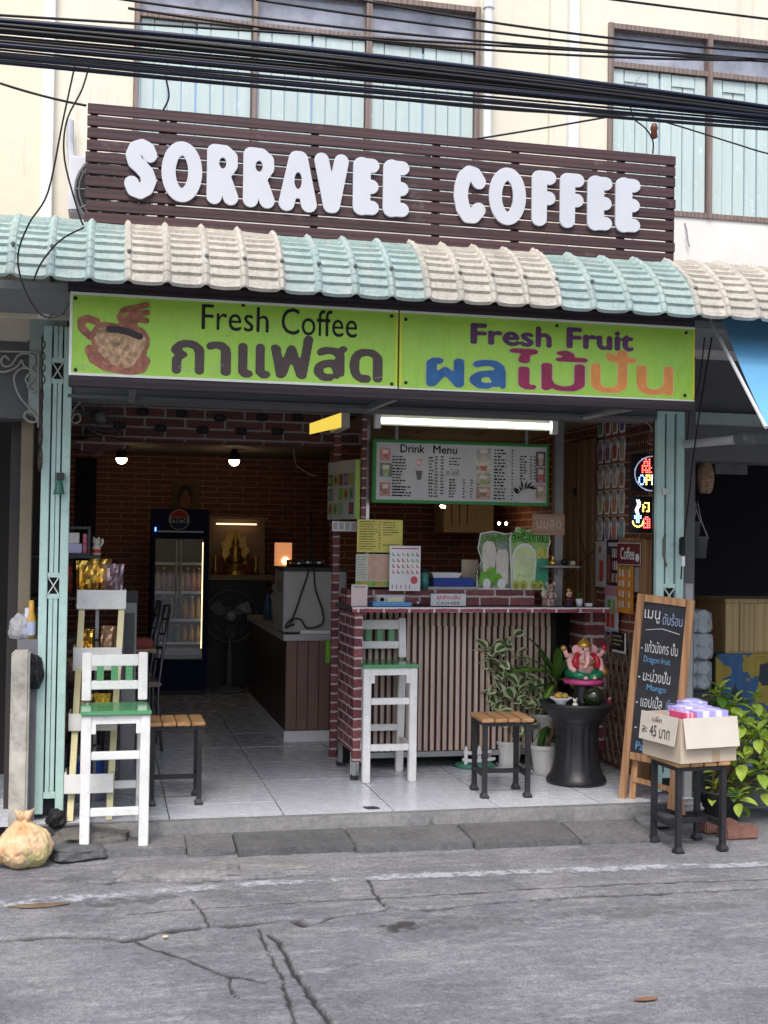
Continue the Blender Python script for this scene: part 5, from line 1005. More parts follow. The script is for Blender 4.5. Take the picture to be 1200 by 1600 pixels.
standee('coconut_standee', 'cardboard cut-out of two white coconut smoothies with green coconuts', (745, 836, 800, 926), LY+.02, [(745, 926), (745, 900), (752, 880), (746, 862), (750, 838), (770, 834), (790, 838), (800, 836), (800, 926)], coconut, mat('print_palm_ground', (.2, .24, .15), .4, var=.7, vs=25, bump=0))
def avocado(t, s, a):
    o = V((a[0], s(0, 0).y-.0015, lz)); hh = a[3]-a[2]; W = a[1]-a[0]; m = MB()
    m.m = 4; m.poly([o-V((0, .0003, 0))+ex*(W*u)+ez*(hh*v) for u, v in ((.62, .02), (.95, .02), (.95, .5), (.62, .6))])
    cup_shape(m, o-V((0, .0008, 0)), W*.36, hh*.03, hh*.5, W*.25, W*.3, hh*.24, 5); cup_shape(m, o-V((0, .0014, 0)), W*.36, hh*.05, hh*.49, W*.225, W*.27, hh*.21, 1); m.m = 3; m.quad(o-V((0, .002, 0)), ex, ez, W*.07, hh*.47, W*.65, hh*.495)
    for k, (cx, r_) in enumerate(((.16, .1), (.34, .1), (.6, .09), (.76, .08))): m.m = 2; m.disc(o-V((0, .0024+.0004*k, 0)), ex, ez, W*cx, hh*.08, W*r_, hh*.08, 12); m.m = 6; m.disc(o-V((0, .0044+.0004*k, 0)), ex, ez, W*cx, hh*.07, W*r_*.45, hh*.035, 10)
    m.make('print', [M_plime, mat('print_avocado_shake', (.58, .68, .36), .4, var=.18, vs=8), mat('print_avocado', (.4, .48, .08), .4), flat('print_lid', (.6, .58, .55)), M_pteal, M_whitep, flat('print_pit', (.35, .2, .1))], t)
    fr = [V((a[0]+W*u, o.y-.001, lz+hh*v)) for u, v in ((.06, .97), (.94, .97), (.06, .76))]; L = bold_loops('อะโวคาโด', .04); fit_loops('lettering', bold_loops('อะโวคาโด', .075), M_ink, t, *fr, off=.0006, depth=.0002, bounds=loops_bounds(L)); fit_loops('lettering', L, mat('print_leaf_green', (.1, .42, .05), .4), t, *fr, off=.0016, depth=.0003)
    fr = [V((a[0]+W*u, o.y-.001, lz+hh*v)) for u, v in ((.66, .68), (.92, .68), (.66, .5))]; fit_loops('lettering', bold_loops('ปั่น', .045), M_yellow, t, *fr, off=.0025, depth=.0003)
    fr = [V((a[0]+W*u, o.y-.003, lz+hh*v)) for u, v in ((.22, .25), (.5, .25), (.22, .2))]; m = MB(); fit_text(m, 'P H U C', *fr, .002); m.make('lettering', flat('print_slate', (.2, .3, .3)), t)
standee('avocado_standee', 'cardboard cut-out of a green avocado smoothie', (796, 827, 860, 926), LY-.01, [(800, 926), (797, 875), (795, 845), (803, 836), (806, 828), (815, 829), (822, 833), (835, 829), (848, 833), (858, 840), (860, 852), (857, 860), (857, 926)], avocado, mat('print_pale_lime_ground', (.3, .48, .16), .4, var=.25, vs=14, bump=0))
# wooden milk sign on the post and small shelf
a = rect(832, 803, 883, 836, KY+.16); t = thing('wooden_milk_sign', 'light wooden sign with Thai lettering on the metal post', 'sign', (a[0], KY+.16, a[2])); MB().box(a[0], a[1], KY+.16, KY+.175, a[2], a[3]).make('board', wood('pale_pine_board', (.32, .19, .13), (.44, .29, .2), 'x', .8), t, bevel=.006); L = bold_loops('นมสด', .03); fr = [V((a[0]+(a[1]-a[0])*u, KY+.16, a[2]+(a[3]-a[2])*v)) for u, v in ((.12, .72), (.88, .72), (.12, .3))]; fit_loops('lettering', L, flat('pale_chalk', (.5, .42, .36)), t, *fr, off=.001); 
a = rect(848, 882, 902, 887, KY+.1); t = thing('post_shelf', 'small grey shelf plate clamped on the metal post', 'shelf', (a[0], KY+.1, a[2])); MB().box(a[0], a[1], KY+.05, KY+.18, a[2], a[2]+.014).make('plate', M_greymetal, t); MB().box(px3-.02, px3+.02, KY+.15, KY+.179, a[2]-.05, a[2]-.001).make('bracket', M_greymetal, t); sz_ = a[2]+.015
q = P(864, 880, KY+.1); tag(MB().lathe([(.02, .0), (.024, .015), (.018, .03), (.01, .035), (.01, .05), (.014, .055), (0, .06)], (q.x, KY+.1, sz_), 14).make('brass_bell', M_gold, smooth=True), 'little brass bell pot on the post shelf', 'bell'); q = P(882, 880, KY+.1); tag(MB().ball((q.x, KY+.1, sz_+.022), .026, .026, .022).make('dark_bowl', M_dark, smooth=True), 'small round dark bowl on the post shelf', 'bowl'); q = P(894, 880, KY+.1); tag(MB().box(q.x-.015, q.x+.015, KY+.08, KY+.11, sz_+.001, sz_+.03).make('wooden_block', M_card, bevel=.003), 'tiny wooden block on the post shelf', 'block')
# ------------------------------------------------------------------ toys and pots on the counter
def toy_bear():
    q = P(860, 944, KY); x, y = q.x, KY; t = thing('toy_bear', 'patterned toy bear figure standing on the counter', 'figurine', (x, y, ct))
    Mb = mat('patchwork_print', (.45, .28, .22), .35, var=.8, vs=45, dirt=.6, dcol=(.15, .25, .45), ds=40); k = 1.0
    for s in (-1, 1):
        MB().lathe([(.012, .001), (.014, .01), (.012, .04), (.011, .05)], (x+s*.013, y, ct), 12).make('leg', Mb, t, smooth=True); MB().tube([(x+s*.024, y, ct+.09), (x+s*.034, y-.004, ct+.07), (x+s*.034, y-.012, ct+.05)], [.009, .009, .01], 8).make('arm', Mb, t, smooth=True); MB().ball((x+s*.024, y, ct+.147), .013, .008, .014, 10).make('ear', Mb, t, smooth=True); MB().ball((x+s*.011, y-.024, ct+.122), .006, .004, .006, 8).make('eye', M_dark, t, smooth=True)
    MB().lathe([(.018, .0505), (.024, .06), (.021, .085), (.014, .095)], (x, y, ct), 14).make('torso', Mb, t, smooth=True); MB().ball((x, y, ct+.12), .028, .024, .026, 14).make('head', Mb, t, smooth=True); MB().ball((x, y-.025, ct+.112), .009, .007, .007, 8).make('muzzle', flat('tan_muzzle', (.5, .35, .22)), t, smooth=True)
toy_bear()
q = P(846, 925, LY-.06); t = thing('round_bear_head', 'pale round bear head ornament beside the avocado cut-out', 'figurine', (q.x, LY-.06, lz)); x = q.x
MB().ball((x, KY+.06, ct+.075), .032, .03, .034).make('head', M_pcream, t, smooth=True); MB().ball((x-.02, KY+.06, ct+.11), .012, .01, .012, 8).make('ear', M_pcream, t, smooth=True); MB().ball((x+.004, KY+.031, ct+.078), .011, .006, .011, 8).make('spot', M_dark, t, smooth=True); MB().lathe([(.02, .001), (.026, .02), (.018, .045)], (x, KY+.06, ct), 12).make('base', mat('patchwork_print', (.5, .3, .2)), t)
q = P(889, 944, KY); x, y = q.x, KY; t = thing('doll_figurine', 'small doll figurine with golden crown and dark dress', 'figurine', (x, y, ct))
MB().lathe([(.03, .001), (.031, .012), (.022, .03), (.015, .05), (.012, .058)], (x, y, ct), 16).make('dress', flat('indigo_dress', (.035, .02, .05)), t, smooth=True); MB().ball((x, y-.002, ct+.08), .022, .02, .022).make('face', flat('doll_skin', (.6, .4, .27)), t, smooth=True); MB().ball((x, y+.006, ct+.089), .026, .021, .022).make('hair', flat('doll_hair', (.03, .02, .02)), t, smooth=True); MB().lathe([(.02, .1), (.022, .112), (.006, .118), (0, .13)], (x, y, ct), 10).make('crown', M_gold, t)
for s in (-1, 1): MB().ball((x+s*.008, y-.021, ct+.078), .004, .002, .005, 6).make('eye', M_dark, t); MB().tube([(x+s*.014, y, ct+.052), (x+s*.02, y-.012, ct+.042), (x+s*.006, y-.024, ct+.046)], .005, 6).make('arm', flat('doll_sleeve', (.35, .03, .03)), t, smooth=True)
q = P(907, 944, KY); x = q.x; t = thing('small_succulent', 'tiny green spiky plant in a white cup pot', 'plant', (x, KY+.02, ct)); MB().lathe([(.018, .001), (.024, .05), (.021, .05), (.02, .044), (0, .044)], (x, KY+.02, ct), 16).make('pot', M_whitep, t, smooth=True)
for k in range(9): a = k*2.4; r = .006+.002*k; MB().bar((x, KY+.02, ct+.045), (x+r*1.6*math.cos(a), KY+.02+r*1.6*math.sin(a), ct+.1-.002*k), .01, .004, (0, 0, 1), .001, .001).make('leaf', M_leaf, t)
q = P(920, 944, KY); tag(MB().box(q.x-.022, q.x+.022, KY-.01, KY+.02, ct+.001, ct+.022).make('white_box', M_whitep, bevel=.003), 'tiny white plastic box at the counter end', 'box')
pxcurve('wall_cable', [(880, 905, 1.3), (905, 882, 1.2), (928, 860, 1.0), (930, 850, .95)], 1.1, .003, 'thin dark cord running down the slatted wood wall')
pxcurve('wall_cable', [(902, 690, 1.05), (901, 768, 1.05), (905, 830, 1.05), (915, 870, 1.1), (920, 900, 1.1)], 1.1, .003, 'cord with an inline switch hanging on the wood wall'); q = PX(901, 769, 2.3); 

# ------------------------------------------------------------------ side wall of the opening: wood slats, cards, posters, lattice
WX = 2.30
def wq(x, y): return PX(x, y, WX)
sw = thing('wood_slat_wall', 'warm brown vertical slat wall at the side of the counter', 'wall panel', (WX, 1.2, 1)); y0, y1 = wq(928, 800).y, wq(880, 800).y
zt0, zb0 = wq(905, 690).z, wq(910, 955).z; n = 9; M_warm = wood('warm_walnut_slat', (.17, .085, .045), (.3, .17, .095), 'z', .8)
for i in range(n): a = y0+(y1-y0)*i/n; b = y0+(y1-y0)*(i+1)/n; MB().box(WX-.012+(.008 if i % 2 else 0), WX+.02, a+.004, b-.004, zb0-.01*rng.random(), zt0).make('slat', M_warm, sw)
MB().box(WX+.021, WX+.04, y0, y1, zb0, zt0).make('backing', M_dark, sw)
MB().box(WX-.03, WX-.013, wq(901, 770).y-.02, wq(901, 770).y+.02, wq(901, 775).z, wq(901, 763).z).make('switch', M_dark, sw)
pn = thing('side_wall_panel', 'dark brick print panel behind the hanging drink cards', 'wall panel', (WX, .5, 0)); MB().box(WX+.022, WX+.05, .24, y0-.004, .0, 2.5).make('panel', M_brickside, pn)
# wire grid
gd = thing('wire_grid', 'black wire grid hung above the LED signs', 'grid', (WX, .4, 2)); ya_, yb_ = wq(985, 660).y, wq(1018, 660).y
for k in range(12): y = ya_+(yb_-ya_-.0)*k/11; MB().bar((WX-.02, y, 1.72), (WX-.02, y, 2.4), .004, .004).make('wire', M_black, gd)
for k in range(9): z = 1.75+k*.075; MB().bar((WX-.024, ya_, z), (WX-.024, yb_, z), .004, .004).make('wire', M_black, gd)
# cup cards: rows of laminated cut-outs
cols = [(.05, .2, .08), (.28, .03, .04), (.3, .12, .06), (.06, .08, .25), (.2, .08, .25), (.14, .08, .16), (.42, .02, .03), (.45, .33, .2), (.5, .35, .3), (.45, .42, .38), (.5, .42, .4), (.3, .12, .08), (.06, .14, .05), (.2, .05, .04), (.42, .12, .12), (.35, .36, .28), (.4, .35, .3), (.3, .28, .45), (.5, .16, .14), (.2, .4, .45)]
cy0, cy1 = wq(975, 760).y, wq(930, 760).y; cz0, cz1 = wq(955, 845).z, wq(955, 680).z; rh = (cz1-cz0)/4; cw = (cy1-cy0)/4
def shape_cup(cy, z0, w, h, x):
    pts = [V((x, cy+w*.33, z0)), V((x, cy-w*.33, z0))]; pts += [V((x, cy-w*.46, z0+h*.62))]
    pts += [V((x, cy-w*.46*math.cos(a), z0+h*.66+h*.3*math.sin(a))) for a in [math.pi*k/8 for k in range(9)]]; pts.append(V((x, cy+w*.46, z0+h*.62))); return pts
names = ['green', 'red', 'brown', 'blue', 'purple', 'plum', 'scarlet', 'amber', 'peach', 'milky', 'blush', 'cocoa', 'forest green', 'dark cherry', 'coral', 'olive', 'tan', 'lilac', 'strawberry', 'aqua']
for r_ in range(5):
    for c_ in range(4):
        k = r_*4+c_; z = cz1-(r_)*rh+rng.uniform(-.004, .004); cy = cy1-(c_+.5)*cw+rng.uniform(-.003, .003)
        if r_ == 0: z = cz1+.006
        t = thing('drink_card', '%s drink cut-out card hanging in row %s of the card display' % (names[k], ['one', 'two', 'three', 'four', 'five'][r_]), 'card', (WX, cy, z), 0, 'drink cards on the side wall')
        h = rh*.94; t = MB().prism(shape_cup(cy, z, cw*.96, h, WX+.01), (.004, 0, 0)).make('card', M_paper, t)
        MB().prism(shape_cup(cy, z+h*.08, cw*.66, h*.62, WX+.0085), (.001, 0, 0)).make('drink_print', mat('drink_%d' % k, cols[k], .3, var=.5, vs=30, bump=0), t)
        MB().prism(shape_cup(cy, z+h*.62, cw*.7, h*.3, WX+.0082), (.001, 0, 0)).make('lid_print', flat('lid_grey_print', (.32, .31, .31)), t)
def wposter(name, label, px_, face, cat='poster', dx=.0, prints=()):
    x0, y0_, x1, y1_ = px_; ym, xm = (y0_+y1_)/2, (x0+x1)/2; ya, yb = wq(x1, ym).y, wq(x0, ym).y; za, zb_ = wq(xm, y1_).z, wq(xm, y0_).z
    t = thing(name, label, cat, (WX, ya, za)); t = MB().box(WX-dx, WX-dx+.004, ya, yb, za, zb_).make('sheet', face, t); o = V((WX-dx-.0012, yb, za)); W, H = yb-ya, zb_-za; uy = V((0, -1, 0))
    for u0, v0, u1, v1, c in prints: m = MB(); m.quad(o-V((.0004*rng.random(), 0, 0)), uy, ez, W*u0, H*v0, W*u1, H*v1); m.make('print', flat('ink_%02x%02x%02x' % tuple(int(q*255) for q in c), c), t)
    return t, o, W, H, uy
wposter('drink_poster', 'white poster with a tall red drink below the cards', (933, 846, 951, 917), flat('grey_white_poster', (.5, .5, .5)), dx=.012, prints=((.35, .12, .7, .58, (.5, .06, .06)), (.3, .75, .5, .88, (.35, .1, .06)), (.55, .2, .9, .7, (.45, .4, .4))))
wposter('bottle_poster', 'dark navy poster with rows of colourful bottles', (952, 843, 972, 914), flat('navy_poster', (.015, .015, .04)), dx=.02, prints=tuple([(.08, .04, .35, .66, (.22, .06, .05)), (.15, .85, .9, .93, (.4, .4, .45))]+[(.45+.15*(k % 3), .06+.27*(k//3), .56+.15*(k % 3), .26+.27*(k//3), [(.5, .5, .3), (.4, .1, .1), (.3, .45, .5), (.3, .08, .1), (.5, .4, .5), (.55, .5, .4), (.4, .5, .2), (.6, .5, .5), (.5, .2, .3)][k]) for k in range(9)]))
wposter('fruit_shake_poster', 'pale poster of strawberry and lime shakes on the lattice', (950, 915, 970, 988), flat('pale_poster', (.5, .5, .55)), dx=.02, prints=((.0, .78, 1, 1, (.45, .2, .25)), (.1, .1, .4, .45, (.5, .06, .03)), (.45, .1, .75, .4, (.45, .08, .05)), (.2, .45, .45, .7, (.12, .3, .08)), (.55, .42, .8, .7, (.35, .35, .1)), (.0, 0, 1, .06, (.3, .32, .5))))
t, o, W, H, uy = wposter('orange_drink_poster', 'long orange poster with rows of iced drinks', (971, 873, 996, 958), mat('orange_poster_print', (.6, .22, .03), .4, var=.25, vs=10), dx=.03, prints=tuple([(.2, .82, .8, .99, (.2, .25, .06)), (.3, .84, .7, .95, (.6, .2, .05))]+[(.12+.2*(k % 4), .1+.19*(k//4), .24+.2*(k % 4), .22+.19*(k//4), [(.6, .5, .4), (.65, .6, .5), (.5, .25, .2), (.6, .55, .3)][k % 4]) for k in range(16)]))
wposter('grey_notice', 'narrow grey notice beside the orange poster', (996, 886, 1004, 925), flat('grey_notice_paper', (.3, .29, .28)), dx=.02)
t, o, W, H, uy = wposter('coffee_sign', 'dark red ribbon shaped coffee sign with a white cup', (972, 847, 1010, 884), mat('maroon_sign', (.16, .02, .03), .4), 'sign', .035)
L = bold_loops('Coffee', .012); fit_loops('lettering', L, M_paper, t, o+uy*W*.16+ez*H*.78, o+uy*W*.74+ez*H*.78, o+uy*W*.16+ez*H*.25, off=.001, depth=.0003); m = MB(); m.disc(o, uy, ez, W*.85, H*.35, W*.08, H*.17); m.m = 0; m.make('cup_print', M_paper, t)
m = MB(); [m.quad(o, uy, ez, *q) for q in ((0, H*.93, W, H*.98), (0, H*.02, W, H*.06), (W*.96, H*.06, W, H*.93))]; m.make('border_print', flat('pale_border', (.5, .42, .4)), t)
ypost = wq(1010, 860).y; MB_ = thing('wooden_upright', 'brown wooden upright behind the red coffee sign', 'post', (WX, .2, 0)); MB().box(WX-.03, WX+.02, wq(1016, 860).y, wq(1006, 860).y, 0, wq(1010, 843).z).make('upright', M_frame, MB_); MB().box(WX-.028, WX+.02, wq(1006, 860).y+.002, wq(972, 860).y, wq(990, 847).z, wq(990, 840).z).make('top_rail', M_frame, MB_)
# LED signs: panel facing the street beside the gate
def led(name, label, px_, y, pts):
    a = rect(*px_, y); t = thing(name, label, 'LED sign', ((a[0]+a[1])/2, y, a[2])); t = MB().box(a[0], a[1], y, y+.015, a[2], a[3]).make('panel', flat('led_panel_black', (.01, .01, .015), .3), t)
    for nm, col, st_, ps in pts:
        m = MB()
        for (x, yy) in ps: m.ball(P(x, yy, y-.003), .0042, n=6)
        q = m.make('lights', glow(nm, col, st_), t); q['kind'] = 'stuff'
ring = [(1019+27*math.cos(a), 740+27*math.sin(a)) for a in [math.pi*2*k/26 for k in range(26)] if math.cos(a) < .55]
def dots(pattern, x, y, dx, dy): return [(x+dx*i, y+dy*j) for j, row in enumerate(pattern) for i, ch in enumerate(row) if ch == '#']
led('open_led_sign', 'round lit LED sign with red glyph over blue OPEN dots', (986, 710, 1050, 768), .32, [('led_blue', (.15, .35, 1), 9, ring[::3]+dots(['.##.', '#..#', '#..#', '#..#', '.##.'], 999, 743, 2.6, 3.4)), ('led_red', (1, .05, .04), 9, dots(['..#.#.', '.####.', '.#.##.', '#####.', '#.#.##', '#####.', '#.####'], 1004, 718, 2.7, 3.3)), ('led_amber', (1, .6, .08), 8, dots(['###', '#.#', '###', '#..', '#..'], 1010, 743, 2.6, 3.4)), ('led_white', (.9, .95, 1), 4, dots(['##', '#.', '##', '#.', '##'], 1019, 743, 2.6, 3.4))])
led('cup_led_sign', 'lit LED sign with blue cup and white steam', (984, 776, 1050, 833), .30, [('led_white', (.9, .95, 1), 6, [(997+1.8*math.sin(k*.9)+s, 782+3*k) for k in range(7) for s in (-2, 1.5)]), ('led_blue', (.15, .35, 1), 9, dots(['.##.', '####', '####', '.##.', '.##.'], 992, 803, 3, 3.2)), ('led_amber', (1, .6, .08), 8, [(997+8*math.cos(a), 815+8*math.sin(a)) for a in [math.pi*k/9 for k in range(10)]]+dots(['.###', '#..#', '##.#', '#..#', '#.##'], 1005, 786, 2.9, 3.2)), ('led_red', (1, .05, .04), 9, dots(['.##.', '####', '#.##', '####', '#.##', '####'], 1006, 808, 2.9, 3.2))])
q0 = [P(1019+27*math.cos(a), 740+27*math.sin(a), .316) for a in [2*math.pi*k/40 for k in range(41)]]; MB().tube(q0, .0035, 6).make('ring_tube', glow('dim_ring', (.45, .5, .65), .35), bpy.data.objects['open_led_sign'], smooth=True)  # grey ring, faint glow added so its arc looks pale
# lattice
lt = thing('lattice_panel', 'brown diagonal wooden lattice beside the pedestal', 'lattice', (WX, .4, 0)); ya, yb = wq(992, 1090).y, wq(930, 1090).y; za, zb_ = .04, wq(955, 985).z; M_lat = wood('grey_brown_lattice', (.13, .09, .07), (.22, .16, .125), 'z', .8)
for d_, x in ((1, WX-.012), (-1, WX-.004)):
    n = 15; span = (zb_-za)
    for i in range(-9, n+9):
        s0 = ya+(yb-ya)*i/7
        p, q = (s0, za), (s0+d_*span*.42, zb_)
        # clip to the panel's width
        def clip(p, q):
            (y_a, z_a), (y_b, z_b) = p, q; t0, t1 = 0., 1.; dy = y_b-y_a
            for lo_, hi_ in ((ya, yb),):
                if abs(dy) < 1e-9: return None
                ta, tb = (lo_-y_a)/dy, (hi_-y_a)/dy
                if ta > tb: ta, tb = tb, ta
                t0, t1 = max(t0, ta), min(t1, tb)
            return None if t1-t0 < .02 else ((y_a+dy*t0, z_a+(z_b-z_a)*t0), (y_a+dy*t1, z_a+(z_b-z_a)*t1))
        r = clip(p, q)
        if r: MB().bar((x, *r[0]), (x, *r[1]), .022, .007, (1, 0, 0)).make('lath', M_lat, lt)
for y in (ya, yb): MB().box(WX-.02, WX+.004, y-.012, y+.012, .02, zb_).make('frame', M_lat, lt)
t, o, W, H, uy = wposter('bank_notice', 'small black and white notice pinned on the lattice', (963, 988, 984, 1020), M_paper, 'notice', .03); m = MB(); m.quad(o, uy, ez, 0, H*.12, W*.93, H); m.make('print', M_ink, t); m = MB(); dashes(m, o-V((.001, 0, 0)), uy, ez, W*.1, H*.3, W*.85, H*.9, 3, rng, 1, .5, W*.12); m.make('print', flat('gold_ink', (.5, .45, .2)), t)

# ------------------------------------------------------------------ chalkboard
A0 = G(967, 1246, 0); bl_w, bl_h = .40, 1.16
cb = thing('chalkboard', 'tall pine framed chalkboard menu leaning by the gate', 'chalkboard', A0, 0)
TLp = P(997, 927, .085); dirw = V((.70, -.71, 0)).normalized()
up_ = (V((TLp.x, TLp.y, TLp.z))-A0); L_ = up_.length; upn = up_.normalized(); dirw = (dirw-upn*dirw.dot(upn)).normalized(); nrm = dirw.cross(upn).normalized()
Wb = .335
def cbp(u, v, d=0): return A0+dirw*(u*Wb)+upn*(v*L_)+nrm*d
fw_ = .042
def cbar(u0, v0, u1, v1, w, nm, mt=M_frame): MB().bar(cbp(u0, v0), cbp(u1, v1), w, .025, nrm).make(nm, mt, cb, bevel=.003)
lf = fw_/Wb/2
cbar(lf, 0, lf, 1, fw_, 'side_rail'); cbar(1-lf, .0, 1-lf, 1, fw_, 'side_rail'); cbar(2*lf+.01, 1-.018, 1-2*lf-.01, 1-.018, fw_, 'top_rail'); cbar(2*lf+.01, .215, 1-2*lf-.01, .215, fw_, 'bottom_rail')
MB().prism([cbp(2*lf-.02, .23, -.006), cbp(1-2*lf+.02, .23, -.006), cbp(1-2*lf+.02, .985, -.006), cbp(2*lf-.02, .985, -.006)], nrm*.008).make('slate', mat('chalkboard_slate', (.025, .026, .033), .75, var=.35, vs=5), cb)
back = V((.22, .16, 0))
q1, q2 = cbp(.2, .24, -.04), cbp(.8, .24, -.04); f1 = V((G(985, 1250, 0).x+.03, .12, 0.0)); f2 = f1+V((.22, -.19, -.06))
MB().bar(f1, q1, .035, .022, nrm).make('rear_leg', M_frame, cb); MB().bar(f2, q2, .035, .022, nrm).make('rear_leg', M_frame, cb); MB().bar(f1.lerp(q1, .4), f2.lerp(q2, .4), .045, .02).make('rear_rail', M_frame, cb)
def chalk(s, u0, v1, u1, v0, mt, bold=.0):
    uu = lambda u: 2*lf+u*(1-4*lf); vv = lambda v: .235+v*.715
    v0 = v0+(v1-v0)*.14; u1 = u0+(u1-u0)*.92
    tl, tr, bl_ = cbp(uu(u0), vv(v1), .003), cbp(uu(u1), vv(v1), .003), cbp(uu(u0), vv(v0), .003); fit_loops('chalk_writing', bold_loops(s, .0, .013), mt, cb, tl, tr, bl_, off=.0005, depth=.0002)
M_ch = mat('white_chalk', (.55, .55, .56), .9, var=.3, vs=80); M_chb = mat('blue_chalk', (.12, .3, .5), .9, var=.3, vs=80); M_chl = mat('slate_blue_chalk', (.3, .35, .5), .9, var=.3, vs=80)
for a_ in (('เมนู', .04, .97, .44, .87, M_ch), ('ดับร้อน', .48, .965, .98, .87, M_chl), ('- แก้วมังกร ปั่น', .03, .77, .97, .67, M_ch), ('Dragon fruit', .12, .66, .8, .595, M_chb), ('- มะม่วงปั่น', .03, .575, .85, .475, M_ch), ('Mango', .25, .47, .75, .41, M_chb), ('- แอปเปิ้ล', .03, .40, .7, .30, M_ch), ('เขียว', .74, .39, .97, .32, M_chl), ('Apple', .22, .295, .6, .225, M_chb), ('- ลิ้นจี่', .05, .215, .6, .14, M_ch), ('Passion', .12, .075, .8, .01, M_chb)): chalk(*a_)
MB().tube([cbp(.2+.06*k, .845-.003*abs(k-5), .004) for k in range(11)], .0022, 5).make('chalk_line', M_ch, cb)

# ------------------------------------------------------------------ pedestal with shrine figures
uq = G(912, 1228, 0); ux_, uy_ = uq.x, uq.y+.12; ur = .185; PK = 1.12
ped = thing('black_pedestal', 'big black fluted pedestal bowl carrying the elephant deity', 'pedestal', (ux_, uy_, 0)); hT = P(912, 1095, uy_).z
flute = lambda a, z: 1-.06*(abs(math.sin(9*a)) if .12 < z < hT-.14 else 0)
M_urn = mat('black_satin_urn', (.018, .019, .022), .38, var=.3, bump=.12)
MB().lathe([(.163, .001), (.165, .02), (.155, .04), (.142, .06), (.13, .1), (.12, .18), (.116, hT*.55), (.12, hT-.15), (.133, hT-.135), (.128, hT-.12), (.16, hT-.085), (.18, hT-.045), (.2, hT-.03), (.206, hT-.012), (.2, hT), (.18, hT-.002), (.15, hT-.022), (0, hT-.025)], (ux_, uy_, 0), 72, wob=lambda a, z: PK*flute(a, z)).make('body', M_urn, ped, smooth=True)
tz = hT-.024
# elephant-headed deity
gq = P(912, 1062, uy_); gx_, gy_ = gq.x, uy_; g0 = P(912, 1068, uy_).z; gs = (P(912, 997, uy_).z-g0)
gn = thing('elephant_deity_statue', 'painted seated elephant headed deity statue with red shawl and gold crown', 'statue', (gx_, gy_, tz))
M_sk = mat('pink_statue_paint', (.75, .42, .4), .3, var=.08); M_sg = mat('green_statue_paint', (.01, .17, .08), .25); M_sr = mat('red_statue_paint', (.5, .02, .04), .3); M_gd = mat('gold_statue_paint', (.55, .33, .07), .3, .6, var=.2, vs=40, bump=.3)
def gp(u, v, d=0): return V((gx_+u*gs, gy_-d*gs, g0+v*gs))
MB().lathe([(.13*.5, tz), (.14*.5, tz+.02), (.11*.5, g0-.012)], (gx_, gy_, 0), 20).make('plinth', M_urn, gn)
MB().lathe([(.42*gs, -.0), (.45*gs, .05*gs), (.40*gs, .11*gs), (.3*gs, .12*gs)], (gx_, gy_, g0), 24, wob=lambda a, z: 1+.05*math.cos(12*a)).make('lotus_base', mat('pink_lotus_paint', (.5, .06, .2), .35), gn, smooth=True); MB().lathe([(.38*gs, .121*gs), (.36*gs, .16*gs), (0, .16*gs)], (gx_, gy_, g0), 24).make('cushion', M_sg, gn, smooth=True)
MB().ball(gp(0, .36), .23*gs, .2*gs, .24*gs, 18).make('belly', M_sk, gn, smooth=True); MB().ball(gp(0, .52, -.02), .24*gs, .15*gs, .16*gs, 16).make('chest', M_sk, gn, smooth=True)
MB().tube([gp(-.12, .2, .05), gp(-.38, .24, .12), gp(-.2, .2, .3), gp(.05, .18, .3)], [.1*gs, .11*gs, .085*gs, .06*gs], 12).make('leg', M_sg, gn, smooth=True); MB().tube([gp(.12, .22, .05), gp(.36, .28, .14), gp(.22, .2, .3), gp(.0, .17, .34)], [.1*gs, .11*gs, .085*gs, .06*gs], 12).make('leg', M_sg, gn, smooth=True)
for s in (-1, 1):
    MB().ball(gp(s*.1, .16, .36), .06*gs, .07*gs, .04*gs, 10).make('foot', M_sk, gn, smooth=True)
    MB().tube([gp(s*.2, .58), gp(s*.37, .5, .05), gp(s*.36, .36, .15), gp(s*.3, .3, .26)], [.075*gs, .07*gs, .06*gs, .05*gs], 10).make('arm', M_sk, gn, smooth=True); MB().tube([gp(s*.2, .6, -.04), gp(s*.4, .62, -.03), gp(s*.46, .74, .02)], [.07*gs, .06*gs, .05*gs], 10).make('arm', M_sk, gn, smooth=True)
    MB().tube([gp(s*.17, .66, .05), gp(s*.26, .52, .14), gp(s*.24, .34, .18)], [.06*gs, .07*gs, .05*gs], 10).make('shawl', M_sr, gn, smooth=True); MB().ball(gp(s*.48, .78), .07*gs, n=10).make('emblem', M_gd if s < 0 else M_sr, gn, smooth=True)
    m = MB(); pts = [gp(s*(.13+.17*c), .72+.14*q_, .02) for c, q_ in ((0, .8), (.5, 1), (1, .5), (.9, -.3), (.5, -1), (.1, -.7))]; m.prism(pts if s > 0 else pts[::-1], (0, -.03*gs, 0)); m.make('ear', M_sk, gn, bevel=.002)
    MB().tube([gp(s*.08, .62, .15), gp(s*.12, .56, .24)], [.018*gs, .008*gs], 6).make('tusk', M_whitep, gn); MB().ball(gp(s*.085, .77, .155), .026*gs, n=8).make('eye', M_dark, gn)
MB().ball(gp(0, .73, .02), .16*gs, .15*gs, .16*gs, 16).make('head', M_sk, gn, smooth=True); MB().tube([gp(0, .72, .15), gp(0, .6, .23), gp(-.02, .46, .25), gp(-.08, .38, .27), gp(-.14, .4, .28)], [.07*gs, .06*gs, .05*gs, .04*gs, .03*gs], 12).make('trunk', M_sk, gn, smooth=True)
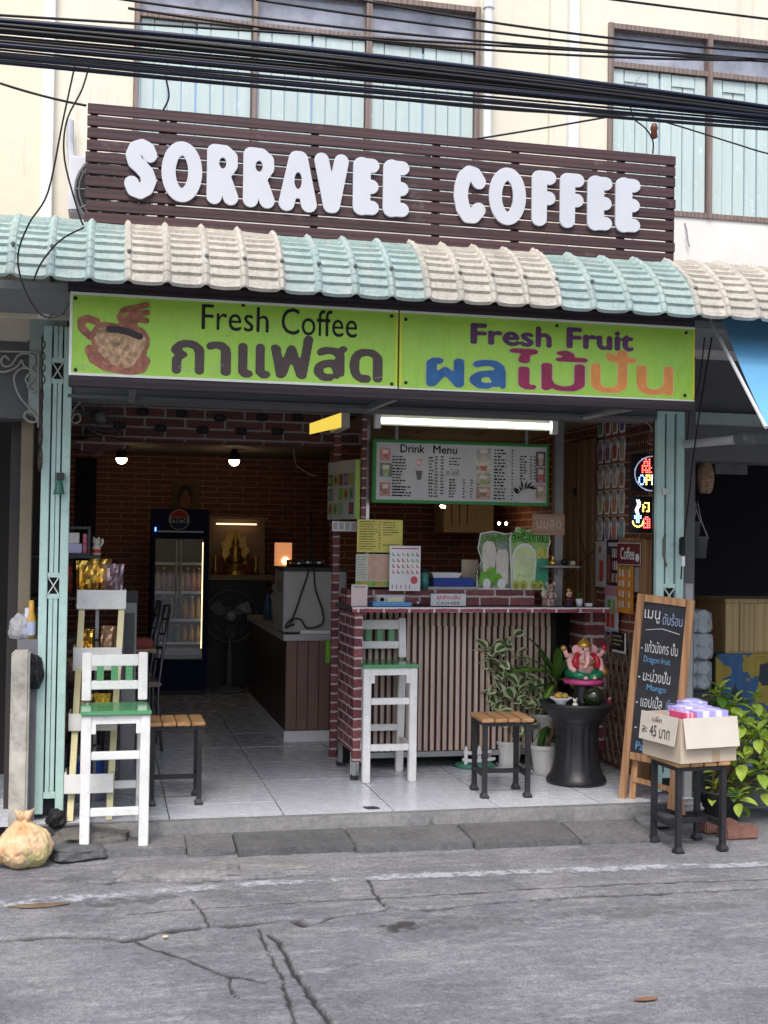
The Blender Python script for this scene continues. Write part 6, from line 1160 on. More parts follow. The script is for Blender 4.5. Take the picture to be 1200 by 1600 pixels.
MB().lathe([(.165*gs, 0), (.17*gs, .03*gs), (.14*gs, .09*gs), (.08*gs, .15*gs), (.03*gs, .19*gs), (0, .22*gs)], gp(0, .81), 18).make('crown', M_gd, gn, smooth=True); MB().tube([gp(.17*math.cos(a), .52+.08*math.sin(a)-.0, .17+.05*abs(math.sin(a))) for a in [math.pi+math.pi*k/10 for k in range(11)]], .022*gs, 6).make('necklace', M_gd, gn, smooth=True); MB().ball(gp(.4, .26, .15), .1*gs, n=12).make('sweet_bowl', M_gd, gn, smooth=True)
# offerings around the statue
fq = P(875, 1092, uy_-.1); t = thing('fruit_bowl', 'white bowl of round fruit on the pedestal rim', 'bowl', (fq.x, uy_-.1, tz)); bz_ = tz+.002; MB().lathe([(.03, 0), (.032, .03), (.066, .052), (.07, .058), (.064, .057), (.03, .034), (0, .032)], (fq.x+.01, uy_-.09, bz_), 28).make('bowl', M_whitep, t, smooth=True)
for dx, dy, c, r_ in ((-.024, -.014, (.42, .24, .03), .024), (.018, -.018, (.3, .22, .05), .023), (.0, .02, (.3, .03, .03), .024)): MB().ball((fq.x+.01+dx, uy_-.09+dy, bz_+.066), r_, r_, r_*.92).make('fruit', mat('fruit_%d' % int(c[0]*100), c, .4, var=.25, vs=30), t, smooth=True)
q = P(925, 1098, uy_-.08); t = thing('dark_coconut', 'round dark green polished ball on the pedestal', 'ornament', (q.x, uy_-.09, tz)); MB().ball((q.x, uy_-.1, tz+.062), .066, .066, .062, 22).make('ball', mat('dark_green_glaze', (.018, .026, .012), .14, var=.5, vs=18, spec=.7), t, smooth=True); MB().lathe([(.045, .001), (.05, .008), (.03, .012)], (q.x, uy_-.1, tz), 18).make('ring', M_dark, t)
q = P(897, 1103, uy_-.12); x, y = q.x, uy_-.135; t = thing('white_mouse_figurine', 'tiny cream mouse figurine at the pedestal rim', 'figurine', (x, y, tz)); MB().lathe([(.016, .001), (.019, .015), (.012, .032), (.0, .036)], (x, y, tz), 12).make('body', M_pcream, t, smooth=True); MB().ball((x-.003, y-.004, tz+.044), .012, .013, .011, 10).make('head', M_pcream, t, smooth=True)
for s in (-1, 1): MB().ball((x+s*.01, y, tz+.055), .006, .003, .006, 8).make('ear', flat('pink_ear', (.6, .4, .35)), t)
q = P(949, 1103, uy_); x, y = q.x, uy_-.03; t = thing('red_seated_figurine', 'tiny figurine in red beside the dark ball', 'figurine', (x, y, tz)); MB().lathe([(.016, .001), (.017, .012), (.01, .026), (0, .03)], (x, y, tz), 12).make('body', M_sr, t, smooth=True); MB().ball((x, y, tz+.037), .01).make('head', flat('tan_muzzle', (.5, .35, .22)), t, smooth=True)

# ------------------------------------------------------------------ potted plants
def potprof(r, h): return [(r*.72, .0), (r*.95, h*.86), (r*1.04, h*.87), (r*1.06, h), (r*.97, h), (r*.93, h*.88), (0, h*.86)]
def pot(t, c, r, h, mt=M_pot, sau=True):
    t = MB().lathe(potprof(r, h), c, 28).make('pot', mt, t, smooth=False); MB().lathe([(r*.94, h*.865), (r*.5, h*.9), (0, h*.9)], c, 20).make('soil', M_soil, t)
    if sau: MB().lathe([(r*.8, .0), (r*.95, .02), (r*.9, .02), (r*.76, .006)], V(c)-V((0, 0, .001)), 28).make('saucer', mt, t)
def leaf_mesh(L, Wd, m1, m2=None, fold=.25, droop=.3, n=7):
    m = MB(); rows = []
    for k in range(n+1):
        s = k/n; w = Wd*math.sin(math.pi*min(1, s*.93+.05))**.8*(1 if k < n else .02); x = L*s*math.cos(droop*s*.6); z = -L*droop*s*s*.6
        rows.append(((x, -w, z+fold*w), (x, -w*(.42 if m2 else .55), z+fold*w*.4), (x, 0, z-.0), (x, w*(.42 if m2 else .55), z+fold*w*.4), (x, w, z+fold*w)))
    vs = [q for r_ in rows for q in r_]
    for k in range(n):
        for j in range(4):
            m.m = (1 if m2 and (j in (0, 3) or k >= n-1) else 0); b = k*5+j; m.add([vs[b], vs[b+1], vs[b+6], vs[b+5]], [(0, 1, 2, 3)])
    return m.mesh([m1, m2] if m2 else [m1], 'leaf', True)
def put_leaf(me, t, pos, az, el, roll, s):
    o = bpy.data.objects.new('leaf', me); COL.objects.link(o); o.parent = t; o.matrix_parent_inverse = parent_world(t).inverted()
    o.matrix_basis = Matrix.Translation(pos) @ Matrix.Rotation(az, 4, 'Z') @ Matrix.Rotation(-el, 4, 'Y') @ Matrix.Rotation(roll, 4, 'X') @ Matrix.Scale(s, 4)
rp = random.Random(21)
# variegated shrub
c1 = G(800, 1200, 0); pc = V((c1.x, c1.y+.06, 0)); sh = thing('variegated_shrub', 'cream and green variegated shrub in a white pot', 'potted plant', pc); pot(sh, pc, .088, .17)
lv = [leaf_mesh(.088, .034, M_leafv, M_leafc, .2, d) for d in (.3, .9)]
ends = []
for px_ in [(770, 1010), (790, 1000), (808, 1000), (822, 1018), (775, 1045), (800, 1040), (820, 1050), (768, 1075), (790, 1080), (812, 1085), (835, 1070), (845, 1085), (778, 1105), (800, 1110), (825, 1112), (850, 1105), (858, 1118), (790, 1130), (770, 1030), (835, 1040), (815, 1130), (842, 1130), (806, 1065), (785, 1058), (765, 1020), (812, 1022), (830, 1095), (855, 1090), (795, 1025), (848, 1060), (782, 1092), (808, 1100)]:
    e = P(px_[0], px_[1], pc.y+rp.uniform(-.13, .13)); ends.append(e); b = pc+V((rp.uniform(-.02, .02), rp.uniform(-.02, .02), .15))
    md = b.lerp(e, .5)+V((rp.uniform(-.03, .03), rp.uniform(-.03, .03), .02)); MB().tube([b, md, e], [.006, .004, .002], 5).make('stem', M_stem, sh)
    for k in range(9): put_leaf(rp.choice(lv), sh, e+V((rp.gauss(0, .022), rp.gauss(0, .022), -.006*k+rp.gauss(0, .018))), k*2.4+rp.uniform(-.4, .4), rp.uniform(-.5, 1.1), rp.uniform(-.9, .9), rp.uniform(.8, 1.3))
# strap-leaved plant with trunk
c2 = G(858, 1214, 0); p2 = V((c2.x, c2.y+.085, 0)); dr = thing('strap_leaf_plant', 'broad strap leaved plant with a bare stem in a white pot', 'potted plant', p2); pot(dr, p2, .092, .19)
tp = P(868, 1060, p2.y+.05); MB().tube([p2+V((.0, 0, .16)), P(862, 1150, p2.y+.02), P(870, 1110, p2.y+.04), tp], [.014, .012, .011, .01], 8).make('trunk', M_stem, dr, smooth=True)
lb_ = leaf_mesh(.34, .034, M_leaf, None, .5, .5, 10); lb2 = leaf_mesh(.3, .03, M_leafy, M_leaf, .5, .9, 10)
for az, el, s, me in ((R(150), 1.25, 1.05, lb_), (R(175), .95, .75, lb_), (R(20), .75, 1.15, lb_), (R(200), .1, .8, lb_), (R(240), .3, .8, lb2), (R(215), -.2, .75, lb2), (R(260), .6, .7, lb_), (R(330), .7, .7, lb_), (R(100), .9, .8, lb_), (R(185), .3, 1.0, lb_), (R(60), .9, .9, lb_), (R(290), .2, .7, lb2)): put_leaf(me, dr, tp+V((0, 0, rp.uniform(-.06, .03))), az, el, rp.uniform(-.3, .3), s)
for k in range(9): put_leaf(lb_, dr, P(855, 1135, p2.y+.12), rp.uniform(3.2, 5.2), rp.uniform(-.9, -.3), 0, rp.uniform(.35, .55))
# stacked spare pots
c3 = V((P(850, 1150, p2.y+.28).x, p2.y+.3, 0)); t = thing('stacked_pots', 'white pot standing on an upturned clay pot behind the shrub', 'pots', c3); MB().lathe(potprof(.1, .15)[:4], c3, 24).make('lower_pot', mat('terracotta_stained', (.3, .19, .15), .7), t); MB().lathe(potprof(.1, .19), c3+V((0, 0, .155)), 24).make('upper_pot', M_pot, t)
# cactus with toy picket fence
fc_ = G(752, 1200, 0); fx, fy = fc_.x, fc_.y+.04; t = thing('picket_planter', 'green planter base with toy white picket fence and cactus', 'planter', (fx, fy, 0))
MB().lathe([(.1, .001), (.1, .02), (.08, .035), (0, .035)], (fx-.03, fy, 0), 24, Matrix.Scale(1.35, 4, V((1, 0, 0)))).make('base', mat('teal_planter_plastic', (.06, .2, .14), .4), t, smooth=True)
for k in range(5):
    x = fx-.11+.045*k; m = MB(); y = fy-.09+.03*abs(k-1); m.prism([V((x-.011, y, .025)), V((x+.011, y, .025)), V((x+.011, y, .13)), V((x, y, .15)), V((x-.011, y, .13))], (0, .008, 0)); m.make('picket', M_whitep, t)
for z in (.055, .105): MB().bar((fx-.125, fy-.03, z), (fx-.065, fy-.092, z), .006, .02).bar((fx-.065, fy-.092, z), (fx+.1, fy-.02, z), .006, .02).make('fence_rail', M_whitep, t)
MB().lathe([(.022, .03), (.027, .09), (.025, .14), (.015, .175), (0, .182)], (fx-.02, fy+.0, 0), 20, wob=lambda a, z: 1+.08*math.cos(10*a)).make('cactus', mat('cactus_green', (.07, .14, .03), .6, var=.3, vs=60), t, smooth=True)
# lime-leaved shrub on the street
c4 = G(1142, 1290, ZS); p4 = V((c4.x+.02, c4.y+.16, ZS)); bs_ = thing('lime_leaf_shrub', 'glossy lime green leafy shrub in a black pot by the street', 'potted plant', p4)
MB().lathe([(.1, .001), (.125, .15), (.14, .16), (.142, .175), (.13, .175), (.122, .15), (0, .145)], p4, 28, wob=lambda a, z: 1+(.025*math.cos(14*a) if z > .15 else 0)).make('pot', mat('black_nursery_pot', (.025, .026, .03), .5), bs_, smooth=True); MB().lathe([(.124, .15), (0, .16)], p4, 18).make('soil', M_soil, bs_)
ll = [leaf_mesh(.125, .034, M_leafy, None, .25, .5), leaf_mesh(.125, .036, M_leafy, None, .3, .8), leaf_mesh(.12, .034, M_leaf, None, .25, .6)]
hd = [((1125, 1075), -.0, 2), ((1115, 1080), .12, 2), ((1150, 1090), -.03, 0), ((1160, 1120), -.12, 0), ((1185, 1140), -.12, 0), ((1135, 1165), -.12, 0), ((1140, 1110), .0, 0), ((1172, 1105), .05, 0), ((1150, 1135), -.1, 0), ((1170, 1150), -.08, 0), ((1195, 1125), .02, 0), ((1205, 1160), -.05, 0), ((1160, 1180), -.1, 0), ((1188, 1195), -.1, 0), ((1215, 1200), .0, 0), ((1130, 1150), .1, 2), ((1170, 1130), .1, 0), ((1145, 1215), -.06, 2), ((1118, 1225), -.02, 0), ((1155, 1240), -.1, 0), ((1195, 1225), -.06, 0), ((1180, 1170), .1, 2), ((1140, 1185), .1, 2), ((1210, 1240), .02, 2), ((1122, 1200), .05, 2), ((1180, 1085), .05, 0), ((1165, 1215), .1, 2), ((1230, 1140), .05, 0), ((1240, 1190), .05, 0)]
for (x, y), dy, kd in hd:
    e = P(x, y, p4.y+dy*1.3); b = p4+V((rp.uniform(-.05, .05), rp.uniform(-.05, .05), .15)); MB().tube([b, b.lerp(e, .55)+V((rp.uniform(-.03, .03), rp.uniform(-.02, .02), .03)), e], [.007, .005, .003], 6).make('stem', M_stem, bs_)
    for k in range(9): put_leaf(ll[2] if kd == 2 and k % 2 else ll[k % 2], bs_, e+V((0, 0, -.008*k)), k*2.4+rp.uniform(-.3, .3), .95-.16*k+rp.uniform(-.15, .15), rp.uniform(-.3, .3), rp.uniform(.7, 1.0)*(.7+.06*min(k, 5)))
# ------------------------------------------------------------------ inside the shop
Mn_dark = mat('charcoal_paint', (.03, .03, .033), .5)
# pepsi fridge
FY = 5.05; a = rect(236, 795, 325, 1082, FY); W = a[1]-a[0]; H = a[3]
fr_ = thing('drinks_fridge', 'tall navy glass door drinks fridge with round cola emblem', 'fridge', ((a[0]+a[1])/2, FY, 0))
M_navy = mat('navy_fridge_enamel', (.006, .012, .05), .6, spec=.15); fx0, fx1 = a[0], a[1]; gz0, gz1 = P(280, 1030, FY).z, P(280, 842, FY).z; gx0_, gx1_ = P(238, 930, FY).x+.02, P(317, 930, FY).x
for bxx in ((fx0, fx1, FY+.45, FY+.5, .05, H), (fx0, fx0+.03, FY, FY+.45, .05, H), (fx1-.03, fx1, FY, FY+.45, .05, H), (fx0+.03, fx1-.03, FY, FY+.45, .05, gz0-.02), (fx0+.03, fx1-.03, FY, FY+.45, gz1+.03, H)): MB().box(*bxx).make('body', M_navy, fr_)
MB().box(fx0+.001, fx1-.001, FY-.03, FY-.004, gz0-.05, gz0).box(fx0+.001, fx1-.001, FY-.03, FY-.004, gz1, gz1+.04).box(fx0+.001, gx0_, FY-.03, FY-.004, gz0, gz1).box(gx1_, fx1-.001, FY-.03, FY-.004, gz0, gz1).make('door_frame', M_navy, fr_)
MB().box(gx0_, gx1_, FY-.02, FY-.012, gz0, gz1).make('door_glass', M_glass, fr_); MB().box(fx0+.03, fx1-.03, FY+.43, FY+.445, gz0, gz1).make('liner', mat('fridge_liner', (.1, .1, .1), .5), fr_)
for z in [gz0+(gz1-gz0)*k for k in (.14, .33, .56, .8)]:
    MB().box(fx0+.032, fx1-.032, FY+.03, FY+.42, z-.006, z).make('shelf', M_steel, fr_); MB().box(fx0+.035, fx1-.035, FY+.018, FY+.028, z-.02, z+.004).make('price_rail', M_greymetal, fr_)
rb_ = random.Random(4); bc = [(.5, .17, .02), (.25, .3, .25), (.5, .03, .04), (.55, .32, .05), (.05, .1, .35), (.3, .35, .3)]
for z, n, hh in ((gz0+(gz1-gz0)*.14, 7, .15), (gz0+(gz1-gz0)*.33, 7, .2), (gz0+(gz1-gz0)*.56, 8, .21)):
    for k in range(n):
        x = gx0_+.03+(gx1_-gx0_-.06)*k/(n-1); c = bc[(k*3+int(z*10)) % 6] if k < n-3 else bc[0 if z > .9 else 3]; r = .026
        t = thing('drink_bottle', 'small drink bottle lined up inside the navy fridge', 'bottle', (x, FY+.09, z), 0, 'bottles in the fridge')
        yy = FY+.09 if len(t.name) else 0
        t = MB().lathe([(r, .001), (r, hh*.6), (r*.9, hh*.66), (r*.4, hh*.86), (r*.4, hh)], (x, FY+.09+.06*(z > 5), z), 12).make('bottle', mat('bottle_%d' % int(c[0]*100+c[2]*1000), c, .15, var=.2), t, smooth=True); MB().lathe([(r*.45, hh), (r*.45, hh*1.06), (0, hh*1.06)], (x, FY+.09, z), 10).make('cap', M_whitep if k % 2 else M_red, t)
    if z > gz0+(gz1-gz0)*.5: pass
MB().box(gx1_-.012, gx1_-.004, FY-.003, FY+.005, gz0+.1, gz1-.03).make('lamp_strip', glow('fridge_lamp', (1, .8, .4), 1.6), fr_)
hx = P(275, 900, FY).x; MB().tube([(hx, FY-.04, gz1-.02), (hx, FY-.045, gz1-.04), (hx, FY-.04, gz0+.42)], .008, 8).tube([(hx+.04, FY-.04, gz1-.02), (hx+.04, FY-.045, gz1-.04), (hx+.04, FY-.04, gz0+.42)], .008, 8).make('curtain_strip', M_whitep, fr_)
ec = P(280, 812, FY-.035); er = 14*12.0/1900
M_pr, M_pb, M_pw = flat('emblem_red', (.4, .02, .03)), flat('emblem_blue', (.01, .02, .1)), flat('emblem_white', (.55, .53, .45))
def arc(r0, y, lo, hi, up): return [V((ec.x+r0*math.cos(a), y, ec.z+r0*math.sin(a))) for a in [lo+(hi-lo)*k/16 for k in range(17)]]
MB().lathe([(er*1.08, 0), (er*1.08, .006)], (0, 0, 0), 32, Matrix.Translation(V((ec.x, FY-.0315, ec.z))) @ Matrix.Rotation(R(90), 4, 'X')).make('emblem_ring', M_pw, fr_)
m = MB(); m.prism(arc(er, FY-.04, R(18), R(162), 1), (0, .001, 0)); m.make('emblem_red', M_pr, fr_); m = MB(); m.prism(arc(er, FY-.04, R(200), R(340), 1), (0, .001, 0)); m.make('emblem_blue', M_pb, fr_)
fit_loops('emblem_word', bold_loops('PEPSI', .03), M_ink, fr_, V((ec.x-er*.85, FY-.041, ec.z+er*.25)), V((ec.x+er*.85, FY-.041, ec.z+er*.25)), V((ec.x-er*.85, FY-.041, ec.z-er*.28)), off=.001)
q = P(243, 827, FY-.03); MB().box(q.x-.006, q.x+.006, FY-.033, FY-.0305, q.z-.018, q.z+.018).make('indicator', glow('blue_indicator', (.1, .3, 1), 3), fr_); MB().box(fx0+.05, fx1-.05, FY-.004, FY-.001, gz1+.06, gz1+.075).make('trim_line', M_greymetal, fr_)
MB().box(fx0+.04, fx1-.04, FY+.04, FY+.44, 0, .049).make('plinth', Mn_dark, fr_)
# pedestal fan
fq = G(357, 1080, 0); fx, fy = fq.x, fq.y-.05; t = thing('pedestal_fan', 'grey pedestal fan standing beside the fridge', 'fan', (fx, fy, 0)); hz = P(357, 962, fy).z; Mf = mat('fan_grey', (.16, .16, .165), .45); fr2 = 42*fy/FOC*2.15/2
MB().lathe([(.16, .001), (.17, .02), (.15, .04), (.05, .055), (.03, .09)], (fx, fy, 0), 28).make('base', Mf, t, smooth=True); MB().tube([(fx, fy, .06), (fx, fy, hz*.55), (fx, fy, hz*.56), (fx, fy, hz-.05)], [.03, .028, .018, .016], 12).make('pole', Mf, t); fr2 = .25
MB().tube([(fx, fy+.12, hz), (fx, fy-.02, hz)], .06, 16).make('motor', Mf, t)
m = MB()
for r in (.25, .245, .17, .09): m.tube([(fx+r*math.cos(a), fy-.06+.1*(r-.0)*.0, hz+r*math.sin(a)) for a in [2*math.pi*k/32 for k in range(33)]], .004, 5)
for k in range(36): a_ = 2*math.pi*k/36; m.tube([(fx+.05*math.cos(a_), fy-.085, hz+.05*math.sin(a_)), (fx+.25*math.cos(a_), fy-.06, hz+.25*math.sin(a_))], .0016, 3)
m.make('guard', Mf, t)
for k in range(3):
    a_ = 2*math.pi*k/3+.4; m = MB(); m.prism([V((fx+r*math.cos(a_+d), fy-.05+.02*d, hz+r*math.sin(a_+d))) for r, d in ((.04, -.3), (.2, -.25), (.22, .3), (.12, .6), (.04, .5))], (0, .003, 0)); m.make('blade', mat('fan_blade', (.09, .1, .11), .3), t)
MB().lathe([(.045, 0), (.04, .012), (0, .016)], (0, 0, 0), 20, Matrix.Translation((fx, fy-.085, hz)) @ Matrix.Rotation(R(90), 4, 'X')).make('hub', mat('hub_grey', (.35, .35, .35), .4), t, smooth=True)
# brown counter
kc = V((.322, 2.324, 0)); ctz = P(442, 1001, 2.32).z; bc_ = thing('brown_counter', 'brown panelled service counter with white top', 'counter', (.6, 2.4, 0)); n = 9; cw_ = (1.05-.322)/n
MB().box(.335, 1.05, 2.335, 4.6, .08, ctz).make('carcass', mat('dark_brown_side', (.06, .035, .032), .5), bc_); MB().box(.33, 1.05, 2.33, 4.6, 0, .079).make('plinth', M_whitep, bc_)
for k in range(n): MB().box(.335+k*cw_+.003, .335+(k+1)*cw_-.003, 2.32, 2.334, .085, ctz).make('panel_board', M_brownpanel, bc_, bevel=.002)
MB().box(.31, 1.06, 2.29, 4.62, ctz+.001, ctz+.045).make('top', mat('white_laminate_top', (.42, .4, .4), .4), bc_)
tz2 = ctz+.046
# white appliance with cables, pots, lamp
x0, x1 = P(443, 940, 2.36).x, .78; z1 = P(470, 893, 2.36).z; ov = thing('countertop_oven', 'white boxy countertop machine with vented side', 'appliance', (x0, 2.5, tz2)); MB().box(x0, x1, 2.36, 2.85, tz2+.012, z1).make('casing', mat('off_white_enamel', (.42, .4, .39), .4), ov, bevel=.006); MB().box(x0-.005, x1, 2.35, 2.86, z1+.001, z1+.03).make('lid', Mn_dark, ov)
for k in range(5): MB().box(x0-.002, x0-.0005, 2.45, 2.72, z1-.08-.018*k, z1-.073-.018*k).make('vent', M_dark, ov)
MB().box(x1-.1, x1-.02, 2.352, 2.3595, tz2+.13, tz2+.27).make('control_panel', flat('dark_brown_glass', (.03, .015, .012), .2), ov)
for sx_ in (x0+.03, x1-.03): MB().box(sx_-.015, sx_+.015, 2.4, 2.43, tz2+.0, tz2+.0119).make('foot', M_dark, ov)
pxcurve('machine_cable', [(486, 800, 2.4), (484, 880, 2.33), (470, 930, 2.32), (455, 972, 2.31), (446, 982, 2.31)], 2.32, .006, 'black cable hanging down across the white machine'); pxcurve('machine_cable', [(487, 800, 2.42), (491, 900, 2.33), (494, 925, 2.33), (504, 955, 2.32), (503, 975, 2.31), (480, 981, 2.31), (470, 968, 2.31), (455, 968, 2.31), (446, 980, 2.31), (460, 975, 2.31)], 2.32, .006, 'tangled black cable on the white countertop')
q = P(480, 984, 2.31); tag(MB().box(q.x-.05, q.x+.18, 2.305, 2.345, tz2+.001, tz2+.028).make('power_strip', M_whitep, bevel=.004), 'white power strip lying on the countertop', 'power strip')
LYY = 3.2; q = P(443, 885, LYY); a = rect(432, 848, 456, 886, LYY); t = thing('lantern', 'glowing orange paper lantern behind the white machine', 'lantern', (q.x, LYY, tz2)); MB().box(a[0], a[1], LYY, LYY+.12, a[2], a[3]).make('shade', glow('orange_paper_glow', (1, .4, .17), .32), t); MB().ball(((a[0]+a[1])/2+.01, LYY-.008, a[2]+.05), .03, .006, .03).make('flame_glow', glow('warm_flame', (1, .7, .3), 2.5), t, smooth=True); MB().box(a[0]+.01, a[1]-.01, LYY+.01, LYY+.11, tz2, a[2]-.001).make('stand', Mn_dark, t)
for k, (x, r, h, lab) in enumerate(((455, .03, .05, 'small copper jug on the machine top'), (468, .035, .045, 'squat steel jug on the machine top'), (484, .045, .06, 'wide steel pan on the machine top'), (500, .04, .055, 'ribbed steel pot on the machine top'))): q = P(x, 885, 2.55); tag(MB().lathe([(r, .031), (r*1.05, .031+h), (r*.95, .031+h), (r*.9, .04), (0, .04)], (q.x, 2.6, z1), 18).make('steel_pot', M_steel if k else mat('copper', (.5, .25, .12), .3, .9), smooth=True), lab, 'pot')
# far counter stuff: bottles
for k, (x, h, r, c, lab) in enumerate(((392, .22, .035, (.05, .12, .25), 'blue capped water bottle on the far counter'), (402, .2, .03, (.05, .05, .05), 'dark sauce bottle on the far counter'), (412, .26, .035, (.03, .03, .035), 'black pump bottle on the far counter'), (424, .3, .045, (.35, .34, .33), 'pale upright canister on the far counter'), (384, .16, .03, (.06, .08, .16), 'short blue bottle on the far counter'))): q = P(x, 905, 3.9); tag(MB().lathe([(r, .001), (r, h*.65), (r*.45, h*.82), (r*.45, h), (0, h)], (max(q.x, .4+.02*k), 3.9, tz2), 14).make('counter_bottle', mat('cb%d' % k, c, .3), smooth=True), lab, 'bottle')
# shrine niche
SYY = 5.6; a = rect(326, 812, 418, 898, SYY); t = thing('altar_cabinet', 'dim wooden altar niche with golden statues', 'altar', ((a[0]+a[1])/2, SYY, 0)); Mw = mat('altar_wood', (.3, .2, .13), .6)
MB().box(a[0], a[1], SYY+.2, SYY+.22, a[2], a[3]).make('back_panel', Mw, t); MB().box(a[0]-.05, a[1]+.05, SYY-.1, SYY+.22, a[2]-.05, a[2]-.001).make('table_top', Mw, t); MB().box(a[0], a[1], SYY-.02, SYY+.2, a[3]+.001, a[3]+.03).make('hood', Mw, t); MB().box(a[0], a[1], SYY+.05, SYY+.2, 0, a[2]-.051).make('cabinet', Mn_dark, t)
MB().box(a[0]+.08, a[1]-.1, SYY+.1, SYY+.12, a[3]-.05, a[3]-.035).make('lamp_strip', glow('altar_lamp', (1, .7, .4), 1.2), t)
cxa = (a[0]+a[1])/2-.02; gz = a[2]
gs_ = thing('golden_buddha', 'small seated golden statue glinting in the altar niche', 'statue', (cxa, SYY+.05, gz)); Mg2 = mat('dull_gold', (.5, .3, .08), .35, .8, var=.4, vs=30, bump=.6)
MB().lathe([(.12, .001), (.12, .04), (.09, .06), (.1, .1), (.07, .12)], (cxa, SYY+.05, gz), 20).make('pedestal', Mg2, gs_); MB().lathe([(.09, .121), (.1, .15), (.055, .19), (.06, .25), (.03, .28), (.035, .31), (.03, .34), (.012, .37), (0, .43)], (cxa, SYY+.05, gz), 18).make('figure', Mg2, gs_, smooth=True)
m = MB(); m.prism([V((cxa+.13*math.cos(a_)*(1+.12*math.cos(9*a_)), SYY+.13, gz+.24+.19*math.sin(a_)*(1+.12*math.cos(9*a_)))) for a_ in [2*math.pi*k/40 for k in range(40)]], (0, .01, 0)); m.make('halo', Mg2, gs_)
for k, s in enumerate((-.2, -.14, .14, .2)): tag(MB().lathe([(.03, .001), (.035, .05), (.015, .1), (.03, .14), (.015, .18), (0, .2)], (cxa+s, SYY+.03, gz), 12).make('altar_vase', mat('altar_red', (.2, .04, .03), .4) if k % 3 else Mg2, smooth=True), ['gilt candle stand at the end of the altar', 'red vase close to the golden statue, fridge side', 'red vase close to the golden statue, counter side', 'gilt vase at the counter end of the altar'][k], 'vase')
# picture above the fridge
PYY = 5.97; a = rect(270, 750, 310, 795, PYY); t = thing('wall_picture', 'dim brown picture of a seated figure above the fridge', 'picture', (a[0], PYY, a[2])); MB().box(a[0], a[1], PYY, PYY+.02, a[2], a[3]).make('canvas', mat('umber_canvas', (.16, .1, .04), .6, var=.3), t); m = MB(); o = V((a[0], PYY-.002, a[2])); w, h = a[1]-a[0], a[3]-a[2]; m.disc(o, ex, ez, w*.5, h*.45, w*.3, h*.4, 18); m.m = 1; m.disc(o-V((0, .001, 0)), ex, ez, w*.5, h*.28, w*.22, h*.25, 14); m.disc(o-V((0, .0015, 0)), ex, ez, w*.5, h*.55, w*.1, h*.1, 12); m.make('painted_figure', [flat('umber_dark', (.04, .03, .025)), flat('sienna', (.3, .12, .07))], t)
# bulbs under the soffit
for x, y, lab in ((190, 716, 'round ceiling bulb glowing by the brick arch'), (366, 719, 'round ceiling bulb glowing over the shop aisle')):
    q = P(x, y, 4.9); t = thing('ceiling_bulb', lab, 'lamp', q, 0, 'bare bulbs under the brick soffit'); MB().lathe([(.02, .1), (.046, .06), (.052, .0), (.05, 0)], q, 18).make('holder', M_dark, t, smooth=True); MB().ball(q+V((0, 0, -.004)), .05, .05, .05, 16).make('bulb', glow('warm_white_bulb', (1, .72, .38), 12), t, smooth=True)
    MB().tube([q+V((0, 0, .09)), V((q.x, q.y, 2.315))], .006, 6).make('cord', M_dark, t)
q = P(335, 765, 4.6)
# black plaques on the soffit
for k, (x, y) in enumerate(((223, 643), (284, 646), (344, 653), (409, 652), (465, 652), (187, 665), (251, 669), (317, 672), (377, 674), (434, 674), (491, 674))):
    q = P(x, y, 2.24); m = MB(); w, h = .042, .027; t = thing('plaque', 'small black plaque in the %s row on the brick soffit' % ('upper' if k < 5 else 'lower'), 'plaque', q, 0, 'plaques of the %s soffit row' % ('upper' if k < 5 else 'lower'))
    m.prism([q+V((w*c, 0, h*s)) for c, s in ((-1, -.5), (-.6, -1), (.6, -1), (1, -.5), (1, .5), (.6, 1), (-.6, 1), (-1, .5))], (0, .01, 0)); m.make('plate', flat('plaque_black', (.008, .008, .014), .4), t); m = MB(); dashes(m, q+V((0, -.001, 0)), ex, ez, -.03, -.012, .03, .012, 2, rng, 1, .5, .012); m.make('print', flat('dim_gold_ink', (.1, .08, .05)), t)
# wall fan in the corner, hanging cord
wf = P(155, 652, 1.7); t = thing('wall_fan', 'grey wall fan tucked under the ceiling corner', 'fan', wf); m = MB(); Mx = Matrix.Translation(wf) @ Matrix.Rotation(R(35), 4, 'Z') @ Matrix.Rotation(R(50), 4, 'X')
for r in (.05, .09, .13, .17): m.tube([Mx @ V((r*math.cos(a_), r*math.sin(a_), 0)) for a_ in [2*math.pi*k/28 for k in range(29)]], .003, 4)
for k in range(20): a_ = 2*math.pi*k/20; m.tube([Mx @ V((.03*math.cos(a_), .03*math.sin(a_), .01)), Mx @ V((.17*math.cos(a_), .17*math.sin(a_), 0))], .002, 3)
m.make('guard', mat('fan_grey', (.16, .16, .165)), t); MB().ball(wf, .05).make('motor', mat('fan_grey', (.16, .16, .165)), t, smooth=True); MB().bar(wf+V((0, .02, .0)), V((-1.39, wf.y+.1, wf.z+.1)), .03, .03).make('arm', M_greymetal, t)
pxcurve('hanging_wire', [(458, 690, 2.4), (462, 725, 2.5), (475, 735, 2.5), (485, 742, 2.5), (495, 743, 2.5)], 2.5, .004, 'pale cord with a switch hanging from the soffit', flat('pale_cord', (.3, .28, .26)))
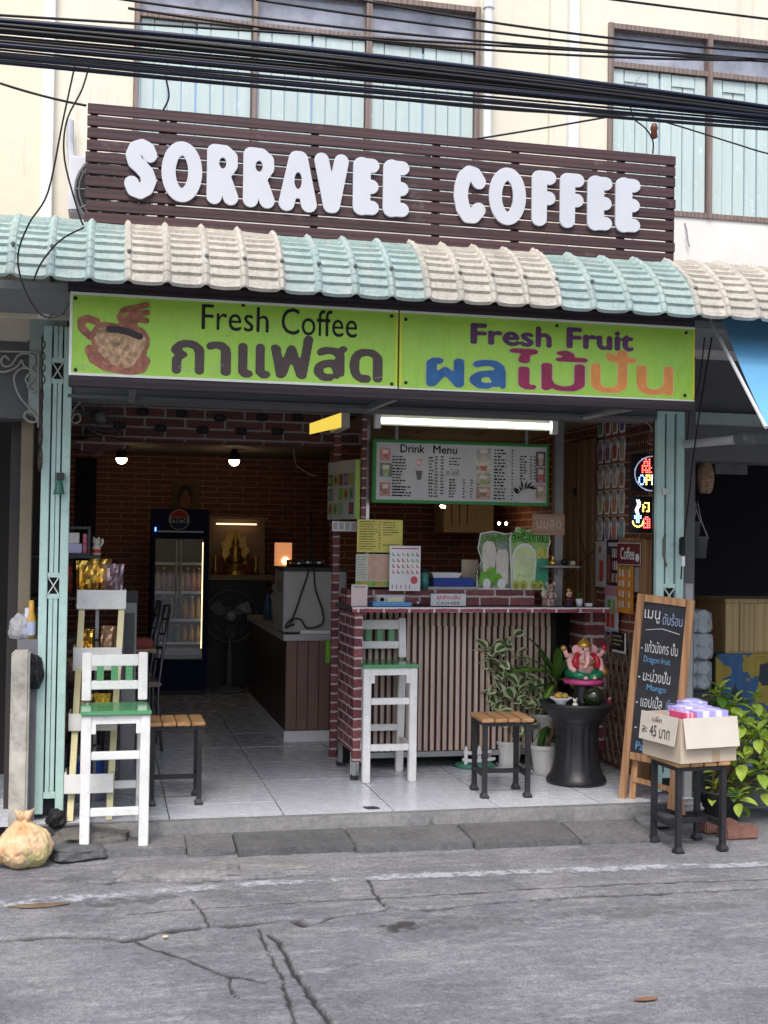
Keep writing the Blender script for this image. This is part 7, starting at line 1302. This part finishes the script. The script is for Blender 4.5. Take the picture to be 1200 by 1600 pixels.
# dark display shelving and curtain along the side wall
cur = thing('dark_curtain', 'dark brown pleated curtain hanging at the brick wall', 'curtain', (-1.3, 3.6, 0)); m = MB(); k0 = P(118, 700, 3.6).x; k1 = P(152, 700, 3.6).x
vs = []; nn = 40
for i in range(nn+1):
    x = k0+(k1-k0)*i/nn; y = 3.6+.02*math.sin(i*1.4)
    vs += [(x, y, .9), (x, y, 2.1)]
m.add(vs, [(2*i, 2*i+2, 2*i+3, 2*i+1) for i in range(nn)]); m.make('cloth', mat('brown_cloth', (.05, .035, .03), .9), cur, smooth=True)
SX0, SX1, SYa, SYb = -1.39, -.98, .5, .95
shf = thing('display_shelf', 'dark open display shelf packed with snacks along the wall', 'shelf', (-1.2, .7, 0))
levels = [.32, .62, .9, 1.13, 1.36]
for z in levels: MB().box(SX0, SX1, SYa, SYb, z-.015, z).make('board', Mn_dark, shf)
for x, y in ((SX0+.01, SYa+.01), (SX1-.01, SYa+.01), (SX0+.01, SYb-.01), (SX1-.01, SYb-.01)): MB().bar((x, y, 0), (x, y, 1.36), .018, .018).make('upright', M_greymetal, shf)
rs = random.Random(31); jc = [((.16, .08, .05), 'brown'), ((.3, .05, .04), 'red lidded'), ((.2, .12, .05), 'amber'), ((.12, .08, .08), 'dusky')]
spots_ = [(levels[2], -1.3, 0), (levels[2], -1.2, 2), (levels[1], -1.32, 2), (levels[1], -1.22, 0), (levels[1], -1.12, 3), (levels[0], -1.3, 3), (levels[0], -1.18, 0), (levels[3], -1.27, 1), (levels[3], -1.17, 1)]
pn_ = {levels[0]: 'bottom', levels[1]: 'low', levels[2]: 'middle', levels[3]: 'upper'}
for i, (z, x, k) in enumerate(spots_):
    c, nm = jc[k]; r = .042; h = .17; t = thing('snack_jar', '%s snack jar on the %s board of the dark shelf%s' % (nm, pn_[z], {7: ', gate end', 8: ', lucky cat end'}.get(i, '')), 'jar', (x, .6, z), 0, 'snack jars on the dark shelf')
    t = MB().lathe([(r, .001), (r, h*.8), (r*.85, h*.84)], (x, .58, z), 16).make('jar', mat('jar_%d' % k, c, .25, var=.5, vs=30), t, smooth=True); MB().lathe([(r*.95, h*.845), (r*.95, h), (0, h)], (x, .58, z), 16).make('lid', M_red if k == 1 else mat('jar_lid', (.2, .14, .08), .4), t)
# monitor-like display box with tissue boxes, lucky cat
a = rect(103, 833, 140, 872, .5); t = thing('display_box', 'black framed display box with pink and white packs', 'display', (a[0], .5, levels[4])); z = levels[4]+.001; x0, x1 = -1.30, P(141, 850, .5).x
MB().box(x0, x1, .5, .75, z, z+.012).make('frame', Mn_dark, t); MB().box(x0, x1, .5, .75, z+.145, z+.16).make('frame', Mn_dark, t); MB().box(x1-.014, x1, .5, .75, z+.0125, z+.1445).make('frame', Mn_dark, t)
tag(MB().box(x0+.02, x1-.045, .52, .62, z+.0125, z+.065).make('tissue_box', flat('lavender_box', (.45, .42, .62)), bevel=.003), 'lavender tissue box in the black display box', 'box'); tag(MB().box(x0+.02, x1-.06, .52, .62, z+.0665, z+.125).make('tissue_box', flat('white_box_print', (.62, .58, .56)), bevel=.003), 'white box stacked in the black display box', 'box'); tag(MB().box(x1-.04, x1-.018, .53, .62, z+.0125, z+.12).make('pink_pack', mat('pink_pack_print', (.5, .12, .2), .4, var=.6, vs=30), bevel=.003), 'narrow pink pack standing in the black display box', 'pack')
q = P(150, 873, .62); x, y, zc = q.x, .62, levels[4]; t = thing('lucky_cat', 'white waving lucky cat figurine on the dark shelf', 'figurine', (x, y, zc)); 
if x > SX1: MB().box(SX1+.001, x+.06, SYa, SYb-.1, zc-.014, zc-.001).make('ledge', Mn_dark, shf)
MB().lathe([(.024, .001), (.028, .02), (.022, .05), (.014, .062)], (x, y, zc), 14).make('body', M_pcream, t, smooth=True); MB().ball((x, y, zc+.078), .024, .021, .02).make('head', M_pcream, t, smooth=True); MB().lathe([(.029, .015), (.027, .035)], (x, y, zc), 14).make('bib', M_red, t); MB().tube([(x+.02, y-.005, zc+.05), (x+.034, y-.008, zc+.075), (x+.032, y-.01, zc+.095)], .008, 8).make('paw', M_pcream, t, smooth=True)
for s in (-1, 1): MB().lathe([(.009, 0), (0, .016)], (x+s*.014, y, zc+.092), 8).make('ear', M_pcream, t); MB().ball((x+s*.008, y-.02, zc+.08), .003, .002, .003, 6).make('eye', M_dark, t)
# ladder rack with trays
ra0, ra1 = G(109, 1283, 0), G(170, 1283, 0); lr = thing('ladder_rack', 'leaning cream legged rack with white trays of snacks', 'rack', (ra0.x+.1, .05, 0)); M_cr = mat('cream_leg_paint', (.62, .56, .32), .5); Yt = .42
t0, t1 = P(128, 950, Yt), P(190, 950, Yt); b0, b1 = V((ra0.x, .05, 0.001)), V((ra1.x, .05, .001))
for b, tp_ in ((b0, t0), (b1, t1)):
    MB().bar(b, tp_, .032, .02, (0, 1, 0)).make('leg', M_cr, lr); MB().bar(V((b.x, .5, 0.001)), V((tp_.x, Yt+.05, tp_.z)), .03, .02, (0, 1, 0)).make('leg', M_cr, lr)
zs_ = []
for k, (xa, ya_, xb, yb_) in enumerate(((120, 922, 197, 952), (114, 1012, 190, 1048), (107, 1115, 183, 1142), (100, 1210, 177, 1240))):
    ty = [Yt-.03, .3, .17, .04][k]; a = rect(xa, ya_, xb, yb_, ty); MB().box(a[0], a[1], ty, ty+.012, a[2], a[3]).make('tray_front', M_white, lr, bevel=.003); MB().box(a[0], a[1], ty+.0125, ty+.2, a[2]+.0, a[2]+.012).make('tray_floor', M_white, lr); MB().box(a[0], a[0]+.01, ty+.0125, ty+.2, a[2]+.013, a[3]).make('tray_side', M_white, lr); MB().box(a[1]-.01, a[1], ty+.0125, ty+.2, a[2]+.013, a[3]).make('tray_side', M_white, lr); zs_.append((a, ty))
def snack(label, x, y, z, w, h, mt, rz=0, lean=.15):
    t = thing('snack_bag', label, 'snack bag', (x, y, z), rz, 'foil snack bags on the rack'); bm = bmesh.new(); nx_, nz_ = 8, 10; gsd = rs.random()*50
    for sd in (-1, 1):
        g = []
        for j in range(nz_+1):
            for i in range(nx_+1):
                u, v = i/nx_*2-1, j/nz_; pf = max(0, 1-u**4)*max(0, math.sin(math.pi*min(1, v*.9+.05)))**.6; nzv = mnoise.noise(V((u*2, v*3, gsd+sd)))
                g.append(bm.verts.new((u*w/2*(1-.08*math.sin(math.pi*v)), sd*(.032*pf+.03*nzv*pf)+v*h*lean+.02*mnoise.noise(V((u*3, v*4, gsd))), v*h)))
        for j in range(nz_):
            for i in range(nx_): b = j*(nx_+1)+i; f = (g[b], g[b+1], g[b+nx_+2], g[b+nx_+1]); bm.faces.new(f if sd < 0 else f[::-1])
    me = bpy.data.meshes.new('bag'); bm.to_mesh(me); bm.free(); me.materials.append(mt); me.polygons.foreach_set('use_smooth', [False]*len(me.polygons)); link('bag', me, t, True); 
M_foil2 = mat('brown_clear_foil', (.32, .2, .12), .2, .5, var=.5, vs=18, bump=.6, bs=20); M_foil3 = mat('plum_foil', (.3, .22, .24), .2, .6, var=.5, vs=18, bump=.6, bs=20)
a, ty = zs_[0]; zz = a[2]+.013; w = a[1]-a[0]
snack('gold foil snack bag in the top rack tray beside the gate', a[0]+w*.2, ty+.06, zz, .125, .25, M_gold, .1, .02); snack('crumpled gold snack bag in the middle of the top tray', a[0]+w*.45, ty+.1, zz, .125, .26, M_gold, -.1, .02); snack('plum foil snack bag in the top rack tray', a[0]+w*.72, ty+.06, zz, .12, .235, M_foil3, -.05, .02); snack('brown foil snack bag at the back of the top tray', a[0]+w*.62, ty+.13, zz, .1, .2, M_foil2, .1)
a, ty = zs_[1]; zz = a[2]+.013; snack('gold snack bag in the second rack tray', a[0]+w*.25, ty+.1, zz, .09, .2, M_gold, .1); snack('torn topped yellow snack bag in the second tray', a[0]+w*.7, ty+.08, zz, .09, .22, M_foil2, -.1)
a, ty = zs_[2]; zz = a[2]+.013; snack('gold and brown snack bag in the third tray', a[0]+w*.3, ty+.08, zz, .09, .17, M_foil2, .1); snack('bright yellow snack bag in the third tray', a[0]+w*.65, ty+.08, zz, .09, .17, mat('yellow_bag', (.6, .42, .05), .3, .3, var=.5, vs=20, bump=.5, bs=20), 0)
# grey speaker/heater panel, small table, chairs
a = rect(190, 942, 213, 1062, .95); t = thing('tower_speaker', 'slim grey upright speaker behind the ladder rack', 'speaker', (a[0], .95, 0)); MB().box(a[0], a[1], .95, 1.1, .001, a[3]).make('cabinet', mat('grey_speaker', (.24, .24, .25), .5), t, bevel=.006); MB().box(a[0]+.015, a[1]-.012, .945, .9495, a[2], a[3]-.06).make('grille', mat('speaker_grille', (.1, .1, .105), .7, bump=.8, bs=200), t); MB().box(a[0]-.005, a[1]+.005, .96, 1.09, a[3]+.001, a[3]+.07).make('top_unit', Mn_dark, t)
q = P(228, 1010, 1.7); t = thing('cafe_table', 'small wooden cafe table beside the metal chairs', 'table', (-.72, 1.9, 0)); tzt = P(228, 1013, 1.6).z; MB().box(-1.2, q.x+.06, 1.55, 2.2, tzt-.025, tzt).make('table_top', wood('table_wood', (.2, .13, .08), (.3, .2, .12), 'x'), t); 
for x in (-1.15, q.x): 
    for y in (1.6, 2.15): MB().bar((x, y, 0), (x, y, tzt-.026), .035, .035).make('leg', Mn_dark, t)
tag(MB().box(q.x-.12, q.x+.04, 1.6, 1.78, tzt+.001, tzt+.06).make('red_basket', mat('red_plastic_basket', (.28, .03, .03), .4, bump=.5, bs=20), bevel=.008), 'small red plastic basket on the cafe table', 'basket')
def chair(x, y, rz, label):
    t = thing('metal_chair', label, 'chair', (x, y, 0), rz, 'metal cafe chairs'); r = .011; Mc = mat('dark_chrome', (.16, .16, .17), .3, .8); loc = dict(parent=t, local=True)
    for sy in (-1, 1):
        MB().tube([(.2, sy*.18, 0), (.17, sy*.17, .25), (.17, sy*.17, .45), (.2, sy*.17, .7), (.24, sy*.15, .98)], r, 8).make('back_leg', Mc, **loc, smooth=True); MB().tube([(-.2, sy*.18, 0), (-.18, sy*.17, .44)], r, 8).make('front_leg', Mc, **loc, smooth=True); MB().tube([(-.185, sy*.175, .2), (.175, sy*.172, .2)], .007, 6).make('stretcher', Mc, **loc)
    for z, xx in ((.98, .24), (.88, .225), (.78, .21), (.68, .196), (.6, .186)): MB().tube([(xx, -.155, z), (xx+.02, 0, z+.01), (xx, .155, z)], .008, 6).make('back_rail', Mc, **loc, smooth=True)
    for z in (.12, .28): MB().tube([(.18, -.172, z), (.18, .172, z)], .007, 6).make('stretcher', Mc, **loc)
    MB().box(-.2, .19, -.19, .19, .44, .475).make('seat', mat('tan_seat_pad', (.28, .24, .2), .7), **loc, bevel=.01)
chair(P(256, 1000, 2.25).x-.22, 2.25, R(4), 'metal cafe chair nearer the brick counter with slatted back'); chair(P(243, 1000, 2.85).x-.22, 2.85, R(2), 'metal cafe chair tucked deeper behind its twin')
# water bottles under the rack, toilet-white stool leg
for x, lab in ((-1.2, 'clear water bottle with blue cap standing behind the gate'), (-1.08, 'clear water bottle with blue cap behind the ladder rack'), (-.98, 'blue labelled water bottle under the white trays')): t = thing('water_bottle', lab, 'bottle', (x, .62, 0)); MB().lathe([(.045, .001), (.045, .2), (.03, .24), (.015, .26)], (x, .56, 0), 16).make('bottle', film('clear_bottle', (.5, .6, .75), .45, .1), t, smooth=True); MB().lathe([(.0455, .15), (.0455, .22)], (x, .56, 0), 16).make('label_band', flat('blue_label', (.03, .08, .35)), t)
# ------------------------------------------------------------------ kitchen behind the counter
kw = MB().box(.95, 2.36, 4.0, 4.05, 0, 2.3).make('kitchen_wall', M_brickwall, house)
a = rect(693, 792, 772, 868, 3.3); t = thing('wall_cabinet', 'cream wall cabinet with grooved doors in the kitchen', 'cabinet', (a[0], 3.3, a[2])); Mcw = mat('cream_cabinet', (.32, .23, .14), .6); zl = P(720, 832, 3.3).z; MB().box(a[0], a[1], 3.32, 3.6, zl, 1.95).make('carcass', Mcw, t)
for k in range(4): x = a[0]+(a[1]-a[0])*.62*k/4; MB().box(x+.006, x+(a[1]-a[0])*.62/4-.006, 3.3, 3.319, zl+.06, 1.93).make('door_board', Mcw, t)
MB().box(a[0], a[0]+(a[1]-a[0])*.62, 3.29, 3.319, zl+.0, zl+.05).make('door_rail', Mcw, t)
t = thing('kitchen_shelving', 'dark kitchen worktop and machines behind the counter', 'worktop', (1.7, 3.3, 0)); MB().box(1.0, 2.3, 2.8, 3.4, 0, .9).make('worktop', Mn_dark, t); MB().box(1.2, 1.5, 2.9, 3.3, .901, 1.25).make('machine', Mn_dark, t); MB().box(1.75, 2.0, 2.9, 3.3, .901, 1.2).make('machine', mat('dark_steel', (.08, .08, .085), .3, .6), t)
for x, y, lab in ((780, 818, 'tiny warm lamp glowing in the kitchen'), (791, 818, 'tiny amber lamp glowing beside its twin'), (690, 791, 'small bulb glowing under the menu board'), (694, 792, 'second small bulb touching the bulb under the menu board')): tag(MB().ball(P(x, y, 2.9), .012, n=8).make('small_lamp', glow('kitchen_lamp', (1, .7, .35), 30), smooth=True), lab, 'lamp')
for x, y, lab in ((648, 674, 'recessed ceiling light over the counter'), (747, 678, 'recessed ceiling light above the menu board end')): q = P(x, y, 1.9); t = thing('downlight', lab, 'lamp', (q.x, 1.9, q.z)); MB().lathe([(.045, 0), (.04, -.008), (.03, -.004)], q, 20).make('rim', M_gold, t); MB().lathe([(.03, -.003), (0, -.003)], q, 16).make('lens', glow('downlight_lens', (1, .9, .75), 4), t)
MB().box(.7, 2.3, 1.27, 2.25, P(700, 668, 1.9).z+.001, P(700, 668, 1.9).z+.03).make('ceiling', mat('warm_board', (.3, .2, .12), .6), house)

# ------------------------------------------------------------------ neighbours
# low stub wall, bottles, rubbish
a0 = G(30, 1325, ZS); sw_ = thing('stub_wall', 'low peeling white wall stub beside the folded gate', 'wall', (-1.36, .0, ZS)); zt_ = P(32, 1018, -.02).z
x1w = P(43, 1200, -.03).x; x0w = P(14, 1200, -.03).x
MB().box(x0w, x1w-.0, -.03, .1, ZS, zt_).make('wall_face', mat('peeling_whitewash', (.46, .44, .39), .8, var=.25, vs=9, dirt=.7, dcol=(.12, .11, .1), ds=5, bump=.4, bs=25), sw_, bevel=.01); MB().box(x0w+.02, x1w+.03, .101, .35, ZS, zt_+.05).make('wall_face', mat('grey_stub', (.16, .16, .18), .7), sw_)
for x, h, lab, c in ((47, .2, 'amber topped drink bottle standing on the stub wall', (.5, .3, .05)), (41, .16, 'white labelled bottle on the stub wall', (.5, .5, .55))): q = P(x, 1005, .12); r = .026; t = thing('old_bottle', lab, 'bottle', (q.x, .15, zt_)); MB().lathe([(r, .051), (r, h*.5+.05), (r*.6, h*.7+.05), (r*.5, h+.05), (0, h+.05)], (q.x, .16, zt_), 14).make('bottle', mat('ob%d' % x, c, .3), t, smooth=True); MB().lathe([(r*1.02, .07), (r*1.02, h*.45+.05)], (q.x, .16, zt_), 14).make('label_band', flat('pale_blue_label', (.4, .45, .6)), t)
def lumpy(name, label, cat, c, s, mt, seed, amp=.16, top=0):
    bm = bmesh.new(); bmesh.ops.create_icosphere(bm, subdivisions=5, radius=1)
    for v in bm.verts:
        q = v.co.copy(); an = math.atan2(q.y, q.x); k = 1+(.07*math.sin(an*11+4*mnoise.noise(q*2))*max(0, q.z+.2) if top and amp > .15 else 0)+amp*mnoise.noise(q*1.6+V((seed, 0, 0)))+amp*.5*abs(mnoise.noise(q*4+V((0, seed, 0))))+amp*.18*mnoise.noise(q*11); 
        zq = max(-.8, q.z*k); f = 1-top*max(0, zq)**1.5; v.co = V((q.x*k*s[0]*f, q.y*k*s[1]*f, (zq+.8)*s[2]))
    me = bpy.data.meshes.new(name); bm.to_mesh(me); bm.free(); me.materials.append(mt); me.polygons.foreach_set('use_smooth', [True]*len(me.polygons)); return me
q = G(34, 1362, ZS); gb_ = thing('rubbish_bag', 'knotted orange translucent rubbish bag on the street edge', 'bag', (q.x, q.y+.1, ZS)); n_ = NT('orange_bag_plastic'); co = n_.co(); f = n_.noise(co, 7, 5); c = n_.ramp(f, [(.35, (.66, .36, .17)), (.5, (.74, .52, .32)), (.62, (.55, .5, .22)), (.7, (.7, .66, .55))]); n_.done(c, .2, n_.bump(n_.noise(n_.co((1, 1, .35)), 34, 5, .7), .9, .02)); n_.b.inputs['Subsurface Weight'].default_value = .3; n_.b.inputs['Subsurface Radius'].default_value = (.03, .015, .01)
me = lumpy('bag', '', '', None, (.125, .11, .118), n_.m, 4, .2, .4); o = link('bag', me, gb_, True); o.location = (0, 0, .004)
for s in (-1, 1): MB().tube([(0, 0, .2), (s*.025, -.01, .245), (s*.04, -.01, .275), (s*.012, -.005, .262), (0, 0, .215)], [.012, .013, .012, .01, .01], 8).make('knot_ear', n_.m, gb_, local=True, smooth=True)
MB().lathe([(.05, .185), (.022, .205), (.018, .22), (0, .225)], (0, 0, 0), 14, wob=lambda a_, z: 1+.15*math.cos(7*a_)).make('knot', n_.m, gb_, local=True, smooth=True)
q = P(88, 1268, -.02); o = link('black_bag', lumpy('black_bag', '', '', None, (.05, .05, .05), M_dark, 9, .3)); o.location = (q.x, .03, ZS+.1); tag(o, 'small crumpled black plastic bag behind the stub wall', 'bag')
o = link('black_bag', lumpy('black_bag', '', '', None, (.04, .05, .1), M_dark, 2, .3)); o.location = (x1w+.02, .08, zt_-.2); tag(o, 'black bag stuffed beside the top of the stub wall', 'bag')
o = link('clear_bag', lumpy('clear_bag', '', '', None, (.06, .05, .07), film('clear_film', (.6, .6, .62), .45), 6, .25)); q = P(32, 965, .15); o.location = (q.x, .17, zt_+.05); tag(o, 'clear plastic bag of cups on the stub wall', 'bag')
# neighbour's folding gate in the dark
ng = thing('rusty_lattice_gate', 'dark rusty collapsible gate of the next shop', 'gate', (-1.9, .62, 0)); Mr = mat('dark_rusty_steel', (.05, .042, .038), .6, dirt=.3)
for k in range(12): x = -3.2+k*.15; MB().box(x-.014, x+.014, .6, .63, ZS, 2.06).make('upright', Mr, ng)
for k in range(11):
    x = -3.2+k*.15
    for z in [.1+.26*j for j in range(7)]: MB().bar((x, .598, z), (x+.15, .598, z+.24), .012, .005).make('link', Mr, ng); MB().bar((x, .592, z+.24), (x+.15, .592, z), .012, .005).make('link', Mr, ng)
tag(MB().box(P(18, 628, .5).x, P(42, 628, .5).x, .5, .58, P(30, 640, .5).z, P(30, 615, .5).z).make('meter_box', M_greymetal, bevel=.006), 'small grey meter box under the iron scrollwork', 'box')
# right neighbour: awning, pipe, hanging things
AW = thing('blue_awning', 'sky blue canvas awning slanting out over the next shop', 'awning', (3.0, -.9, 2)); a1, a2 = P(1128, 497, -.55), P(1200, 668, -1.35)
m = MB(); tL = V((a1.x, -.55, a1.z)); bL = V((a2.x-.0, -1.35, a2.z)); rows_ = 14; vs = []
for i in range(rows_+1):
    t = i/rows_; pL = tL.lerp(bL, t)+V((0, 0, -.03*math.sin(math.pi*t)))
    vs += [pL+V((2.6*k/10, 0, .008*math.sin(k*2+t*3))) for k in range(11)]
m.add(vs, [(i*11+k, i*11+k+1, i*11+k+12, i*11+k+11) for i in range(rows_) for k in range(10)]); m.make('canvas', mat('sky_blue_canvas', (.12, .34, .56), .7, var=.06, vs=4, bump=.1), AW, smooth=True)
MB().tube([P(1108, 497, -.5), bL+V((-.01, 0, .0))], .009, 8).make('stay_rod', mat('white_rod', (.55, .56, .58), .4), AW); MB().tube([P(1072, 694, .08), P(1160, 686, -.6)], .024, 12).make('arm', mat('grey_white_pipe', (.45, .45, .46), .5, dirt=.2), AW); MB().tube([P(1154, 686, -.55), P(1215, 684, -1.0)], .032, 12).make('arm_sleeve', mat('scuffed_grey_sleeve', (.1, .115, .12), .6, dirt=.4, dcol=(.35, .36, .36), ds=20), AW)
pxcurve('awning_rope', [(1116, 505, -.3), (1100, 600, -.2), (1085, 700, -.1), (1076, 780, .0), (1068, 850, .05), (1064, 905, .08)], 0, .005, 'dark rope hanging from the awning down the gate'); pxcurve('awning_rope', [(1104, 500, -.3), (1092, 600, -.15), (1078, 640, 0), (1074, 690, .1)], 0, .004, 'thin cord looped behind the awning arm')
q = P(1066, 855, .06); t = thing('rope_cleat', 'dark pulley cleat with a white tag on the gate edge', 'pulley', q); MB().box(q.x-.015, q.x+.018, .05, .08, q.z-.05, q.z+.06).make('body', M_dark, t, bevel=.008); MB().box(q.x-.006, q.x+.012, .048, .06, q.z-.11, q.z-.052).make('tag', M_paper, t)
q = P(1102, 742, .5); t = thing('hanging_loofah', 'dried brown gourd hanging under the awning arm', 'gourd', q); me = lumpy('gourd', '', '', None, (.055, .05, .14), mat('dried_fibre', (.27, .18, .115), .9, var=.4, vs=50, bump=1, bs=120), 5, .1, .72); o = link('gourd', me, t, True); o.location = (0, 0, -.115); MB().tube([q+V((0, 0, .12)), q+V((.01, 0, .2)), q+V((.01, 0, .3))], .003, 5).make('string', M_dark, t)
a = rect(1118, 700, 1168, 741, 1.2); t = thing('framed_sheet', 'dim framed sheet hanging in the next shop', 'panel', (a[0], 1.2, a[2])); MB().box(a[0], a[1], 1.2, 1.22, a[2], a[3]).make('sheet', mat('dim_sheet', (.16, .16, .17), .5, var=.3), t)
for x0, y0, x1, y1, yy, lab in ((1073, 838, 1105, 872, .5, 'grey plastic bucket hanging by its wire handle'), (1072, 815, 1094, 842, .75, 'second bucket hanging deeper in the shade')):
    a = rect(x0, y0, x1, y1, yy); cx_ = (a[0]+a[1])/2; r = (a[1]-a[0])/2; h = a[3]-a[2]; t = thing('hanging_bucket', lab, 'bucket', (cx_, yy, a[2])); MB().lathe([(r*.78, 0), (r*.95, h*.9), (r*1.03, h*.92), (r*1.03, h), (r*.95, h), (r*.74, .01), (0, .01)], (cx_, yy, a[2]), 24).make('body', mat('grey_bucket_plastic', (.075, .08, .085), .5), t, smooth=True); MB().tube([(cx_-r, yy, a[3]), (cx_-r*.3, yy, a[3]+h*.8), (cx_, yy, a[3]+h*1.6), (cx_+r*.4, yy, a[3]+h*.7), (cx_+r, yy, a[3])], .004, 6).make('handle', M_greymetal, t)
# water packs
n_ = NT('clear_shrink_film'); n_.b.inputs['Base Color'].default_value = (.85, .9, .95, 1); n_.b.inputs['Roughness'].default_value = .08; n_.b.inputs['Alpha'].default_value = .38; n_.l(n_.bump(n_.noise(n_.co(), 22, 5, .7), 1.0, .06), n_.b.inputs['Normal']); M_film = n_.m
n_ = NT('clear_pet_bottle'); n_.b.inputs['Base Color'].default_value = (.75, .82, .88, 1); n_.b.inputs['Roughness'].default_value = .05; n_.b.inputs['Alpha'].default_value = .45; M_pet = n_.m
n_ = NT('clear_shrink_wrap'); tr = n_.n('ShaderNodeBsdfTransparent'); gl = n_.n('ShaderNodeBsdfGlossy'); gl.inputs['Roughness'].default_value = .12; bp = n_.bump(n_.noise(n_.co(), 26, 5, .7), 1, .05); n_.l(bp, gl.inputs['Normal']); df = n_.n('ShaderNodeBsdfDiffuse'); df.inputs[0].default_value = (.8, .85, .9, 1); m1 = n_.n('ShaderNodeMixShader'); m1.inputs[0].default_value = .22; n_.l(gl.outputs[0], m1.inputs[1]); n_.l(df.outputs[0], m1.inputs[2]); m2_ = n_.n('ShaderNodeMixShader'); n_.l(n_.ramp(n_.noise(n_.co(), 9, 4), [(.35, (.12,)*3), (.7, (.6,)*3)]), m2_.inputs[0]); n_.l(tr.outputs[0], m2_.inputs[1]); n_.l(m1.outputs[0], m2_.inputs[2]); n_.l(m2_.outputs[0], n_.out.inputs[0]); M_wrap = n_.m
tz_ = P(1098, 1080, .45).z
tag(MB().box(2.44, 2.75, .38, .75, ZS+.005, tz_-.002).make('storage_crate', mat('dark_crate', (.03, .035, .04), .6), bevel=.01), 'dark crate under the stack of water packs', 'crate')
pk = [(1080, 1005, 1117, 1080), (1082, 968, 1119, 1010), (1081, 940, 1117, 975)]; zz = tz_
for k, b in enumerate(pk):
    a = rect(*b, .42); h = a[3]-a[2]; h = min(h, .19); x0, x1 = a[0]-.03, a[1]; t = thing('water_pack', ['bottom shrink wrapped pack of clear water bottles in the stack', 'middle shrink wrapped pack of clear water bottles in the stack', 'topmost shrink wrapped pack of clear water bottles in the stack'][k], 'water pack', (x0, .45, zz), 0, 'stacked water packs')
    bm = bmesh.new(); bmesh.ops.create_icosphere(bm, subdivisions=5, radius=1)
    for v in bm.verts: q = v.co; p = [math.copysign(abs(u)**.3, u) for u in q]; kk = 1+.05*mnoise.noise(q*4+V((k, 0, 0)))+.03*mnoise.noise(q*9); v.co = V(((x0+x1)/2+p[0]*(x1-x0)/2*kk, .56+p[1]*.13*kk, zz+h/2+p[2]*h/2*(1+.04*mnoise.noise(q*5))))
    me = bpy.data.meshes.new('film'); bm.to_mesh(me); bm.free(); me.materials.append(M_wrap); me.polygons.foreach_set('use_smooth', [True]*len(me.polygons)); link('film', me, t)
    for i in range(2):
        for j in range(2 if h > .13 else 1): r = (x1-x0)/4.3; MB().lathe([(0, .012), (r*.3, .0), (r*.55, .012), (r*.8, .0), (r, .02), (r*.97, .1), (r, .2), (r*.4, .23), (r*.4, .25)], (0, 0, 0), 20, Matrix.Translation((x0+(x1-x0)*(.27+.46*i), .455, zz+h*(.27+.46*j) if h > .13 else zz+h*.5)) @ Matrix.Rotation(R(-90), 4, 'X'), wob=lambda a_, z: 1+.06*math.cos(5*a_)).make('bottle', M_pet, t, smooth=True)
    zz += h+.001
# wooden cabinet and jigsaw cloth
a = rect(1133, 936, 1290, 1020, .9); t = thing('pine_chest', 'varnished pine chest standing on the patterned table', 'chest', (a[0], .9, a[2])); M_ch_ = wood('varnished_pine', (.3, .2, .085), (.42, .3, .14), 'z', .6)
nb = 7
for k in range(nb): w = (a[1]-a[0])/nb; MB().box(a[0]+k*w+.002, a[0]+(k+1)*w-.002, .9, .92, a[2]+.01, a[3]-.03).make('board', M_ch_, t, bevel=.002)
MB().box(a[0]-.01, a[1], .885, 1.35, a[3]-.029, a[3]).make('lid', M_ch_, t, bevel=.004); MB().box(a[0], a[0]+.02, .921, 1.3, a[2]+.01, a[3]-.03).make('end_board', M_ch_, t); MB().box(a[0]-.004, a[1], .89, 1.3, a[2]-.0, a[2]+.0095).make('base', M_ch_, t)
n_ = NT('jigsaw_print_cloth'); co = n_.co((5.5, 5.5, 5.5)); wv = n_.noise(co, 1.6, 2); ad = n_.n('ShaderNodeMixRGB', blend_type='LINEAR_LIGHT'); ad.inputs[0].default_value = .35; n_.l(co, ad.inputs[1]); q_ = n_.n('ShaderNodeTexNoise'); q_.inputs['Scale'].default_value = 2.2; n_.l(co, q_.inputs['Vector']); n_.l(q_.outputs['Color'], ad.inputs[2]); vo = n_.n('ShaderNodeTexVoronoi'); vo.inputs['Scale'].default_value = 1.5; n_.l(ad.outputs[0], vo.inputs['Vector']); sp = n_.n('ShaderNodeSeparateColor'); n_.l(vo.outputs['Color'], sp.inputs[0]); c = n_.ramp(sp.outputs[0], [(0, (.02, .085, .2)), (.3, (.28, .2, .02)), (.5, (.01, .02, .03)), (.65, (.22, .22, .24)), (.82, (.02, .085, .2))], 'CONSTANT'); n_.done(c, .6)
b0 = rect(1118, 1020, 1290, 1130, .88); t = thing('patterned_table', 'table under a blue and yellow jigsaw patterned cloth', 'table', (b0[0], .9, ZS)); m = MB(); vs = []; nn = 40; zt2 = a[2]-.001
for i in range(nn+1): x = b0[0]+(b0[1]-b0[0])*i/nn; y = .87+.012*math.sin(i*.9); vs += [(x, y, ZS+.08), (x, y+.01, zt2-.004)]
m.add(vs, [(2*i, 2*i+2, 2*i+3, 2*i+1) for i in range(nn)]); m.make('cloth_front', n_.m, t, smooth=True); MB().box(b0[0], b0[1], .875, 1.45, zt2-.02, zt2-.001).make('cloth_top', n_.m, t)
for x in (b0[0]+.05, b0[1]-.05): MB().bar((x, .95, ZS), (x, .95, zt2-.021), .04, .04).make('leg', M_greymetal, t)
tag(MB().box(2.46, 2.72, .26, .36, ZS+.006, ZS+.10).make('blue_basin', mat('teal_blue_plastic', (.03, .25, .36), .4), bevel=.01), 'turquoise plastic tub on the ground behind the box stool', 'tub')

for o in COL.objects:                                               # rows of tiny print are too small to count
    if o.type == 'MESH' and o.name.split('.')[0] in ('print', 'flower_print') and len(o.data.polygons) > 2: o['kind'] = 'stuff'
